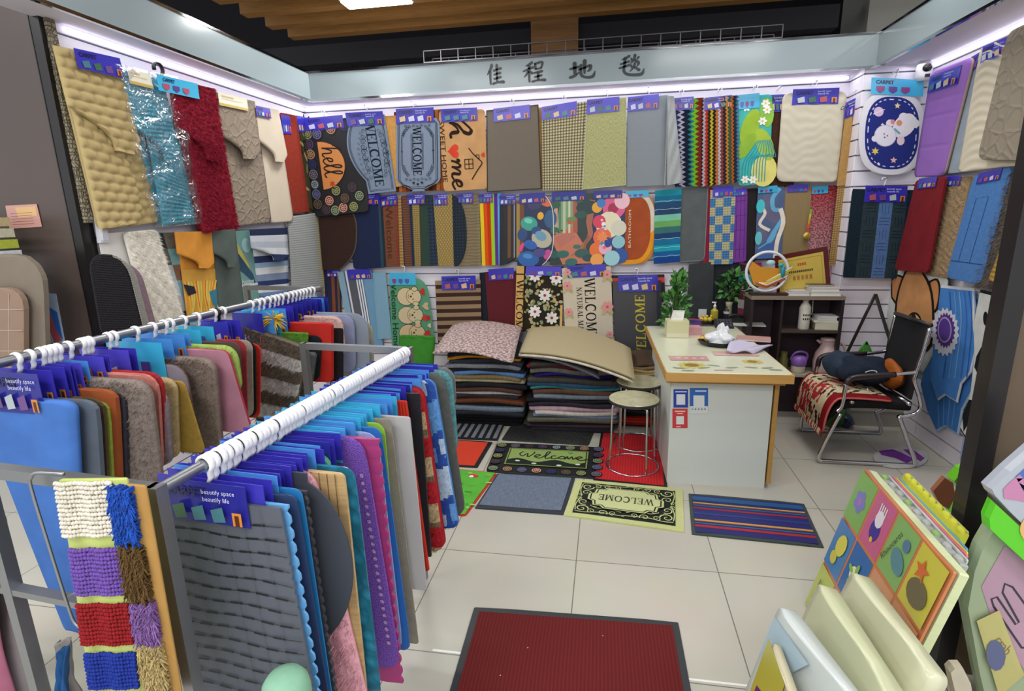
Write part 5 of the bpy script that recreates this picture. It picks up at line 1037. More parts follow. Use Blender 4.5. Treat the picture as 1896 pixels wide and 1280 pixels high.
# ---- the back rack, from the near end
ritem(R1, 30, (146, 742), (168, 1166), '#4a78c4', 'velvet', 'navy', 'bright blue plush mat, first on the back rack', 2, t=.02, ch=.13, cw=.215, dark=.8, nx=16, ny=24, hf=nz(.008, 24, 5), r=.03)
ritem(R1, 55, (186, 742), (212, 1160), '#5a6470', 'velvet', 'blue', 'slate grey velvet mat, second on the back rack', t=.02)
ritem(R1, 75, (196, 738), (216, 1150), '#5c4a38', 'pile', 'blue', 'brown mat edge between the slate and the lime mats on the back rack')
ritem(R1, 86, (205, 742), (226, 1150), '#9cae4a', 'pile', 'blue', 'lime green mat edge on the back rack')
ritem(R1, 96, (222, 722), (240, 1120), '#99502a', 'velvet', 'blue', 'rust orange velvet mat on the back rack', t=.02)
ritem(R1, 106, (236, 728), (248, 1100), '#3c3a44', 'pile', 'purple', 'dark mat edge just behind the rust orange one on the back rack')
ritem(R1, 126, (282, 704), (308, 912), '#8a7d76', 'shag', 'azure', 'grey-brown shaggy mat with rounded corner on the back rack', t=.026, r=.06, dark=.6, **shg)
ritem(R1, 150, (296, 694), (306, 880), '#c07a70', 'pile', 'purple', 'salmon pink ribbed mat rim behind the grey-brown shaggy mat', t=.016, r=.06)
ritem(R1, 158, (306, 690), (310, 870), '#a02c30', 'pile', 'blue', 'red ribbed mat rim behind the salmon pink one', t=.016, r=.06)
ritem(R1, 165, (312, 722), (324, 862), '#85787f', 'shag', 'purple', 'purple-grey shaggy mat on the back rack', t=.024, r=.05, dark=.6, **shg)
ritem(R1, 199, (330, 700), (336, 850), '#b09a70', 'shag', 'purple', 'tan shaggy mat behind the purple-grey one', t=.02, r=.05, **shg)
ritem(R1, 210, (342, 706), (382, 838), '#a5873f', 'pile', 'blue', 'gold mat with a flaring corner on the back rack', t=.014, r=.02)
ritem(R1, 250, (346, 676), (366, 800), '#8b8290', 'velvet', 'sky', 'lilac-grey mat with a brown rim on the back rack', t=.012, cw=.26, ch=.15, edge='#6a4e42', r=.07)
ritem(R1, 282, (402, 662), (416, 838), '#85766c', 'shag', 'azure', 'taupe long-pile rounded mat in the middle of the back rack', t=.03, cw=.24, ch=.15, dark=.55, r=.06, **shg)
ritem(R1, 303, (424, 648), (470, 802), '#b07a8c', 'velvet', 'azure', 'mauve pink flaring mat on the back rack', t=.016, edge='#a33a44', r=.03)
ritem(R1, 315, (440, 640), (452, 730), '#9cb45c', 'shag', 'azure', 'pale green fringed mat on the back rack', t=.02, r=.06, nx=12, ny=30, hf=nz(.01, 190, 160))
ritem(R1, 339, (446, 634), (450, 775), '#5f4a46', 'pile', 'sky', 'dark brown mat edge, left one of the narrow bundle on the back rack', t=.01, cw=.18)
ritem(R1, 364, (456, 630), (460, 774), '#a03c40', 'pile', 'sky', 'wine red mat edge in the narrow bundle on the back rack', t=.01, cw=.18)
ritem(R1, 395, (468, 630), (470, 772), '#a49a8c', 'pile', 'blue', 'beige mat edge in the narrow bundle on the back rack', t=.01, cw=.16)
ritem(R1, 401, (474, 632), (476, 772), '#2c2a2c', 'pile', 'blue', 'black mat edge hung from a black hook on the back rack', t=.01, cw=.16, hkcol=BLACKP)
ritem(R1, 412, (484, 636), (482, 774), '#c83428', 'pile', 'blue', 'bright red mat edge at the right of the narrow bundle', t=.012, cw=.2)
def shagstripe(u, v): return L('#c9c6c2') if (v/.14) % 1.0 > .5 else L('#6d6256')
ritem(R1, 464, (572, 642), (548, 785), '#6d6256', 'shag', 'navy', 'brown and white cross-striped shaggy mat on the back rack', t=.03, nx=24, ny=50, hf=nz(.016, 150, 130), colfn=shagstripe, dark=.5, TLz=-.10, lw=.03, r=.01, cw=.17, ch=.12)
ritem(R1, 476, (588, 652), (574, 748), '#5a5e60', 'shag', 'azure', 'dark grey speckled shaggy mat behind the striped shaggy one', t=.03, nx=12, ny=40, hf=nz(.018, 170, 150), dark=.4, lw=.02, r=.02)
ritem(R1, 485, (572, 616), (566, 700), '#5c8a34', 'shag', 'sky', 'green short-shag mat with yellow fringe near the far end of the back rack', t=.02, nx=12, ny=24, hf=nz(.008, 190, 170), lw=.05, r=.01)
ritem(R1, 496, (597, 622), (592, 705), '#23282a', 'pile', 'azure', 'black mat edge left of the big red one on the back rack', t=.014, lw=.05)
ritem(R1, 505, (618, 598), (618, 706), '#b82820', 'velvet', 'blue', 'big plain red mat near the far end of the back rack', t=.03, lw=.02, r=.02)
ritem(R1, 520, (636, 608), (636, 706), '#2a2628', 'pile', 'navy', 'black mat right of the big red one on the back rack', t=.02, lw=.05, r=.01)
ritem(R1, 530, (634, 586), (642, 660), '#c9a8a0', 'shag', 'navy', 'pale pink ruffled mat near the far end of the back rack', t=.02, lw=.1, nx=10, ny=20, hf=nz(.01, 120, 100), r=.05)
ritem(R1, 545, (656, 584), (660, 690), '#8a8fae', 'velvet', 'navy', 'lavender grey mat rim near the far end of the back rack', t=.012, lw=.1, r=.06)
ritem(R1, 552, (682, 580), (686, 696), '#8b93a2', 'weave', 'navy', 'silver-grey fine mesh mat, last big one at the far end of the back rack', t=.012, lw=.12, r=.09, dark=.85)
ritem(R1, 564, (690, 590), (694, 700), '#a09c88', 'shag', 'navy', 'beige lace-edged mat behind the silver-grey mesh one', t=.01, lw=.12, r=.08, nx=8, ny=20, hf=nz(.006, 190, 170))
# fringe of the green mat, yellow star-like tassels
mb = MB(); p = R1.pt(505)+R1.X*.10-Z3*.075-R1.d*.14; rnd = random.Random(2)
for i in range(60):
    d = Vector((rnd.uniform(-1, 1), rnd.uniform(-.6, .6), rnd.uniform(-.5, .7))).normalized(); mb.tube([p+Vector((rnd.uniform(-.02, .02), 0, 0)), p+d*.035+Vector((0, 0, -.004)), p+d*.06+Vector((0, 0, -.014))], [.003, .003, .001], 4, '#d8b23c')
tag(mb.build('tassel', fab('plain')), 'yellow yarn tassel poking out above the green shag mat', 'tassel')
# more hooks and header cards crowded at the far end of the back rack
for hx in (512, 538, 558, 571, 578):
    ritem(R1, hx, (hx+38, 612), (hx+44, 690), '#55586a', 'pile', random.choice(['navy', 'blue', 'azure']), 'blue-carded mat crowded at the far end of the back rack, only card showing', t=.008, group='crowded mats at the far end of the back rack', cw=.2, lw=.1)
# ---- the front rack
def d_slat(s):
    W, H_ = s.W, s.H; n = int(H_/.034)
    for j in range(1, n):
        v = j*.034+.01
        s.line([(W*k/8, v+.003*math.sin(k*1.3+j*.6)) for k in range(9)], .0022, '#2e323c')
        for k in range(7):
            u = (k+.3+.5*(j % 2))/7; 
            if u < .97: s.line([(u*W-.016, v+.003*math.sin(u*10.4+j*.6)), (u*W+.016, v+.003*math.sin(u*10.4+.8+j*.6))], .005, '#15171d')
    s.lay()
    for k in range(0, 7): s.rect(W*k/7, 0, W*k/7+.001, H_, '#50545f')
def notch(a, per):
    return lambda v, W, H_: (0, W - a*(.5-.5*math.cos(2*PI*v/per))**3)
ritem(R2, 380, (521, 940), (592, 1330), '#5a5f6b', 'rubber', 'navy', 'slate grey slotted plastic bath mat, first on the front rack', 2, t=.008, r=.004, cw=.205, ch=.095, cn=3, draw=d_slat, shape=lambda v, W, H_: (0, W-(.004 if (v % .034) > .029 else 0)), ny=60, lw=.15, nx=4)
ritem(R2, 391, (536, 934), (606, 1340), '#6aaae2', 'rubber', 'blue', 'light blue plastic bath mat with a notched edge, second on the front rack', t=.01, r=.004, shape=notch(.008, .034), ny=130, lw=.12, cw=.2)
ritem(R2, 405, (550, 918), (618, 1340), '#2c3c62', 'rubber', 'blue', 'dark blue smooth plastic mat on the front rack', t=.006, lw=.08, r=.02, cw=.2)
ritem(R2, 416, (560, 906), (622, 1330), '#2578b8', 'rubber', 'azure', 'sky blue mat rim behind the dark blue one on the front rack', t=.005, lw=.08, r=.02, cw=.2)
ritem(R2, 428, (570, 908), (632, 1320), '#3a3b42', 'rubber', 'blue', 'charcoal pebble-edged mat on the front rack', t=.014, lw=.08, shape=notch(.006, .025), ny=150, cw=.2)
def shp_circ(v, W, H_):
    t = v/H_; b_ = .30*W
    return 0, (W-b_)+b_*max(0, math.sin(PI*min(1, max(0, (t-.05)/.75))))**.55 - .0 if t < .8 else (W-b_)
ritem(R2, 446, (648, 884), (662, 1262), '#40444e', 'rubber', 'blue', 'dark grey mat with a big half-round side on the front rack', t=.008, lw=.08, shape=shp_circ, ny=50, nx=3, cw=.2)
fl = dict(nx=14, ny=60, hf=nz(.010, 90, 80))
ritem(R2, 472, (584, 872), (692, 1330), '#d39aa6', 'shag', 'blue', 'candy pink fluffy mat on the front rack', t=.014, lw=.08, dark=.75, cw=.21, r=.04, **fl)
def d_bam(s):
    for k in range(1, 13): s.line([(s.W*k/13, s.H*.0), (s.W*k/13, s.H)], .0022, '#7d6238')
ritem(R2, 480, (640, 876), (682, 1290), '#c2a272', 'wood', 'blue', 'bamboo-coloured slatted mat on the front rack', t=.012, lw=.05, r=.015, draw=d_bam, cw=.22)
ritem(R2, 494, (657, 866), (708, 1290), '#2f86a6', 'bubble', 'azure', 'teal bubble plastic bath mat on the front rack', t=.006, lw=.06, r=.03, cw=.24, dark=.6, sc=.7)
ritem(R2, 512, (612, 842), (640, 1100), '#5fa88c', 'pile', 'azure', 'green speckled mat top peeping out beside the bamboo one', t=.02, lw=.06, r=.03, cw=.25)
ritem(R2, 548, (674, 812), (744, 1240), '#7a52b0', 'speck', 'sky', 'violet glittery mat on the front rack', t=.012, lw=.06, r=.05, cw=.27, dark=.55, draw=lambda s: [s.disc(s.W-.018, .1+.022*k, .006, '#c9a0d4', 8) for k in range(24)])
ritem(R2, 560, (704, 812), (748, 1262), '#a83a78', 'rubber', 'sky', 'magenta scalloped mat on the front rack', t=.014, lw=.06, shape=notch(.008, .04), ny=120, cw=.27)
ritem(R2, 574, (700, 802), (747, 1205), '#9aa8dc', 'rubber', 'sky', 'pale periwinkle mat rim on the front rack', t=.006, lw=.06, r=.04, cw=.27)
ritem(R2, 588, (706, 792), (762, 1206), '#2f6fc0', 'rubber', 'sky', 'royal blue plastic mat on the front rack', t=.006, lw=.06, r=.03, cw=.27)
ritem(R2, 600, (712, 784), (728, 980), '#8ec03c', 'rubber', 'sky', 'lime green mat rim on the front rack', t=.006, lw=.06, r=.03, cw=.27)
ritem(R2, 614, (724, 776), (776, 1192), '#8b8578', 'pile', 'sky', 'taupe-grey flat mat on the front rack', t=.008, lw=.06, r=.01, cw=.26, dark=.8)
ritem(R2, 630, (760, 772), (791, 1092), '#b5b2b4', 'velvet', 'sky', 'light grey felt panel mat on the front rack', t=.01, lw=.04, r=.008, cw=.2, dark=.88)
ritem(R2, 664, (754, 742), (796, 1056), '#c8321f', 'rib', 'blue', 'bright red ribbed mat behind the light grey felt one', t=.012, lw=.0, r=.006, cw=.22)
ritem(R2, 684, (778, 728), (800, 1030), '#1f2228', 'rubber', 'blue', 'black rubber mat with navy stripe on the front rack', t=.012, lw=.02, r=.004, cw=.22, draw=lambda s: s.rectn(.55, 0, .75, 1, '#22345c'))
def redtan(u, v): k = (v/.085) % 2; return L('#a4242c') if k < .9 else L('#b09a76') if k < 1.7 else L('#74604a')
ritem(R2, 702, (786, 716), (828, 1016), '#a4242c', 'shag', 'blue', 'red and tan striped chenille mat near the far end of the front rack', t=.03, lw=.06, r=.04, nx=16, ny=60, hf=nz(.014, 150, 120), colfn=redtan, dark=.55, cw=.22)
def blumul(u, v): k = math.sin(v*13+u*25)+math.sin(v*37-u*14)*.6; return L('#5f92cc') if k > .4 else L('#2f4f9c') if k > -.4 else L('#a9bdd4')
ritem(R2, 720, (806, 702), (852, 976), '#4f82c0', 'shag', 'azure', 'light and dark blue marled mat near the far end of the front rack', t=.02, lw=.06, r=.03, nx=16, ny=50, hf=nz(.008, 160, 120), colfn=blumul, dark=.7, cw=.24)
ritem(R2, 734, (824, 692), (864, 956), '#5d5f5c', 'pile', 'azure', 'dark grey rounded mat near the far end of the front rack', t=.02, lw=.06, r=.05, cw=.24)
ritem(R2, 744, (838, 686), (850, 840), '#5a8a90', 'shag', 'blue', 'teal fringed mat rim at the far end of the front rack', t=.02, lw=.06, r=.05, nx=8, ny=40, hf=nz(.012, 170, 190))
ritem(R2, 750, (842, 680), (846, 760), '#77797e', 'pile', 'blue', 'ash grey mat, the farthest on the front rack', t=.012, lw=.06, r=.05)
used = [380, 391, 405, 416, 428, 446, 472, 480, 494, 512, 548, 560, 574, 588, 600, 614, 630, 664, 684, 702, 720, 734, 744, 750]
pu = [(R2.pt(x)-R2.A).dot(R2.d) for x in used]
g = pu[0]-.0; k = 0; rnd = random.Random(9)
ex = None
sp = pu[0]+.006
while sp < pu[-1]:
    if min(abs(sp-x) for x in pu) > .0075:
        frac = (sp-pu[0])/(pu[-1]-pu[0]); st = rnd.choice(['blue', 'navy', 'blue']) if frac < .3 else rnd.choice(['azure', 'sky', 'azure']) if frac < .62 else rnd.choice(['blue', 'azure', 'navy'])
        P = R2.A + R2.d*sp + R2.X*0
        w_ = .10+.02*rnd.random(); cw = .24+.06*rnd.random(); zt = -.085
        s = Sheet(P-R2.X*w_+Z3*zt, P+R2.X*w_+Z3*zt, P+R2.X*w_-Z3*.5, P-R2.X*w_-Z3*.5, t=.004, r=.01, col=rnd.choice(['#3a4c78', '#566070', '#3c3e48', '#48688c']), kind='pile', nx=1, ny=2)
        o = s.done('bath_mat', 'blue-carded mat packed on the front rack, only card and white hook showing', 'mat', 'mats packed on the front rail showing only their cards')
        dz = -.036-.006*rnd.random(); e = -R2.d*.006; tl = rnd.uniform(-.004, .004)
        card(o, P-R2.X*cw/2+Z3*(dz+tl)+e, P+R2.X*cw/2+Z3*(dz-tl)+e, P+R2.X*cw/2+Z3*(dz-.07)+e, P-R2.X*cw/2+Z3*(dz-.07)+e, st, 1 if frac < .12 else 0, 0)
        hook(o, P, R2.X, .018, down=.022, w=.0042)
    sp += .0155
# ---- mats thrown over the near end of the front rack
P0 = R2.pt(290) - R2.d*.035
fpl = lambda x, y, d=0: onP(x, y, P0-R2.d*d, R2.d)
def chenille(name, label, q, bands, border, t, style):
    s = Sheet(*[fpl(*p, .0) for p in q], t=t, r=.006, col=border, kind='velvet', nx=2, ny=8)
    rnd = random.Random(4); mb = s.mb
    for (v0, v1, u0, u1, col) in bands:
        a, b_ = u0*s.W, u1*s.W; c, d = v0*s.H, v1*s.H
        if style == 'bead':
            nu, nv = max(3, int((b_-a)/.0078)), max(3, int((d-c)/.0085))
            for i in range(nu):
                for j in range(nv):
                    u = a+(b_-a)*(i+.5)/nu; v = c+(d-c)*(j+.5)/nv
                    p = s.P(u+rnd.uniform(-.001, .001), v+rnd.uniform(-.001, .001), t+.004+.002*math.sin(i*.7))
                    mb.ball(p, (.0042, .005, .0046), mul(col, rnd.uniform(.85, 1.1)), 0, 6, 4)
        else:
            for k in range(int((b_-a)*(d-c)/1.1e-5)):
                u, v = rnd.uniform(a, b_), rnd.uniform(c, d); p = s.P(u, v, t); q_ = s.P(u+rnd.uniform(-.012, .012), v+rnd.uniform(.004, .02), t+rnd.uniform(.004, .016)); mid = s.P(u, v, t+.012)
                mb.tube([p, mid, q_], [.0022, .002, .0012], 3, mul(col, rnd.uniform(.55, 1.25)), caps=False)
    o = s.done(name, label, 'mat', smooth=True); return o
chenille('chenille_mat', 'lime-edged chenille mat of white, purple, red and blue noodle squares over the rack end', [(114, 886), (238, 884), (290, 1300), (176, 1300)], [(.0, .225, .0, .84, '#ddd6c8'), (.27, .475, .06, .84, '#6f4fa4'), (.51, .70, .04, .86, '#8e1a20'), (.735, .91, .05, .86, '#1f3592'), (.94, 1.0, .06, .86, '#5c2c52')], '#bcc873', .010, 'bead')
chenille('chenille_mat', 'tan-edged long-haired mat with blue, brown, purple and gold patches at the rack corner', [(214, 892), (272, 898), (342, 1300), (282, 1300)], [(.0, .22, .0, .7, '#1f4fb0'), (.25, .47, .05, .75, '#5c4524'), (.49, .67, .1, .8, '#7d5a94'), (.69, 1.0, .1, .8, '#b09a68')], '#b48a4e', .008, 'hair')
# low foreground things
mb = MB(); mt = onY(526, 1248, .80); rm = .046; mb.lathe([(rm, 0), (rm, mt.z-.04), (rm*.93, mt.z-.02), (rm*.72, mt.z-.006), (rm*.35, mt.z), (0, mt.z+.001)], 28, (mt.x, .80, 0), '#86b89a'); tag(mb.build('foam_roll', [fab('rubber')], None, True), 'mint green domed foam roll peeping in below the slotted mat', 'foam roll')
for i, (q, c, lab) in enumerate(((((-60, 960), (10, 960), (62, 1320), (-60, 1320)), '#8c8488', 'pale grey draped cloth at the bottom left corner'), (((-60, 1060), (-6, 1060), (30, 1320), (-60, 1320)), '#a06078', 'dull pink cloth in front of the grey one at the bottom left corner'), (((100, 1190), (128, 1180), (152, 1300), (128, 1300)), '#8a8480', 'greige mat edge under the blue plush mat'), (((112, 1200), (124, 1196), (130, 1310), (112, 1310)), '#26568c', 'dark blue mat edge below the blue plush mat'))):
    s = Sheet(*[onP(x, y, P0+R2.d*(.12-.03*i), R2.d) for x, y in q], t=.008, r=.02, col=c, kind='velvet', nx=6, ny=12, bend=lambda a, b_: Vector((0, .01*math.sin(a*9+b_*5), 0))); s.done('mat', lab, 'mat', smooth=True)
# neighbour's goods left of the pillar
for i, (q, c, lab, kd) in enumerate(((((-70, 470), (88, 470), (96, 700), (-70, 700)), '#84796c', 'taupe rounded plush mat in front of the dark pillar', 'velvet'), (((-80, 532), (54, 532), (54, 720), (-80, 720)), '#98806f', 'dusty pink quilted mat with pale lines, at the left edge', 'velvet'))):
    s = Sheet(*[onY(x, y, 2.12-.05*i) for x, y in q], t=.03, r=.16 if i == 0 else .1, col=c, kind=kd, dark=.85)
    if i: [s.line([(0, s.H*k/5), (s.W, s.H*k/5)], .004, '#b5a494') for k in range(1, 5)]; s.line([(s.W*.82, .03), (s.W*.82, s.H)], .004, '#b5a494')
    s.done('bath_mat', lab, 'mat')
s = Sheet(*[onY(x, y, 2.2) for x, y in ((70, 542), (104, 544), (122, 640), (84, 640))], t=.003, r=0, col='#9fb2c8', kind='gloss')
s.polyn([(.1, .25), (.5, .3), (.9, .9), (.5, .95)], '#b05560'); s.polyn([(.5, .25), (.9, .35), (.95, .9), (.7, .7)], '#2f68c0'); s.text('KITCHEN', .5*s.W, .12*s.H, .012, 0, '#28303c') if False else None
s.done('leaflet', 'blue and red printed leaflet leaning at the foot of the dark pillar', 'leaflet')
s = Sheet(*[onY(x, y, PY_-.004) for x, y in ((10, 381), (68, 378), (78, 420), (18, 424))], t=.001, r=0, col='#c9978c', kind='gloss'); s.polyn([(.3, .1), (.95, .1), (.95, .5), (.35, .55)], '#d9b078')
s.lay()
for k in range(5): s.line([(.12*s.W, s.H*(.35+.12*k)), (.8*s.W, s.H*(.35+.12*k))], .0015, '#8c5a56')
s.done('sticker', 'pink-orange notice sticker on the dark pillar', 'sticker')
mb = MB(); a = onY(0, 440, 2.15)
for i, (z0, c) in enumerate(((0, '#dfe3e6'), (.05, '#b8c24c'), (.1, '#cfcab0'), (.15, '#c9b48a'))): mb.box((a.x-.35, 2.1, a.z-.1+z0), (a.x+.04-.008*i, 2.2, a.z-.06+z0), c)
tag(mb.build('folded_textiles', fab('pile')), 'folded green, white and beige textiles at the left edge by the pillar', 'textiles')
s = Sheet(*[onX(x, y, WL+.03) for x, y in ((172, 392), (186, 395), (196, 450), (180, 450))], t=.03, r=0, col='#dcdce4', kind='gloss'); s.done('electric_box', 'small white electric box on the wall edge by the dark pillar', 'electric box')
# ================================================================ FLOOR MATS
def fm(label, q, col, kind='pile', draw=None, name='door_mat', z=.0, t=.008, **kw):
    kw.setdefault('r', .004)
    s = Sheet(*[onZ(x, y, z+t) - Vector((0, 0, t)) for x, y in q], t=t, col=col, kind=kind, **kw)
    s.n = Vector((0, 0, 1))
    if draw: draw(s)
    return s.done(name, label, 'mat')
fm('large dark red ribbed entrance mat with dark grey edge, nearest on the floor', [(878, 1123), (1256, 1151), (1310, 1440), (791, 1420)], '#33373b', 'rubber', lambda s: (s.poly([(.025, .025), (s.W-.025, .025), (s.W-.025, s.H-.025), (.025, s.H-.025)], '#641c1c', s.slot('rib', 1.0) if False else s.slot('rib', sc=.8, dark=.8)), s.lay(), [s.disc(s.W*a, s.H*b_, .0022, '#d8d4cc', 6) for a, b_ in ((.3, .3), (.64, .17), (.2, .5), (.78, .6))]), r=.006, t=.009)
def d_scr(s):
    W, H_ = s.W, s.H; g = '#2b302c'; c = '#c9cf92'
    s.rect(.04, .035, W-.04, H_-.035, g); s.lay()
    for sx in (0, 1):
        for sy in (0, 1):
            X = lambda u: u if not sx else W-u
            Y = lambda v: v if not sy else H_-v
            f = (1 if sx == sy else -1)
            for u, v, r, fl, rt in ((.085, .085, .035, 1, 0), (.085, .155, .03, -1, 1), (.14, .07, .022, -1, 2), (.2, .065, .026, 1, .5), (.255, .07, .02, -1, 1.5), (.15, .13, .02, 1, 3), (.055, .19, .018, 1, 2.2)):
                scroll(s, X(u*W/.62), Y(v*H_/.42), r, c, fl*f, 1.3, rt if not sx else PI-rt, .17)
            s.line([(X(.05), Y(.05)), (X(.1), Y(.045)), (X(.18), Y(.06)), (X(.3), Y(.05))], .005, c, sm=4); s.line([(X(.05), Y(.06)), (X(.045), Y(.12)), (X(.06), Y(.2))], .005, c, sm=4)
            s.line([(X(.12), Y(.12)), (X(.16), Y(.1)), (X(.22), Y(.105)), (X(.28), Y(.085))], .005, c, sm=4)
    s.lay()
    def cart(k, col):
        p = [(.24, .30), (.30, .30), (.33, .245), (.67, .245), (.70, .30), (.76, .30), (.77, .40), (.815, .43), (.815, .57), (.77, .60), (.76, .70), (.70, .70), (.67, .755), (.33, .755), (.30, .70), (.24, .70), (.23, .60), (.185, .57), (.185, .43), (.23, .40)]
        s.poly([(((a-.5)*k+.5)*W, ((b_-.5)*k+.5)*H_) for a, b_ in p], col); s.lay()
    cart(1.1, g); cart(1.06, c); cart(1.0, g); cart(.96, '#c9cf98')
    s.text('WELCOME', .5*W, .5*H_, .06, 180, '#3f4636', 'serif', .68)
fm('pale green WELCOME mat with black scrollwork, seen upside down', [(1067, 887), (1264, 905), (1267, 984), (1043, 953)], '#c6cc8e', 'pile', d_scr, dark=.85, t=.01)
def d_bst(s):
    W, H_ = s.W, s.H; s.rect(.018, .018, W-.018, H_-.018, '#23246c'); s.lay()
    for v, c, w_ in ((.08, '#1f5a90', .09), (.24, '#c9b24a', .022), (.27, '#a04a2a', .014), (.31, '#2a6a8c', .02), (.37, '#9c2030', .035), (.5, '#1f3f80', .03), (.66, '#c9a04a', .03), (.69, '#c0702c', .014), (.74, '#2f6f8c', .02), (.79, '#b02430', .045)): s.rect(.018, v*H_, W-.018, (v+w_*1.1)*H_, c)
fm('navy mat striped yellow, red and teal, in front of the desk', [(1275, 913), (1489, 932), (1526, 1013), (1281, 988)], '#3c4846', 'rubber', lambda s: d_bst(s))
fm('blue-grey ribbed mat left of the WELCOME scroll mat', [(921, 876), (1065, 884), (1044, 952), (879, 940)], '#333a44', 'rubber', lambda s: s.poly([(.012, .012), (s.W-.02, .012), (s.W-.02, s.H-.03), (.012, s.H-.03)], '#6a7689', s.slot('fleck', sc=.45, dark=.72)))
fm('plain black pebbled rubber mat at the foot of the middle pile', [(948, 784), (1103, 791), (1090, 824), (928, 814)], '#2b2f2d', 'bubble', sc=1.3, r=.02, rough=.7)
def d_circ(s):
    W, H_ = s.W, s.H
    k = 0
    for i in range(8): medallion(s, (.055+.127*i)*W, .1*H_, .032, k); medallion(s, (.055+.127*i)*W, .9*H_, .032, k+5); k += 1
    for j in range(3):
        medallion(s, .055*W, (.3+.2*j)*H_, .032, k+1); medallion(s, .945*W, (.3+.2*j)*H_, .032, k+6); k += 2
    s.layer += 4; a, b_, c, d = .14*W, .22*H_, .86*W, .78*H_
    s.rect(a, b_, c, d, '#8a9c58'); s.lay(); s.rect(a+.008, b_+.008, c-.008, d-.008, '#1d2a20'); s.lay(); s.rect(a+.014, b_+.014, c-.014, d-.014, '#8ea55c'); s.lay()
    s.poly([(a+.014, d-.014), (a+.014, .6*H_)] + [(u*W, (.62+.05*math.sin(u*19))*H_) for u in [.16+.68*i/16 for i in range(17)]] + [(c-.014, .6*H_), (c-.014, d-.014)], '#18231c'); s.lay()
    for u, v in ((.25, .66), (.4, .72), (.62, .74), (.78, .68)): s.disc(u*W, v*H_, .016, '#d8ddd4', 12, .01)
    m = lambda L_: [(x*W, y*H_) for x, y in L_]
    for st in ([(.28, .34), (.25, .42), (.28, .5), (.32, .4), (.33, .52), (.38, .38), (.37, .34)], [(.4, .5), (.44, .44), (.41, .42), (.39, .5), (.44, .54), (.48, .44)], [(.48, .5), (.52, .32), (.49, .34), (.49, .54), (.54, .5)], [(.58, .44), (.54, .46), (.55, .54), (.6, .51)], [(.63, .44), (.6, .5), (.64, .53), (.66, .47), (.63, .44)], [(.66, .54), (.68, .44), (.69, .53), (.72, .44), (.73, .53), (.76, .46)], [(.77, .5), (.81, .45), (.78, .43), (.76, .5), (.8, .55), (.86, .5)]): s.line(m(st), .008, '#18231c', sm=4)
    s.heart(.7*W, .32*H_, .016, '#5f9c4c')
fm('black mat ringed with medallions around a green handwritten Welcome', [(921, 819), (1120, 828), (1116, 886), (899, 872)], '#1e2022', 'rubber', d_circ, r=.03, t=.01)
fm('bright red ribbed mat with black edge under the stools', [(1113, 800), (1230, 807), (1236, 903), (1098, 888)], '#202022', 'rubber', lambda s: s.poly([(.018, .015), (s.W-.018, .015), (s.W-.018, s.H-.015), (.01, s.H-.015)], '#c0242a', s.slot('rib', sc=.6, dark=.8)), z=0)
def d_gst(s):
    n = 9
    for i in range(n): s.rectn((i+.25)/n, .06, (i+.78)/n, .94, '#7d828a')
fm('black and grey striped mat at the foot of the left pile', [(830, 772), (938, 777), (921, 815), (800, 810)], '#222426', 'rubber', d_gst)
fm('orange-red mat with black edge, left of the medallion mat', [(820, 813), (912, 818), (884, 865), (790, 860)], '#1f2022', 'rubber', lambda s: s.poly([(0, .015), (s.W-.025, .015), (s.W-.025, s.H-.015), (0, s.H-.015)], '#e0452a', s.slot('knots', sc=1.6, dark=.85)))
def d_san(s):
    W, H_ = s.W, s.H; rnd = random.Random(8)
    for i in range(60): s.disc(rnd.random()*W, rnd.random()*H_, .02*rnd.random()+.005, rnd.choice(['#7cc04c', '#3c8a34', '#9cd06c', '#58a83c']), 7, .008)
    s.lay()
    for u, v in ((.75, .15), (.6, .5), (.7, .8), (.3, .3)): s.disc(u*W, v*H_, .03, '#d03434', 12, .018); s.disc(u*W-.01, v*H_+.01, .014, '#e8e4dc', 8)
fm('bright green mat with red and white figures and a red edge', [(780, 862), (921, 875), (862, 955), (720, 935)], '#c8382c', 'velvet', lambda s: (s.rect(0, .008, s.W-.01, s.H-.008, '#5aae3c'), s.lay(), d_san(s)), r=.02)
s = Sheet(*[onZ(x, y, .004) for x, y in ((1616, 830), (1716, 830), (1720, 868), (1618, 868))], t=.012, col='#c4c2c4', kind='velvet', shape=ellipse_shape(2.2), ny=18); s.n = Vector((0, 0, 1))
s.polyn([(.1, .25), (.35, .15), (.5, .3), (.75, .65), (.6, .85), (.4, .6), (.15, .45)], '#7a3a96'); s.polyn([(.55, .15), (.75, .2), (.93, .6), (.85, .75), (.68, .5)], '#7a3a96'); s.done('round_mat', 'round white and purple mat on the floor under the chair legs', 'mat')
s = Sheet(*[onY(x, y, 4.1) for x, y in ((740, 620), (806, 622), (812, 700), (752, 700))], t=.02, r=.02, col='#3c8a2a', kind='grass', nx=16, ny=24, hf=nz(.012, 300, 280), bend=lambda a, c: Vector((0, -.15*c, 0)))
s.done('artificial_turf', 'piece of bright green artificial turf standing beside the left pile', 'mat', smooth=True)
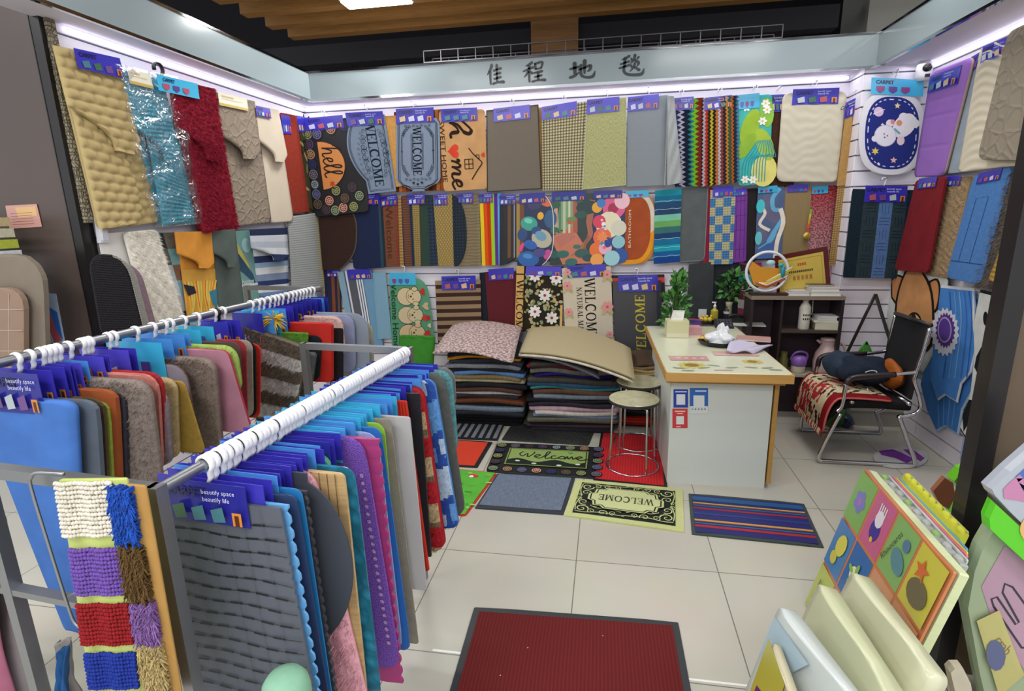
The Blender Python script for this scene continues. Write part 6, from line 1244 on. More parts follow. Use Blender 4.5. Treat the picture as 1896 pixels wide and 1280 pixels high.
# ================================================================ THE PILES
def cname(c):
    r, g, b = (int(c[i:i+2], 16) for i in (1, 3, 5)); m = max(r, g, b)
    if m-min(r, g, b) < 22: return 'black' if m < 45 else 'dark grey' if m < 90 else 'grey' if m < 180 else 'pale grey'
    if r == m and g > b: return ('dark brown' if m < 110 else 'tan') if g > r*.6 else 'dark red'
    return 'dark red' if r == m else 'dark green' if g == m else 'blue'
def pile(o, X, Y, W, D, layers, bendf, grp, desc, cat='mat'):
    """layers: (thickness, colour, kind, dx, dy, extra width, rotation, label)"""
    z = 0.0; where = desc
    ORD = ['lowest', 'second', 'third', 'fourth', 'fifth', 'sixth', 'seventh', 'eighth', 'ninth', 'tenth', 'eleventh', 'twelfth', 'thirteenth', 'fourteenth', 'fifteenth', 'sixteenth', 'seventeenth', 'eighteenth', 'nineteenth', 'twentieth', 'twenty-first', 'twenty-second', 'twenty-third']
    for li, (th, col, kind, dx, dy, ew, rot, lab) in enumerate(layers):
        if not lab: lab = f'{cname(col)} folded mat, {ORD[li]} from the floor in {where}' if li else f'{cname(col)} folded mat, lowest in {where}'; 
        Rm = Matrix.Rotation(rot, 3, 'Z'); x_ = Rm @ X; y_ = Rm @ Y
        c = o + X*(W/2+dx) + Y*(D/2+dy); w = W+ew
        TL = c - x_*w/2 + y_*D/2; TR = c + x_*w/2 + y_*D/2; BR = c + x_*w/2 - y_*D/2; BL = c - x_*w/2 - y_*D/2
        zz_ = z
        s = Sheet(TL, TR, BR, BL, t=th*.93, r=.025, col=col, kind=kind, nx=16, ny=4, bend=lambda a, b_, zz_=zz_: Vector((0, 0, zz_+bendf(a, b_, zz_)+.0045*math.sin(a*(5+zz_*9)+zz_*60)*min(1, zz_*8))))
        s.n = Vector((0, 0, 1)); s.done('mat', lab or desc, 'mat', grp, smooth=True); z += th
    return z
rnd = random.Random(21)
cols1 = ['#16161a', '#1c1b20', '#141519', '#202024', '#33363c', '#1d1c20', '#4c3a34', '#7d8c9c', '#26282c', '#70442e', '#3c3c40', '#c9c4c4', '#5a4038', '#2b2b30', '#c0b48c', '#8a7a5a', '#6a96d0', '#2c2c30', '#8a9098', '#3b3f4a', '#d08a2a', '#2a2c33']
labs1 = {7: 'grey-blue edged mat low in the left pile', 9: 'red-brown mat in the middle of the left pile', 11: 'pale grey mat above the red-brown one in the left pile', 14: 'cream knitted mat in the upper half of the left pile', 16: 'bright blue and white mat in the left pile', 18: 'grey folded mat with black marks in the left pile', 20: 'orange mat tucked under the top mats of the left pile'}
L1 = []
for i, c in enumerate(cols1[:3]+cols1[4:5]+cols1[7:]):
    i = cols1.index(c)
    L1.append((.0285+.006*math.sin(i*2.1), c, 'pile', rnd.uniform(-.02, .03), rnd.uniform(-.02, .02), rnd.uniform(-.05, .03), rnd.uniform(-.03, .03), labs1.get(i)))
z1 = pile(Vector((-1.12, 3.66, 0)), Vector((1, .03, 0)), Vector((0, 1, 0)), .54, .40, L1, lambda a, b_, z: .020*math.sin(PI*a)*(z/.5)-.012*a*(z/.5), 'mats folded in the left pile', 'the left pile')
bt = lambda a, c: Vector((0, 0, .035*math.sin(PI*min(1, a*1.1))-.03*c*c))
for i, (c, kd, lab, dz) in enumerate((('#b5a987', 'pile', 'beige mat right under the pink speckled one on the left pile', 0), ('#8b8069', 'pile', 'khaki mat second from the top of the left pile', .018), ('#b9a3a0', 'speck', 'pink and grey speckled mat on top of the left pile', .036))):
    z = z1+.005+dz; s = Sheet(*[Vector(onZ(x, y, z)) for x, y in ((838, 603), (966, 606), (950, 664), (800, 648))], t=.012, r=.02, col=c, kind=kd, nx=14, ny=8, bend=bt, sc=.14, dark=.5 if kd == 'speck' else .8); s.n = Vector((0, 0, 1)); s.done('mat', lab, 'mat', smooth=True)
cols2 = ['#2a2830', '#3a3038', '#4c3c44', '#2a2a2e', '#6c6a58', '#35303a', '#7c93b4', '#cfc8c0', '#c8a8b4', '#3a3440', '#242428', '#788490', '#6a4c3c', '#8c6a54', '#3f8088', '#3c5a78', '#4a4844', '#5c5a54', '#2c2670', '#74726a', '#5a5450', '#8c2438', '#3a3633']
labs2 = {4: 'olive-grey mat jutting out low in the middle pile', 6: 'pale blue mat in the lower middle pile', 7: 'cream mat with rounded corners in the middle pile', 8: 'pink-edged mat in the middle pile', 14: 'teal mat in the middle pile', 12: 'brown mat under the teal one in the middle pile', 18: 'deep purple-blue mat in the upper middle pile', 21: 'crimson packaged mat near the top of the middle pile'}
L2 = []
for i, c in enumerate(cols2):
    if i in (1, 5, 13, 17, 20): continue
    L2.append((.0285+.006*math.sin(i*1.7), c, 'pile', rnd.uniform(-.02, .02), rnd.uniform(-.03, .03)-(.04 if i == 4 else 0), rnd.uniform(-.04, .04), rnd.uniform(-.03, .03), labs2.get(i)))
z2 = pile(Vector((-.52, 3.60, 0)), Vector((1, .05, 0)), Vector((0, 1, 0)), .60, .42, L2, lambda a, b_, z: .012*math.sin(2*PI*a)*(z/.5), 'mats folded in the middle pile', 'the middle pile')
bt2 = lambda a, c: Vector((0, 0, .03*math.sin(PI*a)-.045*a*a+.015*(1-a)*(1-c)))
for i, (c, kd, q, dz, lab) in enumerate((('#5c5c66', 'pile', ((962, 606), (1100, 622), (1110, 690), (946, 662)), 0, 'slate mat sticking out left below the beige woven one, middle pile'), ('#dcd2bc', 'pile', ((984, 604), (1166, 644), (1172, 696), (960, 660)), .018, 'cream mat second from the top of the middle pile'), ('#b5a884', 'weave', ((986, 597), (1168, 636), (1176, 690), (962, 654)), .04, 'beige woven mat curling on top of the middle pile'))):
    z = z2+.008+dz; s = Sheet(*[Vector(onZ(x, y, z)) for x, y in q], t=.014, r=.004, col=c, kind=kd, nx=16, ny=10, bend=bt2, sc=.4, dark=.6); s.n = Vector((0, 0, 1))
    s.done('mat', lab, 'mat', smooth=True)
for i, (c, q) in enumerate((('#5b7080', ((945, 768), (1060, 775), (1058, 788), (944, 781))),)):
    pass
cols3 = ['#3a2626', '#8a2a24', '#c83424', '#a82a20', '#1f2024', '#33363a', '#26282c', '#2c4cb0', '#2a2c30', '#404448', '#332e30', '#23252a', '#4c443c', '#2b2b30', '#6a6c70', '#7cb0c8', '#c84040', '#3fae8c', '#8a948c', '#b09a6a', '#c4ae7c', '#97825a', '#5a4a3c']
labs3 = {2: 'orange-red mat low in the right pile behind the stools', 7: 'bright blue mat in the right pile behind the stools', 15: 'light blue mat in the right pile', 16: 'red mat just above the light blue one in the right pile', 17: 'sea-green mat in the right pile', 20: 'straw-coloured mat near the top of the right pile'}
L3 = []
for i, c in enumerate(cols3): L3.append((.0205+.003*math.sin(i*1.9), c, 'pile', rnd.uniform(-.02, .01), rnd.uniform(-.02, .03), rnd.uniform(-.04, .01), rnd.uniform(-.02, .02), labs3.get(i)))
pile(Vector((.12, 3.76, 0)), Vector((1, .0, 0)), Vector((0, 1, 0)), .27, .42, L3, lambda a, b_, z: -.012*math.sin(PI*a)*(z/.5), 'mats folded in the right pile', 'the right pile behind the stools')
# ================================================================ STOOLS
def stool(px, py, label, yaw):
    c = onZ(px, py, 0); r_ = empty('stool', c, label, 'stool', 'stools with marbled seats')
    zt = .435; R = .148
    mb = MB(); mb.lathe([(R-.006, zt-.022), (R, zt-.018), (R, zt-.006), (R-.003, zt-.002)], 40, c, '#2a2826'); mb.build('seat_rim', [fab('gloss', 1, 0, .35)], r_, True, angle=.6)
    mb = MB(); mb.lathe([(R-.003, zt-.002), (R-.006, zt+.001)], 40, c, '#bdbb9a'); mb.build('seat', [fab('marble', 1, 1, .2, .7)], r_)
    mb = MB(); mb.tube([c+Vector((.153*math.cos(2*PI*i/40), .153*math.sin(2*PI*i/40), .012)) for i in range(40)], .006, 8, closed=True); mb.build('base_ring', CHROME, r_, True)
    for k in range(4):
        a = yaw+k*PI/2; d = Vector((math.cos(a), math.sin(a), 0)); e = Vector((-d.y, d.x, 0))
        mb = MB(); mb.tube(smooth2([tuple(c+d*.09+Vector((0, 0, zt-.028))), tuple(c+d*.128+Vector((0, 0, zt-.029))), tuple(c+d*.141+Vector((0, 0, zt-.045))), tuple(c+d*.146+Vector((0, 0, .2))), tuple(c+d*.153+Vector((0, 0, .014)))], 4), .0065, 8)
        mb.build('leg', CHROME, r_, True)
    return r_
stool(1170, 864, 'round marbled stool standing nearest the camera on the red mat', .5)
stool(1180, 822, 'round marbled stool standing behind the nearer one', .9)
# ================================================================ DESK
ZT = .68
dA, dB = onZ(1233, 690, ZT), onZ(1472, 695, ZT); ex_ = (dB-dA).normalized(); ey_ = Vector((-ex_.y, ex_.x, 0)); DL = 1.22; DW = (dB-dA).length
desk = empty('desk', Vector((dA.x, dA.y, 0)), 'cream-topped desk with a blank white front and beech edges', 'desk')
def dp(u, v, z): return Vector((dA.x, dA.y, 0))+ex_*u+ey_*v+Z3*z
mb = MB(); mb.box((0, 0, ZT-.048), (DW, DL, ZT-.002), '#c39552', 0, ex_, ey_, Z3, Vector((dA.x, dA.y, 0))); mb.build('desk_top', [fab('wood', .4, 1, .4, .85)], desk)
s = Sheet(dp(.004, DL-.004, ZT-.002), dp(DW-.004, DL-.004, ZT-.002), dp(DW-.004, .004, ZT-.002), dp(.004, .004, ZT-.002), t=.003, r=.03, col='#d6d9bf', kind='gloss', nx=2, ny=2); s.n = Z3.copy()
W, Hs = s.W, s.H
for u, v, r in ((.24, .88, .055), (.78, .80, .04)):
    for k in range(12): a = k*PI/6; s.disc(u*W+r*math.cos(a), v*Hs+r*math.sin(a)*.9, r*.42, '#dccf6a', 8, r*.2, a)
    s.lay(); s.disc(u*W, v*Hs, r*.7, '#9c7c46', 14, r*.6); s.layer -= 1
for u, v, ro in ((.12, .93, .2), (.33, .92, -.3), (.42, .88, .3), (.56, .91, -.2), (.72, .9, .2), (.85, .9, -.3), (.9, .93, .1), (.18, .97, 0)): s.disc(u*W, v*Hs, .035, '#9aa586', 10, .012, ro)
s.line([(.4*W, .955*Hs), (.55*W, .95*Hs)], .012, '#c48a7c'); s.rectn(.08, .72, .42, .80, '#cf9a98')
s.lay(); [s.disc((.16+.07*k)*W, .76*Hs, .014, '#e6c8c4', 8) for k in range(4)]
s.rectn(.5, .62, .9, .7, '#d4aaa0')
s.done('desk_cover', 'cream cover printed with sunflowers', parent=desk)
ZB = .60
bx0, bx1, by0 = .045, DW-.035, .10
def dbox(n, a, b_, col, mat=None, lab=None):
    mb = MB(); mb.box(a, b_, col, 0, ex_, ey_, Z3, Vector((dA.x, dA.y, 0))); o = mb.build(n, mat or [fab('plain', 1, .2, .45, .97)], desk)
    if lab: o['label'] = lab
    return o
PW = '#c9cec8'; WD = [fab('wood', .4, 1, .4, .85)]
dbox('front_panel', (bx0, by0, .0), (bx1-.03, by0+.02, ZB), PW, None, 'blank white front panel')
dbox('side_panel', (bx0, by0+.021, .0), (bx0+.02, DL-.08, ZB), PW)
dbox('side_panel', (bx1-.022, by0-.004, .03), (bx1, DL-.08, ZB), '#b58a48', WD, 'beech side panel')
dbox('ledge', (bx0-.03, by0-.025, ZB), (bx1+.02, DL-.07, ZB+.014), '#b98e4e', WD)
dbox('ledge_wall', (bx0+.03, by0+.04, ZB+.014), (bx1-.06, by0+.055, ZT-.05), PW)
dbox('ledge_side', (bx0-.02, by0+.06, ZB+.014), (bx0-.005, DL-.1, ZT-.05), '#b98e4e', WD)
dbox('ledge_side', (bx1-.02, by0+.06, ZB+.014), (bx1-.005, DL-.1, ZT-.05), '#b98e4e', WD)
dbox('back_panel', (bx0, DL-.1, .0), (bx1, DL-.08, ZB), PW)
def stick(label, x0, y0, x1, y1, col, dr):
    n = ey_; p = dp(0, by0-.001, 0); q = [onP(x, y, p, n) for x, y in ((x0, y0), (x1, y0), (x1, y1), (x0, y1))]
    s = Sheet(*q, t=.0012, r=0, col=col, kind='gloss', nx=1, ny=1); dr(s); s.done('payment_sticker', label, 'sticker')
stick('navy payment sticker with a pale empty square, left one on the desk front', 1247, 721, 1274, 755, '#1f3f9c', lambda s: (s.rectn(.2, .27, .8, .84, '#d8dce4'), s.rectn(.12, .1, .9, .16, '#cdd6ee')))
stick('blue payment sticker with a white foot strip, right one on the desk front', 1277, 719, 1311, 766, '#2a62b0', lambda s: (s.rectn(0, .7, 1, 1, '#cfd4d2'), s.rectn(.2, .28, .8, .74, '#d8dcdc'), s.rectn(.3, .08, .9, .14, '#bcd0ec'), s.lay(), [s.disc(s.W*(.15+.17*k), s.H*.82, .004, c, 8) for k, c in enumerate(('#3cae4c', '#4a5a60', '#3c6ab0', '#5a6468', '#4a5a60'))]))
stick('red payment sticker with a pale empty square under the navy one', 1245, 757, 1273, 793, '#c4323a', lambda s: (s.rectn(.25, .38, .76, .8, '#d8dcd8'), s.rectn(.15, .1, .85, .16, '#e8c8a0'), s.rectn(.3, .22, .7, .26, '#e8c8c0'), s.rectn(.25, .9, .55, .94, '#e8d0d0')))
# things on the desk (u right, v away)
def onDesk(x, y, dz=0): return onZ(x, y, ZT+.002+dz)
def put(mb, name, label, cat, mats=None, group=None, smooth=False, parent=None):
    o = mb.build(name, mats or [fab('gloss', 1, 0, .4)], parent, smooth, angle=.7 if smooth else None)
    if parent is None: tag(o, label, cat, group)
    elif label: o['label'] = label
    return o
def book(x, y, w, d, h, col, label, name='notebook', cat='book', rot=0, z=0, pages='#e4e2da', base=None):
    p = base or onDesk(x, y, z); Rm = Matrix.Rotation(rot, 3, 'Z'); X, Y = Rm @ ex_, Rm @ ey_
    mb = MB(); mb.box((-w/2, -d/2, 0), (w/2, d/2, h*.12), col, 0, X, Y, Z3, p); mb.box((-w/2+.003, -d/2+.003, h*.12), (w/2-.003, d/2-.003, h*.88), pages, 0, X, Y, Z3, p); mb.box((-w/2, -d/2, h*.88), (w/2, d/2, h), col, 0, X, Y, Z3, p)
    return put(mb, name, label, cat)
p = onDesk(1252, 622); mb = MB(); mb.box((-.07, -.06, 0), (.07, .06, .11), '#cfcaa0', 0, ex_, ey_, Z3, p); mb.box((-.07, -.06, .0), (.07, -.062, .03), '#d9d6b8', 0, ex_, ey_, Z3, p)
tb = put(mb, 'tissue_box', 'pale yellow tissue box on the left rear of the desk', 'tissue box')
mb = MB(); mb.poly([p+ex_*a+ey_*b_+Z3*c for a, b_, c in ((-.04, 0, .11), (.04, 0, .11), (.05, .012, .17), (-.03, -.012, .175))], '#eef0ec'); mb.poly([p+ex_*a+ey_*b_+Z3*c for a, b_, c in ((.04, .004, .11), (-.04, .004, .11), (-.03, -.008, .175), (.05, .016, .17))], '#eef0ec'); mb.build('tissue', [fab('plain')], tb)
book(1280, 618, .12, .09, .05, '#d39aa2', 'small pink card box in front of the tissue box', 'card_box', 'box', .1, pages='#cf9aa0')
book(1284, 600, .11, .05, .035, '#a84a7c', 'magenta and blue small packet behind the pink card box', 'small_packet', 'packet', -.3, pages='#5a4cb0')
book(1395, 629, .2, .12, .012, '#c89890', 'pink account book on the right of the desk', rot=-.25)
book(1385, 601, .22, .14, .006, '#d9dccf', 'white paper sheets at the rear right of the desk', 'paper', 'paper', -.1, pages='#e4e6e0')
# keypad and bag of plastic
p = onDesk(1340, 606); mb = MB(); mb.box((-.06, -.05, 0), (.06, .05, .03), '#1c1d20', 0, ex_, (ey_+Z3*.5).normalized(), Z3, p)
for i in range(5):
    for j in range(3): mb.box((-.05+.021*i, -.04+.028*j, .03), (-.035+.021*i, -.02+.028*j, .035), '#3c4048', 0, ex_, (ey_+Z3*.5).normalized(), Z3, p)
put(mb, 'calculator', 'black desk calculator with grey keys behind the plastic bags', 'calculator')
mb = MB(); p = onDesk(1362, 598); mb.tube([p+Vector((-.05, 0, .05)), p+Vector((-.02, 0, .06)), p+Vector((.03, 0, .055)), p+Vector((.055, 0, .04))], .011, 8, '#141416'); mb.box((-.05, -.03, 0), (.05, .04, .04), '#1b1b1f', 0, ex_, ey_, Z3, p); put(mb, 'telephone', 'black telephone behind the calculator', 'telephone', smooth=True)
p = onDesk(1332, 640); mb = MB()
pts = [(-.13, .03), (-.09, -.05), (0, -.085), (.1, -.07), (.13, 0), (.06, .05), (-.06, .07)]
for k in range(len(pts)):
    a, b_ = pts[k], pts[(k+1) % len(pts)]; mb.poly([p+ex_*a[0]*.8+ey_*a[1]*.8, p+ex_*b_[0]*.8+ey_*b_[1]*.8, p+ex_*b_[0]+ey_*b_[1]+Z3*.03, p+ex_*a[0]+ey_*a[1]+Z3*.03], '#17181b')
mb.poly([p+ex_*a*.8+ey_*b_*.8+Z3*.001 for a, b_ in pts], '#17181b'); put(mb, 'tray', 'shallow black plastic tray on the desk', 'tray', [fab('gloss', 1, 0, .3)])
rnd = random.Random(12)
def crumple(c, r, col, amp, seed, n=18, k=12, mb=None):
    rn = random.Random(seed); ph = [(Vector((rn.uniform(-1, 1), rn.uniform(-1, 1), rn.uniform(-1, 1))).normalized(), rn.uniform(2, 7), rn.uniform(0, 6)) for _ in range(7)]
    m = mb or MB(); m.ball(c, r, col, 0, n, k, lambda d: 1+amp*sum(math.sin(f*d.dot(v)+q) for v, f, q in ph)/2.2); return m
mb = crumple(p+Vector((.0, .0, .045)), (.07, .05, .035), '#d9dce0', .3, 3, 22, 14); crumple(p+Vector((.03, .05, .07)), (.035, .03, .05), '#e2e4e8', .35, 5, 16, 10, mb); put(mb, 'plastic_bag', 'crumpled clear and white plastic bag lying in the black tray', 'plastic bag', [fab('gloss', 1, 1, .2)])
mb = MB(); a = onDesk(1350, 640, .03); q = [onDesk(1352, 634, .035), onDesk(1432, 642, .012), onDesk(1395, 655, .004), onDesk(1345, 650, .02)]
s = Sheet(*q, t=.012, r=.01, col='#c9c4dc', kind='gloss', nx=10, ny=6, bend=lambda a, c: Vector((0, 0, .01*math.sin(a*7+c*3)))); s.n = Z3.copy(); s.done('plastic_bag', 'folded lilac-white plastic bag spilling off the tray', 'plastic bag', smooth=True)
mb = crumple(onDesk(1308, 626, .03), (.035, .03, .025), '#d8b23c', .35, 8, 14, 10); crumple(onDesk(1299, 628, .02), (.018, .02, .02), '#c8442c', .3, 9, 10, 8, mb); put(mb, 'snack_packet', 'small yellow and red snack packet at the left of the tray', 'packet', [fab('gloss', 1, 1, .25)])
# pump bottle, yellow ornament, clip
p = onDesk(1322, 592); mb = MB(); mb.lathe([(.024, 0), (.028, .01), (.028, .07), (.012, .085), (.01, .095)], 16, p, '#b9ad3a'); r_ = put(mb, 'pump_bottle', 'yellow liquid pump bottle with a white pump on the desk', 'bottle', [fab('gloss', 1, 0, .15)], smooth=True)
mb = MB(); mb.lathe([(.011, .095), (.011, .11), (.005, .112), (.005, .13)], 10, p, '#e9e9e6'); mb.box((-.022, -.006, .128), (.008, .006, .137), '#e9e9e6', 0, ex_, ey_, Z3, p); mb.build('pump', WHITEP, r_, True)
p = onDesk(1306, 596); mb = MB()
for dx in (-.03, 0, .03): mb.ball(p+ex_*dx+Z3*.018, .018, '#e0c43a', 0, 10, 8); mb.ball(p+ex_*(dx+.01)+Z3*.042, .010, '#e0c43a', 0, 8, 6)
put(mb, 'toy_figures', 'row of tiny yellow ducks on the desk before the pump bottle', 'toy', smooth=True)
p = onDesk(1300, 588); mb = MB(); mb.box((-.03, -.004, 0), (.03, .004, .065), '#e4e6ea', 0, ex_, ey_, Z3, p); mb.lathe([(.016, -.0045), (.02, -.006)], 14, p+Z3*.038, '#2c2c34', 0, ex_, Z3, -ey_); put(mb, 'desk_clock', 'small white clock card behind the yellow ducks', 'clock')
for (x, y, col, lab) in ((1232, 584, '#3c4c3a', 'green and white small jar at the left rear corner of the desk'), (1345, 590, '#26262a', 'dark jar with white marks beside the plant vase')):
    p = onDesk(x, y); mb = MB(); mb.lathe([(.022, 0), (.025, .008), (.025, .07), (.018, .08), (.018, .095)], 14, p, col); mb.lathe([(.0255, .04, '#d8d8d4'), (.0255, .058, '#d8d8d4')], 14, p, '#d8d8d4'); put(mb, 'jar', lab, 'jar', smooth=True)
# plants
def plant(name, label, base, pot, crown, n, seed, leafc, size, potcol):
    r_ = empty(name, base, label, 'plant'); rn = random.Random(seed)
    mb = MB(); mb.lathe(pot, 18, base, potcol); mb.build('pot', [fab('gloss', 1, 0, .3)], r_, True)
    lf = MB(); st = MB(); top = base+Z3*pot[-1][1]
    for i in range(n):
        c, rr = crown[i % len(crown)]; d = Vector((rn.gauss(0, 1), rn.gauss(0, 1), rn.gauss(0, 1))).normalized()
        p = base+Vector(c)+Vector((d.x*rr[0], d.y*rr[1], d.z*rr[2]))*rn.uniform(.55, 1.0)
        out = (p-(base+Vector(c)*.9)).normalized(); sd = out.cross(Vector((rn.uniform(-1, 1), rn.uniform(-1, 1), rn.uniform(-1, 1)))).normalized(); L_ = size*rn.uniform(.7, 1.3)
        out = (out+Vector((0, 0, -.35))).normalized(); nn = out.cross(sd)
        w = L_*.34; a = p; b1 = p+out*L_*.5+sd*w+nn*.004; b2 = p+out*L_*.5-sd*w+nn*.004; m_ = p+out*L_*.5-nn*.006; e = p+out*L_-nn*.01
        col = mul(rn.choice(leafc), rn.uniform(.7, 1.2)); lf.poly([a, m_, b1], col); lf.poly([b1, m_, e], col); lf.poly([a, b2, m_], col); lf.poly([b2, e, m_], col)
        if i % 6 == 0: st.tube([top, (top+p)/2+Vector((0, 0, .02)), p], .0022, 4, '#4c6a38', caps=False)
    lf.build('foliage', [fab('gloss', 1, 0, .45, .9)], r_); st.build('stems', [fab('plain')], r_); return r_
vb = onDesk(1348, 590); vz = onY(1347, 562, vb.y).z-vb.z
plant('potted_plant', 'broad-leaved green plant in a tall beige vase on the desk', vb, [(.02, 0), (.024, .02), (.022, .10), (.028, .13)], [((0, 0, .22), (.09, .08, .07)), ((.02, 0, .3), (.07, .06, .06)), ((.09, -.02, .23), (.06, .05, .05))], 150, 5, ['#2f5f2c', '#3f7a38', '#274f2a', '#5c9c48'], .05, '#a8a488')
base = Vector((onY(1247, 560, 4.0).x, 4.0, .30)); 
mb = MB(); mb.box((-.10, -.10, -.3), (.10, .10, 0), '#2e2a2a', 0, None, None, None, base); put(mb, 'plant_stand', 'dark box stand hidden behind the desk under the bushy plant', 'stand', [fab('plain')])
plant('potted_plant', 'bushy green plant behind the left rear corner of the desk', base+Z3*.002, [(.06, 0), (.08, .16), (.085, .2)], [((.02, 0, .46), (.085, .08, .11)), ((.02, 0, .58), (.075, .07, .08)), ((.03, 0, .70), (.04, .04, .06)), ((.03, 0, .32), (.08, .08, .08))], 380, 6, ['#3f7a34', '#5c9c48', '#2f5f2c', '#6aa858'], .05, '#3a3a3a')
# ================================================================ AWARD SHELF
sy_, sx0, sx1 = 4.02, onY(1392, 548, 4.02).x, onY(1566, 552, 4.02).x
sz = onY(1480, 549, 4.02).z; D = .2
shelf = empty('shelf_unit', Vector(((sx0+sx1)/2, sy_, 0)), 'dark brown open shelf unit behind the desk', 'shelf')
def sbox(n, a, b_, col, lab=None):
    mb = MB(); mb.box(a, b_, col); o = mb.build(n, [fab('wood', .5, 1, .45, .8)], shelf)
    if lab: o['label'] = lab
z2_, z3_ = onY(1480, 612, sy_).z, onY(1480, 694, sy_).z
sbox('top_board', (sx0, sy_, sz-.025), (sx1, sy_+D, sz), '#8a7a6c', 'pale worn top board')
sbox('side_panel', (sx0, sy_+.005, 0), (sx0+.02, sy_+D, sz-.025), '#2c2024'); sbox('side_panel', (sx1-.02, sy_+.005, 0), (sx1, sy_+D, sz-.025), '#2e2428')
mx_ = onY(1440, 640, sy_).x; sbox('divider', (mx_, sy_+.005, z3_), (mx_+.016, sy_+D, sz-.025), '#2c2024')
sbox('shelf_board', (mx_+.016, sy_+.005, z2_-.02), (sx1-.02, sy_+D, z2_), '#4c4038'); sbox('shelf_board', (sx0+.02, sy_+.005, z3_-.02), (sx1-.02, sy_+D, z3_), '#b0aa9c', 'pale lower shelf'); sbox('back_board', (sx0+.02, sy_+D, 0), (sx1-.02, sy_+D+.01, sz-.025), '#3a2c34')
# the framed award
q = [(1437, 477), (1528, 458), (1535, 538), (1440, 543)]
ay = sy_+.13; f_ = lambda x, y, d=0: onY(x, y, ay-d)
s = Sheet(*[f_(*p) for p in [(1434, 474), (1531, 456), (1538, 541), (1438, 546)]], t=.018, r=0, col='#5c1f1e', kind='gloss', nx=1, ny=1)
W, Hs = s.W, s.H; fr_o = s.done('award_frame', 'framed golden award certificate leaning on top of the shelf', 'certificate')
s = Sheet(*[f_(*p, .02) for p in [(1441, 482), (1524, 466), (1530, 535), (1444, 541)]], t=.001, r=0, col='#cdb352', kind='gloss', nx=1, ny=1); W, Hs = s.W, s.H
s.line([(.05*W, .08*Hs), (.95*W, .08*Hs), (.95*W, .93*Hs), (.05*W, .93*Hs)], .003, '#a07c34', True)
for k in range(4): s.line([((.42+.05*k)*W, .2*Hs), ((.455+.05*k)*W, .27*Hs)], .006, '#c0502c'); s.line([((.455+.05*k)*W, .2*Hs), ((.42+.05*k)*W, .27*Hs)], .005, '#c0502c')
for k in range(12): s.rectn(.22+.045*k, .40, .25+.045*k, .46, '#4c3c22')
for k in range(5): s.rectn(.3+.09*k, .55, .36+.09*k, .68, '#b08a3a')
s.lay(); [s.rectn(.32+.09*k, .58, .345+.09*k, .65, '#c8563a') for k in range(5)]
s.done('certificate', 'gold certificate sheet', parent=fr_o)
# the ring ornament
p = onY(1420, 503, sy_+.05); rr = .135
r_ = empty('ring_ornament', Vector((p.x, p.y, sz)), 'round glass-rimmed ornament with an orange and turquoise bird scene on the shelf', 'ornament')
mb = MB(); mb.tube([p+Vector((rr*math.cos(2*PI*i/48), 0, rr*math.sin(2*PI*i/48))) for i in range(48)], .010, 10, '#dcdde4', closed=True); mb.build('ring', [fab('gloss', 1, 0, .15)], r_, True)
mb = MB(); N_ = 24
pt = [p+Vector((-.12, 0, .02)), p+Vector((-.10, 0, .07)), p+Vector((-.04, 0, .03)), p+Vector((.08, 0, .02)), p+Vector((.075, 0, -.09)), p+Vector((0, 0, -.12)), p+Vector((-.08, 0, -.09))]
for dy in (0, .02): mb.poly([q+Vector((0, dy, 0)) for q in (pt if dy == 0 else pt[::-1])], '#cf9030')
for i in range(7): a, b_ = pt[i], pt[(i+1) % 7]; mb.poly([a, b_, b_+Vector((0, .02, 0)), a+Vector((0, .02, 0))], '#cf9030')
mb.build('orange_hill', [fab('gloss', 1, 0, .3)], r_)
mb = MB(); mb.ball(p+Vector((.10, -.01, .0)), (.018, .018, .045), '#1f8a9c', 0, 12, 8); mb.ball(p+Vector((.085, -.01, .045)), (.02, .014, .014), '#2aa0a8', 0, 10, 8); mb.ball(p+Vector((.02, 0, .06)), (.03, .012, .02), '#a9ccd4', 0, 10, 8); mb.build('bird', [fab('gloss', 1, 0, .3)], r_, True)
mb = MB()
for k in range(5): mb.tube([p+Vector((-.07+.02*k, -.01, -.075)), p+Vector((0, -.015, -.10+.008*k)), p+Vector((.12+.01*k, -.01, -.05+.02*k))], .006, 6, ['#c05050', '#e8e4dc', '#d8b83c', '#e0c04c', '#d8d0a0'][k])
mb.build('grass_blades', [fab('gloss', 1, 0, .3)], r_, True)
mb = MB(); mb.box((-.10, -.03, 0), (.14, .045, .018), '#3a2a26', 0, None, None, None, Vector((p.x, p.y, sz+.001))); mb.build('base', [fab('gloss', 1, 0, .3)], r_)
# papers and books on the shelf
for i, (x, y, w, d, h, c, lab) in enumerate(((1475, 549, .14, .1, .02, '#dfe0e6', 'white booklet lying at the front of the shelf top'), (1478, 544, .13, .1, .012, '#c9cad4', 'grey-white booklet on the white one, shelf top'), (1522, 548, .19, .14, .03, '#d8dccc', 'thick cream ledger at the right of the shelf top'), (1520, 541, .18, .14, .022, '#e2e4da', 'white ledger on the cream one, shelf top'), (1518, 534, .19, .13, .01, '#cfc6b0', 'tan-edged folder on the ledgers, shelf top'), (1515, 528, .16, .11, .008, '#4a3a34', 'dark brown flat case topmost on the ledgers'))):
    zz_ = {0: 0, 1: .0215, 2: 0, 3: .0315, 4: .055, 5: .0665}[i]; pp = onY(x, 550, sy_+.075); book(0, 0, w, d, h, c, lab, 'book', 'book', 0, base=Vector((pp.x, sy_+.078, sz+.0005+zz_)))
sh2 = z2_+.001
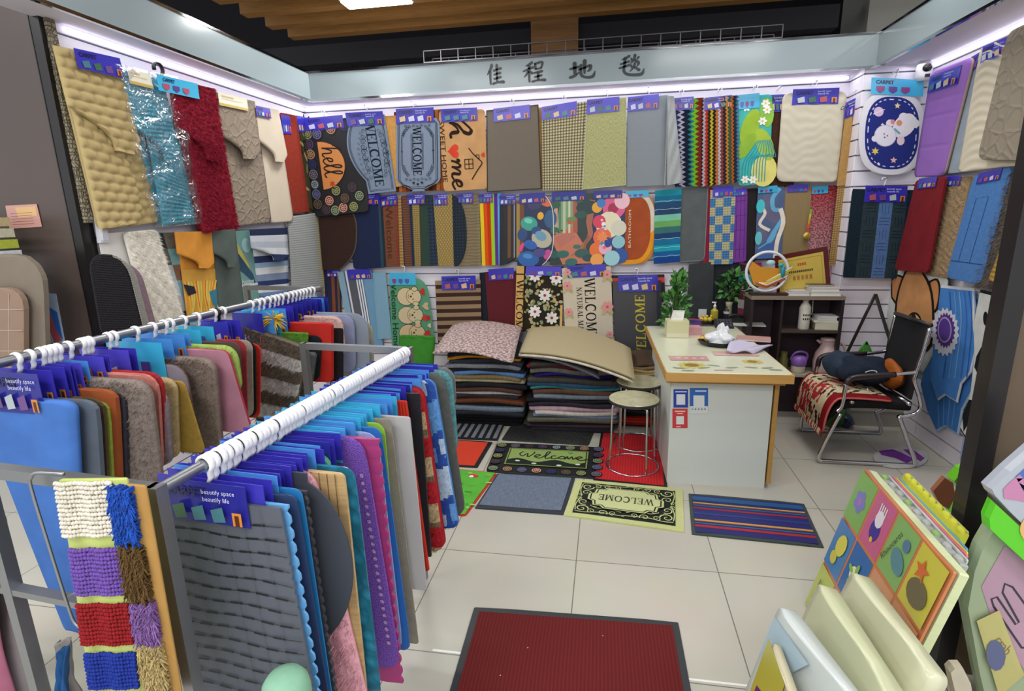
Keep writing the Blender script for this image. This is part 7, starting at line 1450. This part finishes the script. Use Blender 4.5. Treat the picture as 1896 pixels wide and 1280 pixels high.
for i, (w, h, c, lab, dx, cat) in enumerate(((.15, .05, '#cfcdb4', 'cream box at the right of the middle shelf', 0, 'box'), (.17, .012, '#e2e0d0', 'white tray of papers on the cream box', -.005, 'paper'), (.12, .02, '#d8dad4', 'stack of white cards on the paper tray', -.01, 'cards'), (.13, .01, '#e4e4e0', 'topmost white pad on the middle shelf', .0, 'paper'))):
    pp = onY(1527, 610, sy_+.08); zz_ = [0, .051, .064, .085][i]; mb = MB(); mb.box((-w/2, -.06, 0), (w/2, .06, h), c, 0, Matrix.Rotation(.06*i-.1, 3, 'Z') @ Vector((1, 0, 0)), Matrix.Rotation(.06*i-.1, 3, 'Z') @ Vector((0, 1, 0)), Z3, Vector((pp.x+dx, sy_+.085, sh2+zz_))); put(mb, ['storage_box', 'paper_tray', 'card_stack', 'paper_pad'][i], lab, cat)
pp = onY(1487, 610, sy_+.06); pp.z = sh2
mb = MB(); mb.lathe([(.034, 0), (.037, .006), (.037, .15), (.03, .17), (.019, .185), (.018, .2)], 24, pp, '#d9d6c8'); r_ = put(mb, 'water_flask', 'cream drinking flask with black lettering on the middle shelf', 'bottle', [fab('gloss', 1, 0, .4)], smooth=True)
mb = MB(); mb.lathe([(.021, .2), (.023, .204), (.023, .225), (.016, .232)], 20, pp, '#cfcdc0'); mb.build('cap', [fab('gloss', 1, 0, .4)], r_, True)
mb = MB()
for j, row in enumerate(((.35, .3, .3, .25), (.2, .2, .5, .3))):
    for k in range(4): a = -1.57-.55+.36*k; b1 = a+.22; zz_ = .095-.028*j; mb.poly([pp+Vector((.0376*math.cos(a), .0376*math.sin(a), zz_)), pp+Vector((.0376*math.cos(b1), .0376*math.sin(b1), zz_)), pp+Vector((.0376*math.cos(b1), .0376*math.sin(b1), zz_+.014)), pp+Vector((.0376*math.cos(a), .0376*math.sin(a), zz_+.014))], '#2c2a28')
mb.build('print', [fab('plain')], r_)
mb = MB(); mb.tube([pp+Vector((.02, 0, .22)), pp+Vector((.045, 0, .2)), pp+Vector((.048, 0, .12)), pp+Vector((.042, 0, .1))], .0025, 6, '#cfcdc0'); mb.build('strap', [fab('plain')], r_, True)
pp = onY(1527, 690, sy_+.08); pp.z = z3_+.001
mb = MB(); mb.lathe([(.07, 0), (.082, .01), (.086, .08), (.075, .14), (.05, .185), (.044, .21), (.05, .232)], 28, pp, '#cbb0ae'); r_ = put(mb, 'thermos_jug', 'dusty pink thermos jug on the lower shelf', 'jug', [fab('gloss', 1, 0, .35)], smooth=True)
mb = MB(); mb.lathe([(.05, .232), (.052, .245), (.03, .255)], 24, pp, '#c4a8a8'); mb.tube([pp+Vector((-.045, 0, .215)), pp+Vector((-.075, 0, .235))], [.014, .008], 8, '#c4a8a8'); mb.build('lid', [fab('gloss', 1, 0, .35)], r_, True)
mb = MB(); mb.tube(smooth2([tuple(pp+Vector(v)) for v in ((.04, 0, .225), (.085, 0, .215), (.115, 0, .17), (.11, 0, .1), (.08, 0, .06))], 4), .009, 8, '#d3bcb8'); mb.build('handle', [fab('gloss', 1, 0, .35)], r_, True)
pp = onY(1476, 694, sy_+.07); pp.z = z3_+.001
mb = MB(); mb.lathe([(.04, 0), (.047, .01), (.047, .05)], 20, pp, '#d8cfb4'); r_ = put(mb, 'lunch_pot', 'cream pot with a purple lid and handle on the lower shelf', 'pot', [fab('gloss', 1, 0, .35)], smooth=True)
mb = MB(); mb.lathe([(.048, .05), (.052, .06), (.055, .1), (.04, .12), (.015, .125)], 20, pp, '#8a62b4'); mb.tube(smooth2([tuple(pp+Vector(v)) for v in ((-.055, 0, .09), (-.04, -.02, .14), (0, -.02, .155), (.045, -.01, .14), (.055, 0, .1))], 4), .008, 6, '#8a62b4'); mb.build('lid', [fab('gloss', 1, 0, .3)], r_, True)
pp = onY(1448, 694, sy_+.1); pp.z = z3_+.001; mb = MB(); mb.lathe([(.03, 0), (.032, .01), (.032, .09), (.024, .1), (.024, .14)], 16, pp, '#6a6a34'); put(mb, 'bottle', 'dark olive bottle left of the purple-lidded pot', 'bottle', smooth=True)
# ================================================================ CHAIR
YN, YF = 3.32, 3.82
N_ = lambda x, y: onY(x, y, YN); Fp = lambda x, y: onY(x, y, YF)
chair = empty('office_chair', Vector((1.52, (YN+YF)/2, 0)), 'black mesh cantilever chair with chrome frame, facing left', 'chair')
def path(f, L_, k=5): return [Vector(q) for q in smooth2([tuple(f(*p)) for p in L_], k)]
for nm, f, Pp, y in (('n', N_, [(1556, 766), (1540, 795), (1522, 830), (1516, 846), (1520, 858), (1532, 862), (1600, 865), (1675, 868), (1690, 866), (1693, 852), (1680, 815), (1664, 770)], YN), ('f', Fp, [(1496, 735), (1488, 760), (1483, 785), (1485, 798), (1494, 804), (1540, 808), (1605, 812), (1622, 811), (1631, 798), (1628, 780), (1622, 762)], YF)):
    pts = path(f, Pp)
    for p in pts: p.z = max(p.z, .0135)
    mb = MB(); mb.tube(pts, .0125, 10); mb.build('leg_frame', CHROME, chair, True)
mb = MB(); mb.tube(path(N_, [(1549, 762), (1558, 752), (1564, 725), (1567, 712)]), .0125, 10); mb.build('arm_post', CHROME, chair, True); mb = MB(); mb.tube(path(N_, [(1664, 772), (1690, 768), (1704, 756), (1702, 735), (1693, 706), (1696, 690), (1710, 650), (1722, 608)]), .011, 10); mb.build('back_frame', CHROME, chair, True); mb = MB(); mb.tube(path(N_, [(1655, 694), (1680, 691), (1699, 689)]), .011, 8); mb.build('arm_tube', CHROME, chair, True)
mb = MB(); mb.tube(path(Fp, [(1509, 705), (1511, 688), (1515, 674)]), .0125, 10); mb.build('arm_post', CHROME, chair, True); mb = MB(); mb.tube(path(Fp, [(1600, 656), (1632, 652), (1640, 650)]), .011, 8); mb.build('arm_tube', CHROME, chair, True); mb = MB(); mb.tube(path(Fp, [(1622, 765), (1640, 755), (1643, 735), (1638, 700), (1645, 640), (1659, 580)]), .011, 10); mb.build('back_frame', CHROME, chair, True)
for f, Pp in ((N_, [(1567, 712), (1572, 704), (1584, 699), (1620, 696), (1658, 694)]), (Fp, [(1514, 678), (1517, 666), (1524, 660), (1540, 657), (1604, 655)])):
    mb = MB(); mb.tube(path(f, Pp), .016, 10, '#2a1f20'); mb.build('armrest', [fab('gloss', 1, 0, .3)], chair, True)
mb = MB()
for x, y, y2 in ((1690, 866, 0), (1520, 858, 0)):
    pass
mb.tube([Vector((1.42, YN, .39)), Vector((1.42, YF, .39))], .011, 8); mb.build('cross_tube', CHROME, chair, True); mb = MB(); mb.tube([Vector((1.72, YN, .39)), Vector((1.72, YF, .39))], .011, 8); mb.build('cross_tube', CHROME, chair, True)
# seat: a curved pad
zN = N_(1600, 752).z; xa, xb = N_(1545, 760).x, N_(1690, 760).x
def seatb(a, c): return Vector((0, 0, -.10*max(0, (.22-a)/.22)**2 + .01*math.sin(PI*a)))
s = Sheet(Vector((xa-.02, YF-.02, zN-.03)), Vector((xb+.02, YF-.02, zN-.03)), Vector((xb+.02, YN+.02, zN-.03)), Vector((xa-.02, YN+.02, zN-.03)), t=.05, r=.05, col='#1d1a1b', kind='velvet', nx=16, ny=8, bend=seatb); s.n = Z3.copy(); s.done('seat', parent=chair, smooth=True)
# backrest
q = [Fp(1659, 584), N_(1722, 606), N_(1688, 742), Fp(1626, 712)]
s = Sheet(*q, t=.012, r=.02, col='#26262a', kind='weave', sc=2, nx=8, ny=12, bend=lambda a, c: Vector((.03*math.sin(PI*a), 0, 0))); s.done('backrest', parent=chair, smooth=True)
mb = MB(); mb.tube([Fp(1658, 580), N_(1724, 603)], .012, 8, '#222226'); mb.build('back_top_rail', [fab('gloss', 1, 0, .3)], chair, True)
# seat cover
def covb(a, c): 
    k = max(0, (.34-a)/.34); return Vector((.07*k*k, 0, -.20*k**1.7 + .012*math.sin(PI*a)))
zc = zN+.028
s = Sheet(Vector((xa-.12, YF-.0, zc)), Vector((xb-.10, YF-.0, zc)), Vector((xb-.10, YN+.0, zc)), Vector((xa-.12, YN+.0, zc)), t=.012, r=.03, col='#8e1c26', kind='pile', nx=24, ny=24, bend=covb, colfn=None); s.n = Z3.copy()
W, Hs = s.W, s.H; rn = random.Random(4)
s2 = s; mb0 = s.mb
for i, f in enumerate(mb0.f): pass
s.colfn = None
s = Sheet(Vector((xa-.12, YF, zc)), Vector((xb-.10, YF, zc)), Vector((xb-.10, YN, zc)), Vector((xa-.12, YN, zc)), t=.013, r=.03, col='#8e1c26', kind='pile', nx=40, ny=40, bend=covb,
  colfn=lambda u, v: (L('#8e1c26') if v > Hs*.86 or v < Hs*.05 else L('#b8363c') if min(math.hypot(u-.1, v-.26), math.hypot(u-.28, v-.2), math.hypot(u-.03, v-.12)) < .075+.015*math.sin(7*math.atan2(v-.26, u-.1)) and (int(math.hypot(u-.1, v-.26)*60) % 3) else L('#d8c8a4') if math.sin(u*70+3*math.sin(v*31))*math.sin(v*55+u*20) > -.45 else L('#3c2c28'))); s.n = Z3.copy()
s.done('seat_cover', 'cream, red and black floral seat cover draped over the chair', 'seat cover', smooth=True)
mb = MB(); pts = [s.P(W*a, Hs, .006)+Vector((0, -.004, 0)) for a in [i/20 for i in range(20)]]; mb.tube(pts, .006, 6, '#c8645c'); o = mb.build('piping', [fab('plain')], bpy.data.objects['seat_cover'], True)
mb = MB()
for i in range(40):
    p = s.P(0, Hs*(i+.5)/40, .006); mb.tube([p, p+Vector((-.006, 0, -.02)), p+Vector((-.002, rn.uniform(-.01, .01), -.04))], .003, 4, rn.choice(['#b8363c', '#d8c8a4', '#7c1a22']), caps=False)
mb.build('fringe', [fab('plain')], bpy.data.objects['seat_cover'])
# bag and jacket on the chair
zs_ = zc+.035
c0 = onY(1598, 702, 3.55)
mb = crumple(Vector((c0.x, 3.58, zs_+.085)), (.155, .15, .085), '#28313f', .10, 31, 26, 16); crumple(Vector((c0.x-.09, 3.66, zs_+.10)), (.10, .09, .09), '#343f4e', .16, 32, 20, 12, mb)
bg = put(mb, 'backpack', 'navy fabric backpack slumped on the chair seat', 'bag', [fab('pile', 1, .5)], smooth=True)
mb = MB(); lp = onY(1612, 690, 3.42)
for q in strokequads(smooth2([(-.03, 0), (0, .012), (.03, .008), (.028, -.008), (0, -.012)], 3), .006): mb.poly([lp+Vector((a, 0, b_)) for a, b_ in q], '#e4e6ea')
mb.build('logo', [fab('plain')], bg)
mb = MB(); mb.tube([onY(*p, 3.41) for p in smooth2([(1606, 720), (1612, 730), (1624, 733), (1634, 731)], 4)], .0035, 5, '#d8dae0'); mb.build('drawstring', [fab('plain')], bg, True)
c1 = onY(1655, 704, 3.5); mb = crumple(Vector((c1.x-.005, 3.54, zs_+.075)), (.05, .12, .09), '#a85c24', .09, 41, 20, 14); put(mb, 'plush_cushion', 'orange-brown shiny plush cushion behind the navy backpack', 'cushion', [fab('velvet', 1, 1, .4)], smooth=True)
mb = MB()
p = onY(1603, 640, 4.12)
for k in range(7): a = (k-3)*.22; mb.tube([p+Vector((0, 0, .03)), p+Vector((.05*math.sin(a), 0, -.02)), p+Vector((.07*math.sin(a*1.3), 0, -.07))], .006, 5, '#4c9c3c')
put(mb, 'green_clip', 'green plastic clip hanger hooked on the slat wall behind the chair', 'clip', smooth=True)
# things under the chair
mb = MB(); a, b_ = onY(1562, 805, 4.05), onY(1656, 806, 4.05); mb.box((a.x, 3.98, 0), (b_.x, 4.16, .15), '#a9a69c'); mb.box((a.x-.004, 3.976, .11), (b_.x+.004, 4.164, .155), '#b9b6aa'); put(mb, 'storage_box', 'greyish white lidded box on the floor beneath the chair', 'box', [fab('plain')])
for i, (x, y, c, rr, lab) in enumerate(((1545, 790, '#3f6a34', (.07, .07, .07), 'green crumpled bag on the floor left under the chair'), (1590, 775, '#4c7a44', (.09, .07, .06), 'green plastic bag lying on the white box under the chair'), (1562, 800, '#2c3c5a', (.05, .06, .05), 'dark blue crumpled bag beside the green one under the chair'))):
    g_ = onY(x, y, 3.95); zz_ = rr[2]*.95 if i != 1 else .155+rr[2]*.95; mb = crumple(Vector((g_.x, 3.9+.1*(i == 1)+.05, zz_)), rr, c, .14, 50+i, 18, 12); put(mb, 'bag', lab, 'bag', [fab('gloss', 1, 1, .3)], smooth=True)
# black folding A-frame against the wall
mb = MB(); a = onY(1621, 545, 4.22)
for q in ((1566, 660, 4.1), (1650, 640, 4.15)):
    b_ = onY(*q); d = (b_-a); b2 = a+d*(a.z/(-d.z)) if d.z < 0 else b_; mb.tube([a, Vector((b2.x, min(b2.y, 4.2), 0.012))], .011, 6, '#1f1c1e')
put(mb, 'folding_stand', 'black folding A-frame stand leaning on the slat wall behind the chair', 'stand', smooth=True)
# ================================================================ PLAY MATS AND BAGS AT THE RIGHT
T1, T2 = onZ(1604, 868, .58), onZ(1772, 1062, .58); dn = Vector((T1.x-.14, T1.y, 0)); dn2 = Vector((T2.x-.14, T2.y, 0))
nrm = (T2-T1).cross(dn-T1).normalized(); nrm = nrm if nrm.x < 0 else -nrm
def pm(k0, th, col, label, cutn=0.0, draw=None, kind='rubber', top=0.0, mar=0.0, shape=None, sk=0.0, hcut=0, **kw):
    o = -nrm*k0; d = (T2-T1)
    q = [T1+o+Z3*top+d*sk, T2+o-d*cutn+Z3*top, dn2+o-d*cutn+Z3*hcut, dn+o+d*sk+Z3*hcut]
    s = Sheet(*q, t=th, r=.006, col=col, kind=kind, shape=shape, **kw)
    s.n = nrm.copy()
    if draw: draw(s)
    return s
def d_play(s):
    W, H_ = s.W, s.H; cs = ['#7fae5c', '#c8688c', '#7aa864', '#b9c04c', '#4a86b8', '#2f6cae', '#d09a74', '#cc8a62', '#a9b84a', '#c88a80', '#cf9468', '#7a9cb4']
    nx_, ny_ = 4, 3; k = 0
    for j in range(ny_):
        for i in range(nx_):
            u0, u1, v0, v1 = W*i/nx_, W*(i+1)/nx_, H_*j/ny_, H_*(j+1)/ny_; s.rect(u0+.006, v0+.006, u1-.006, v1-.006, [['#7fae5c', '#c4648a', '#84b068', '#c9c04a'], ['#4a80b4', '#2f68ac', '#cf9672', '#c98c60'], ['#b4c05c', '#cf9a78', '#9c7c6c', '#c9b84c']][j][i])
    s.lay()
    C_ = lambda i, j: (W*(i+.5)/nx_, H_*(j+.5)/ny_)
    u, v = C_(0, 0)
    for a in range(5): s.disc(u+.025*math.cos(a*1.26), v+.025*math.sin(a*1.26), .018, '#7c7cc0', 10)
    s.disc(u, v, .014, '#b070b0', 8)
    u, v = C_(1, 0); s.disc(u, v+.02, .032, '#3f3a90', 12, .04); s.disc(u, v-.02, .026, '#e0dce4', 10, .03); [s.line([(u-.02+.013*k, v-.07), (u-.018+.013*k, v-.03)], .006, '#e6e4ea') for k in range(4)]; s.disc(u, v+.055, .01, '#d8b83c', 8)
    u, v = C_(2, 0); s.text('Rhinoceros', u-.04, v, .022, -70, '#4c5c40', k=.9); s.disc(u+.02, v+.02, .045, '#5a8a94', 14, .03, .5); s.disc(u+.03, v-.04, .02, '#5a7c9c', 10)
    u, v = C_(3, 0); s.disc(u, v+.03, .05, '#6a6048', 14, .04); s.star(u-.02, v-.03, .035, '#cc6a3c', 5)
    u, v = C_(0, 1); s.disc(u+.01, v-.02, .035, '#d8cf58', 14, .045, .4); s.disc(u-.01, v+.04, .025, '#cdc450', 12)
    u, v = C_(1, 1); s.disc(u, v, .03, '#e0e4c0', 12); [s.disc(u+.03*math.cos(a), v+.03*math.sin(a), .02, '#8ab84c', 8, .01, a) for a in (0, 1, 2, 3.4, 5)]; s.text('Blossom', u+.02, v+.055, .016, -35, '#b8d0e8')
    u, v = C_(2, 1); s.line([(u, v-.06), (u+.02, v-.05), (u+.02, v+.05), (u, v+.06), (u-.015, v)], .005, '#8a6a50', sm=3)
    u, v = C_(0, 2); s.line([(u-.03, v+.04), (u-.02, v-.05), (u, v), (u+.02, v-.05), (u+.03, v+.04)], .006, '#6a5c40')
    u, v = C_(1, 2); s.line([(u-.02, v+.04), (u-.02, v-.03), (u, v-.05), (u+.02, v-.03), (u+.02, v+.04)], .005, '#a87c5c', sm=3)
    u, v = C_(3, 1); s.disc(u, v, .035, '#5c98b8', 12, .025, .6); s.disc(u+.02, v+.02, .02, '#d8dce0', 8)
    u, v = C_(3, 2)
    for i in range(4):
        for j in range(4): s.rect(u-.06+.03*i, v-.06+.03*j, u-.033+.03*i, v-.033+.03*j, '#5f6a34' if (i+j) % 2 else '#c4c05c')
s = pm(0, .012, '#c87c50', '', draw=None, kind='gloss'); d_play(s); s.done('foam_play_mat', 'foam play mat of bright picture squares, front one of the stack at lower right', 'play mat')
bobs = lambda v, W, H_: (0, W)
for k0, th, col, lab, kw in ((.032, .028, '#d4dcae', 'thick pale cream-green foam mat just behind the picture-square play mat', {}), (.064, .026, '#a8aaa8', 'light grey jigsaw-edged foam mat with green patches in the play mat stack', dict(top=-.005)), (.078, .008, '#c4c8c4', 'pale grey thin foam sheet in the play mat stack', {}), (.092, .010, '#d8708c', 'pink foam sheet in the play mat stack', {}), (.102, .008, '#dcc84c', 'thin yellow foam sheet between pink and blue in the play mat stack', {}), (.114, .010, '#6aa8d0', 'sky blue foam sheet in the play mat stack', {}), (.142, .024, '#d2d43c', 'bright yellow jigsaw-edged foam mat at the back of the stack', dict(top=.02)), (.152, .008, '#d8dcc0', 'white-backed sheet, rearmost of the play mat stack', dict(top=.02))):
    s = pm(k0, th, col, lab, cutn=max(0, (k0-.03)*3.3), **kw)
    if 'jigsaw' in lab:
        n = 9
        for i in range(n):
            u = s.W*(i+.5)/n; a = s.P(u, 0, th*.5); s.mb.ball(a, (.012, .018, .012), col if 'yellow' in lab or i % 3 else '#8cb06a', 0, 8, 6)
    s.done('foam_play_mat', lab, 'play mat')
def leanbag(label, A, B_, z, dx, th, col, draw=None, name='packed_foam_mat', cat='packed mat', kind='gloss', drop=.5, bump=.006):
    a, b_ = onZ(*A, z), onZ(*B_, z); d = (b_-a).normalized(); out = Vector((d.y, -d.x, 0)); out = out if out.x < 0 else -out
    low = out*dx-Z3*min(drop, z-.001)
    s = Sheet(a, b_, b_+low, a+low, t=th, r=.02, col=col, kind=kind, nx=10, ny=14, hf=lambda u, v: bump*math.sin(u*17+2*math.sin(v*11)))
    s.n = (out+Z3*.2).normalized()
    if draw: draw(s)
    s.done(name, label, cat, smooth=True); return s
leanbag('cream plastic-wrapped foam pack rising behind the pale bluish one', (1606, 1064), (1760, 1262), .46, .13, .05, '#cfd0b0')
leanbag('pale lemon plastic-wrapped foam pack, middle one at the bottom right', (1545, 1085), (1705, 1330), .46, .12, .05, '#c9cda8')
def d_pk(s):
    s.bump = .008; s.polyn([(.15, .3), (.6, .25), (.9, .6), (.8, .9), (.3, .8)], '#c9b4c4'); s.polyn([(.05, .05), (.5, .05), (.3, .3), (.05, .3)], '#a9c0cc')
leanbag('pale bluish-pink plastic-wrapped foam pack with white ridge at the bottom right', (1468, 1124), (1640, 1345), .46, .12, .045, '#ccd4d2', d_pk)
def d_grape(s):
    s.bump = .006; W, H_ = s.W, s.H; s.polyn([(0, 0), (.6, 0), (.6, .25), (.2, .5), (0, .4)], '#b9b444'); s.lay(); s.polyn([(.1, .3), (.5, .2), (.8, .5), (.6, .95), (.05, .95)], '#6f2c70'); s.lay(); s.polyn([(.25, .5), (.4, .45), (.45, .95), (.3, .95)], '#c9b0bc')
leanbag('flat pack printed purple and mustard at the bottom, left of the bluish pack', (1443, 1188), (1500, 1345), .42, .08, .02, '#c2ba9c', d_grape)
# green bag and picture beyond the post
GP = lambda x, y: onY(x, y, 2.35)
wmp('gift_bag', 'lime green bag edge just left of the dark right-hand post', GP, 0, [(1752, 880), (1768, 862), (1802, 848), (1830, 850), (1820, 960), (1780, 958), (1748, 940), (1770, 905)], '#6cc428', t=.05, kind='gloss'); bpy.data.objects['gift_bag']['category'] = 'bag'
wmp('picture_pack', 'brown and cream printed pack beside the lime green bag', lambda x, y: onY(x, y, 2.28), 0, [(1722, 905), (1744, 880), (1760, 890), (1764, 915), (1752, 940), (1734, 930)], '#9c6448', t=.02, kind='gloss'); bpy.data.objects['picture_pack']['category'] = 'packet'
HP = lambda d: (lambda x, y: onY(x, y, 1.62-d))
def setc(n, c): bpy.data.objects[n]['category'] = c
def d_ff(d):
    d.layer = 1
    d.poly([(1842, 995), (1900, 1040), (1960, 1100), (1960, 1260), (1890, 1240), (1820, 1130), (1800, 1070)], '#b592a8'); d.layer = 2
    for L_ in ([(1896, 1180), (1873, 1180), (1822, 1105), (1818, 1092), (1828, 1088), (1862, 1138), (1868, 1134), (1838, 1080), (1842, 1064), (1856, 1070), (1882, 1106), (1900, 1092)],): d.line(L_, 4, '#35343c')
    d.layer = 3
wmp('letter_foam_pack', 'clear bag of lilac letter foam mats hanging on the right partition', HP(.0), 0, [(1820, 965), (1900, 1030), (1980, 1090), (1980, 1330), (1820, 1330), (1796, 1230), (1774, 1110), (1786, 1040), (1800, 1000)], '#9cab8c', t=.04, kind='gloss', draw=d_ff); setc('letter_foam_pack', 'packed mat')
s = Sheet(*[HP(.05)(x, y) for x, y in ((1808, 1150), (1850, 1130), (1896, 1250), (1850, 1290))], t=.002, r=0, col='#b9b274', kind='gloss'); s.text('crab', s.W*.7, s.H*.45, .03, 75, '#8c7440'); s.disc(s.W*.3, s.H*.5, .03, '#5c6488', 12, .05); s.done('picture_panel', None, parent=bpy.data.objects['letter_foam_pack'])
wmp('band', 'lime green plastic band above the letter foam bag', HP(.06), 0, [(1816, 948), (1828, 920), (1980, 1062), (1980, 1112), (1896, 1040), (1818, 968)], '#5cc828', t=.03, kind='gloss'); setc('band', 'band')
def d_st(d):
    d.layer = 1; d.poly([(1860, 870), (1896, 838), (1980, 800), (1980, 905), (1880, 905)], '#4a6cb8'); d.poly([(1838, 893), (1850, 880), (1868, 866), (1880, 880), (1894, 884), (1888, 900), (1878, 916), (1858, 912), (1840, 910)], '#c080a8'); d.poly([(1876, 908), (1900, 880), (1980, 870), (1980, 940), (1886, 930)], '#d87a48'); d.layer = 2; d.disc(1890, 965, 22, '#dcae70', 24, 16)
wmp('foam_shapes_bag', 'see-through bag of coloured foam stars and flowers at the right edge', HP(.05), 0, [(1816, 893), (1850, 860), (1896, 820), (1980, 780), (1980, 1050), (1896, 980), (1850, 935), (1822, 905)], '#aeb4c0', t=.04, kind='gloss', draw=d_st); setc('foam_shapes_bag', 'bag')
wmp('foam_tube', 'cream foam piece standing at the foot of the right post', HP(.1), 0, [(1748, 1230), (1756, 1222), (1772, 1222), (1786, 1250), (1800, 1330), (1772, 1330)], '#c2baa6', t=.03); setc('foam_tube', 'foam')
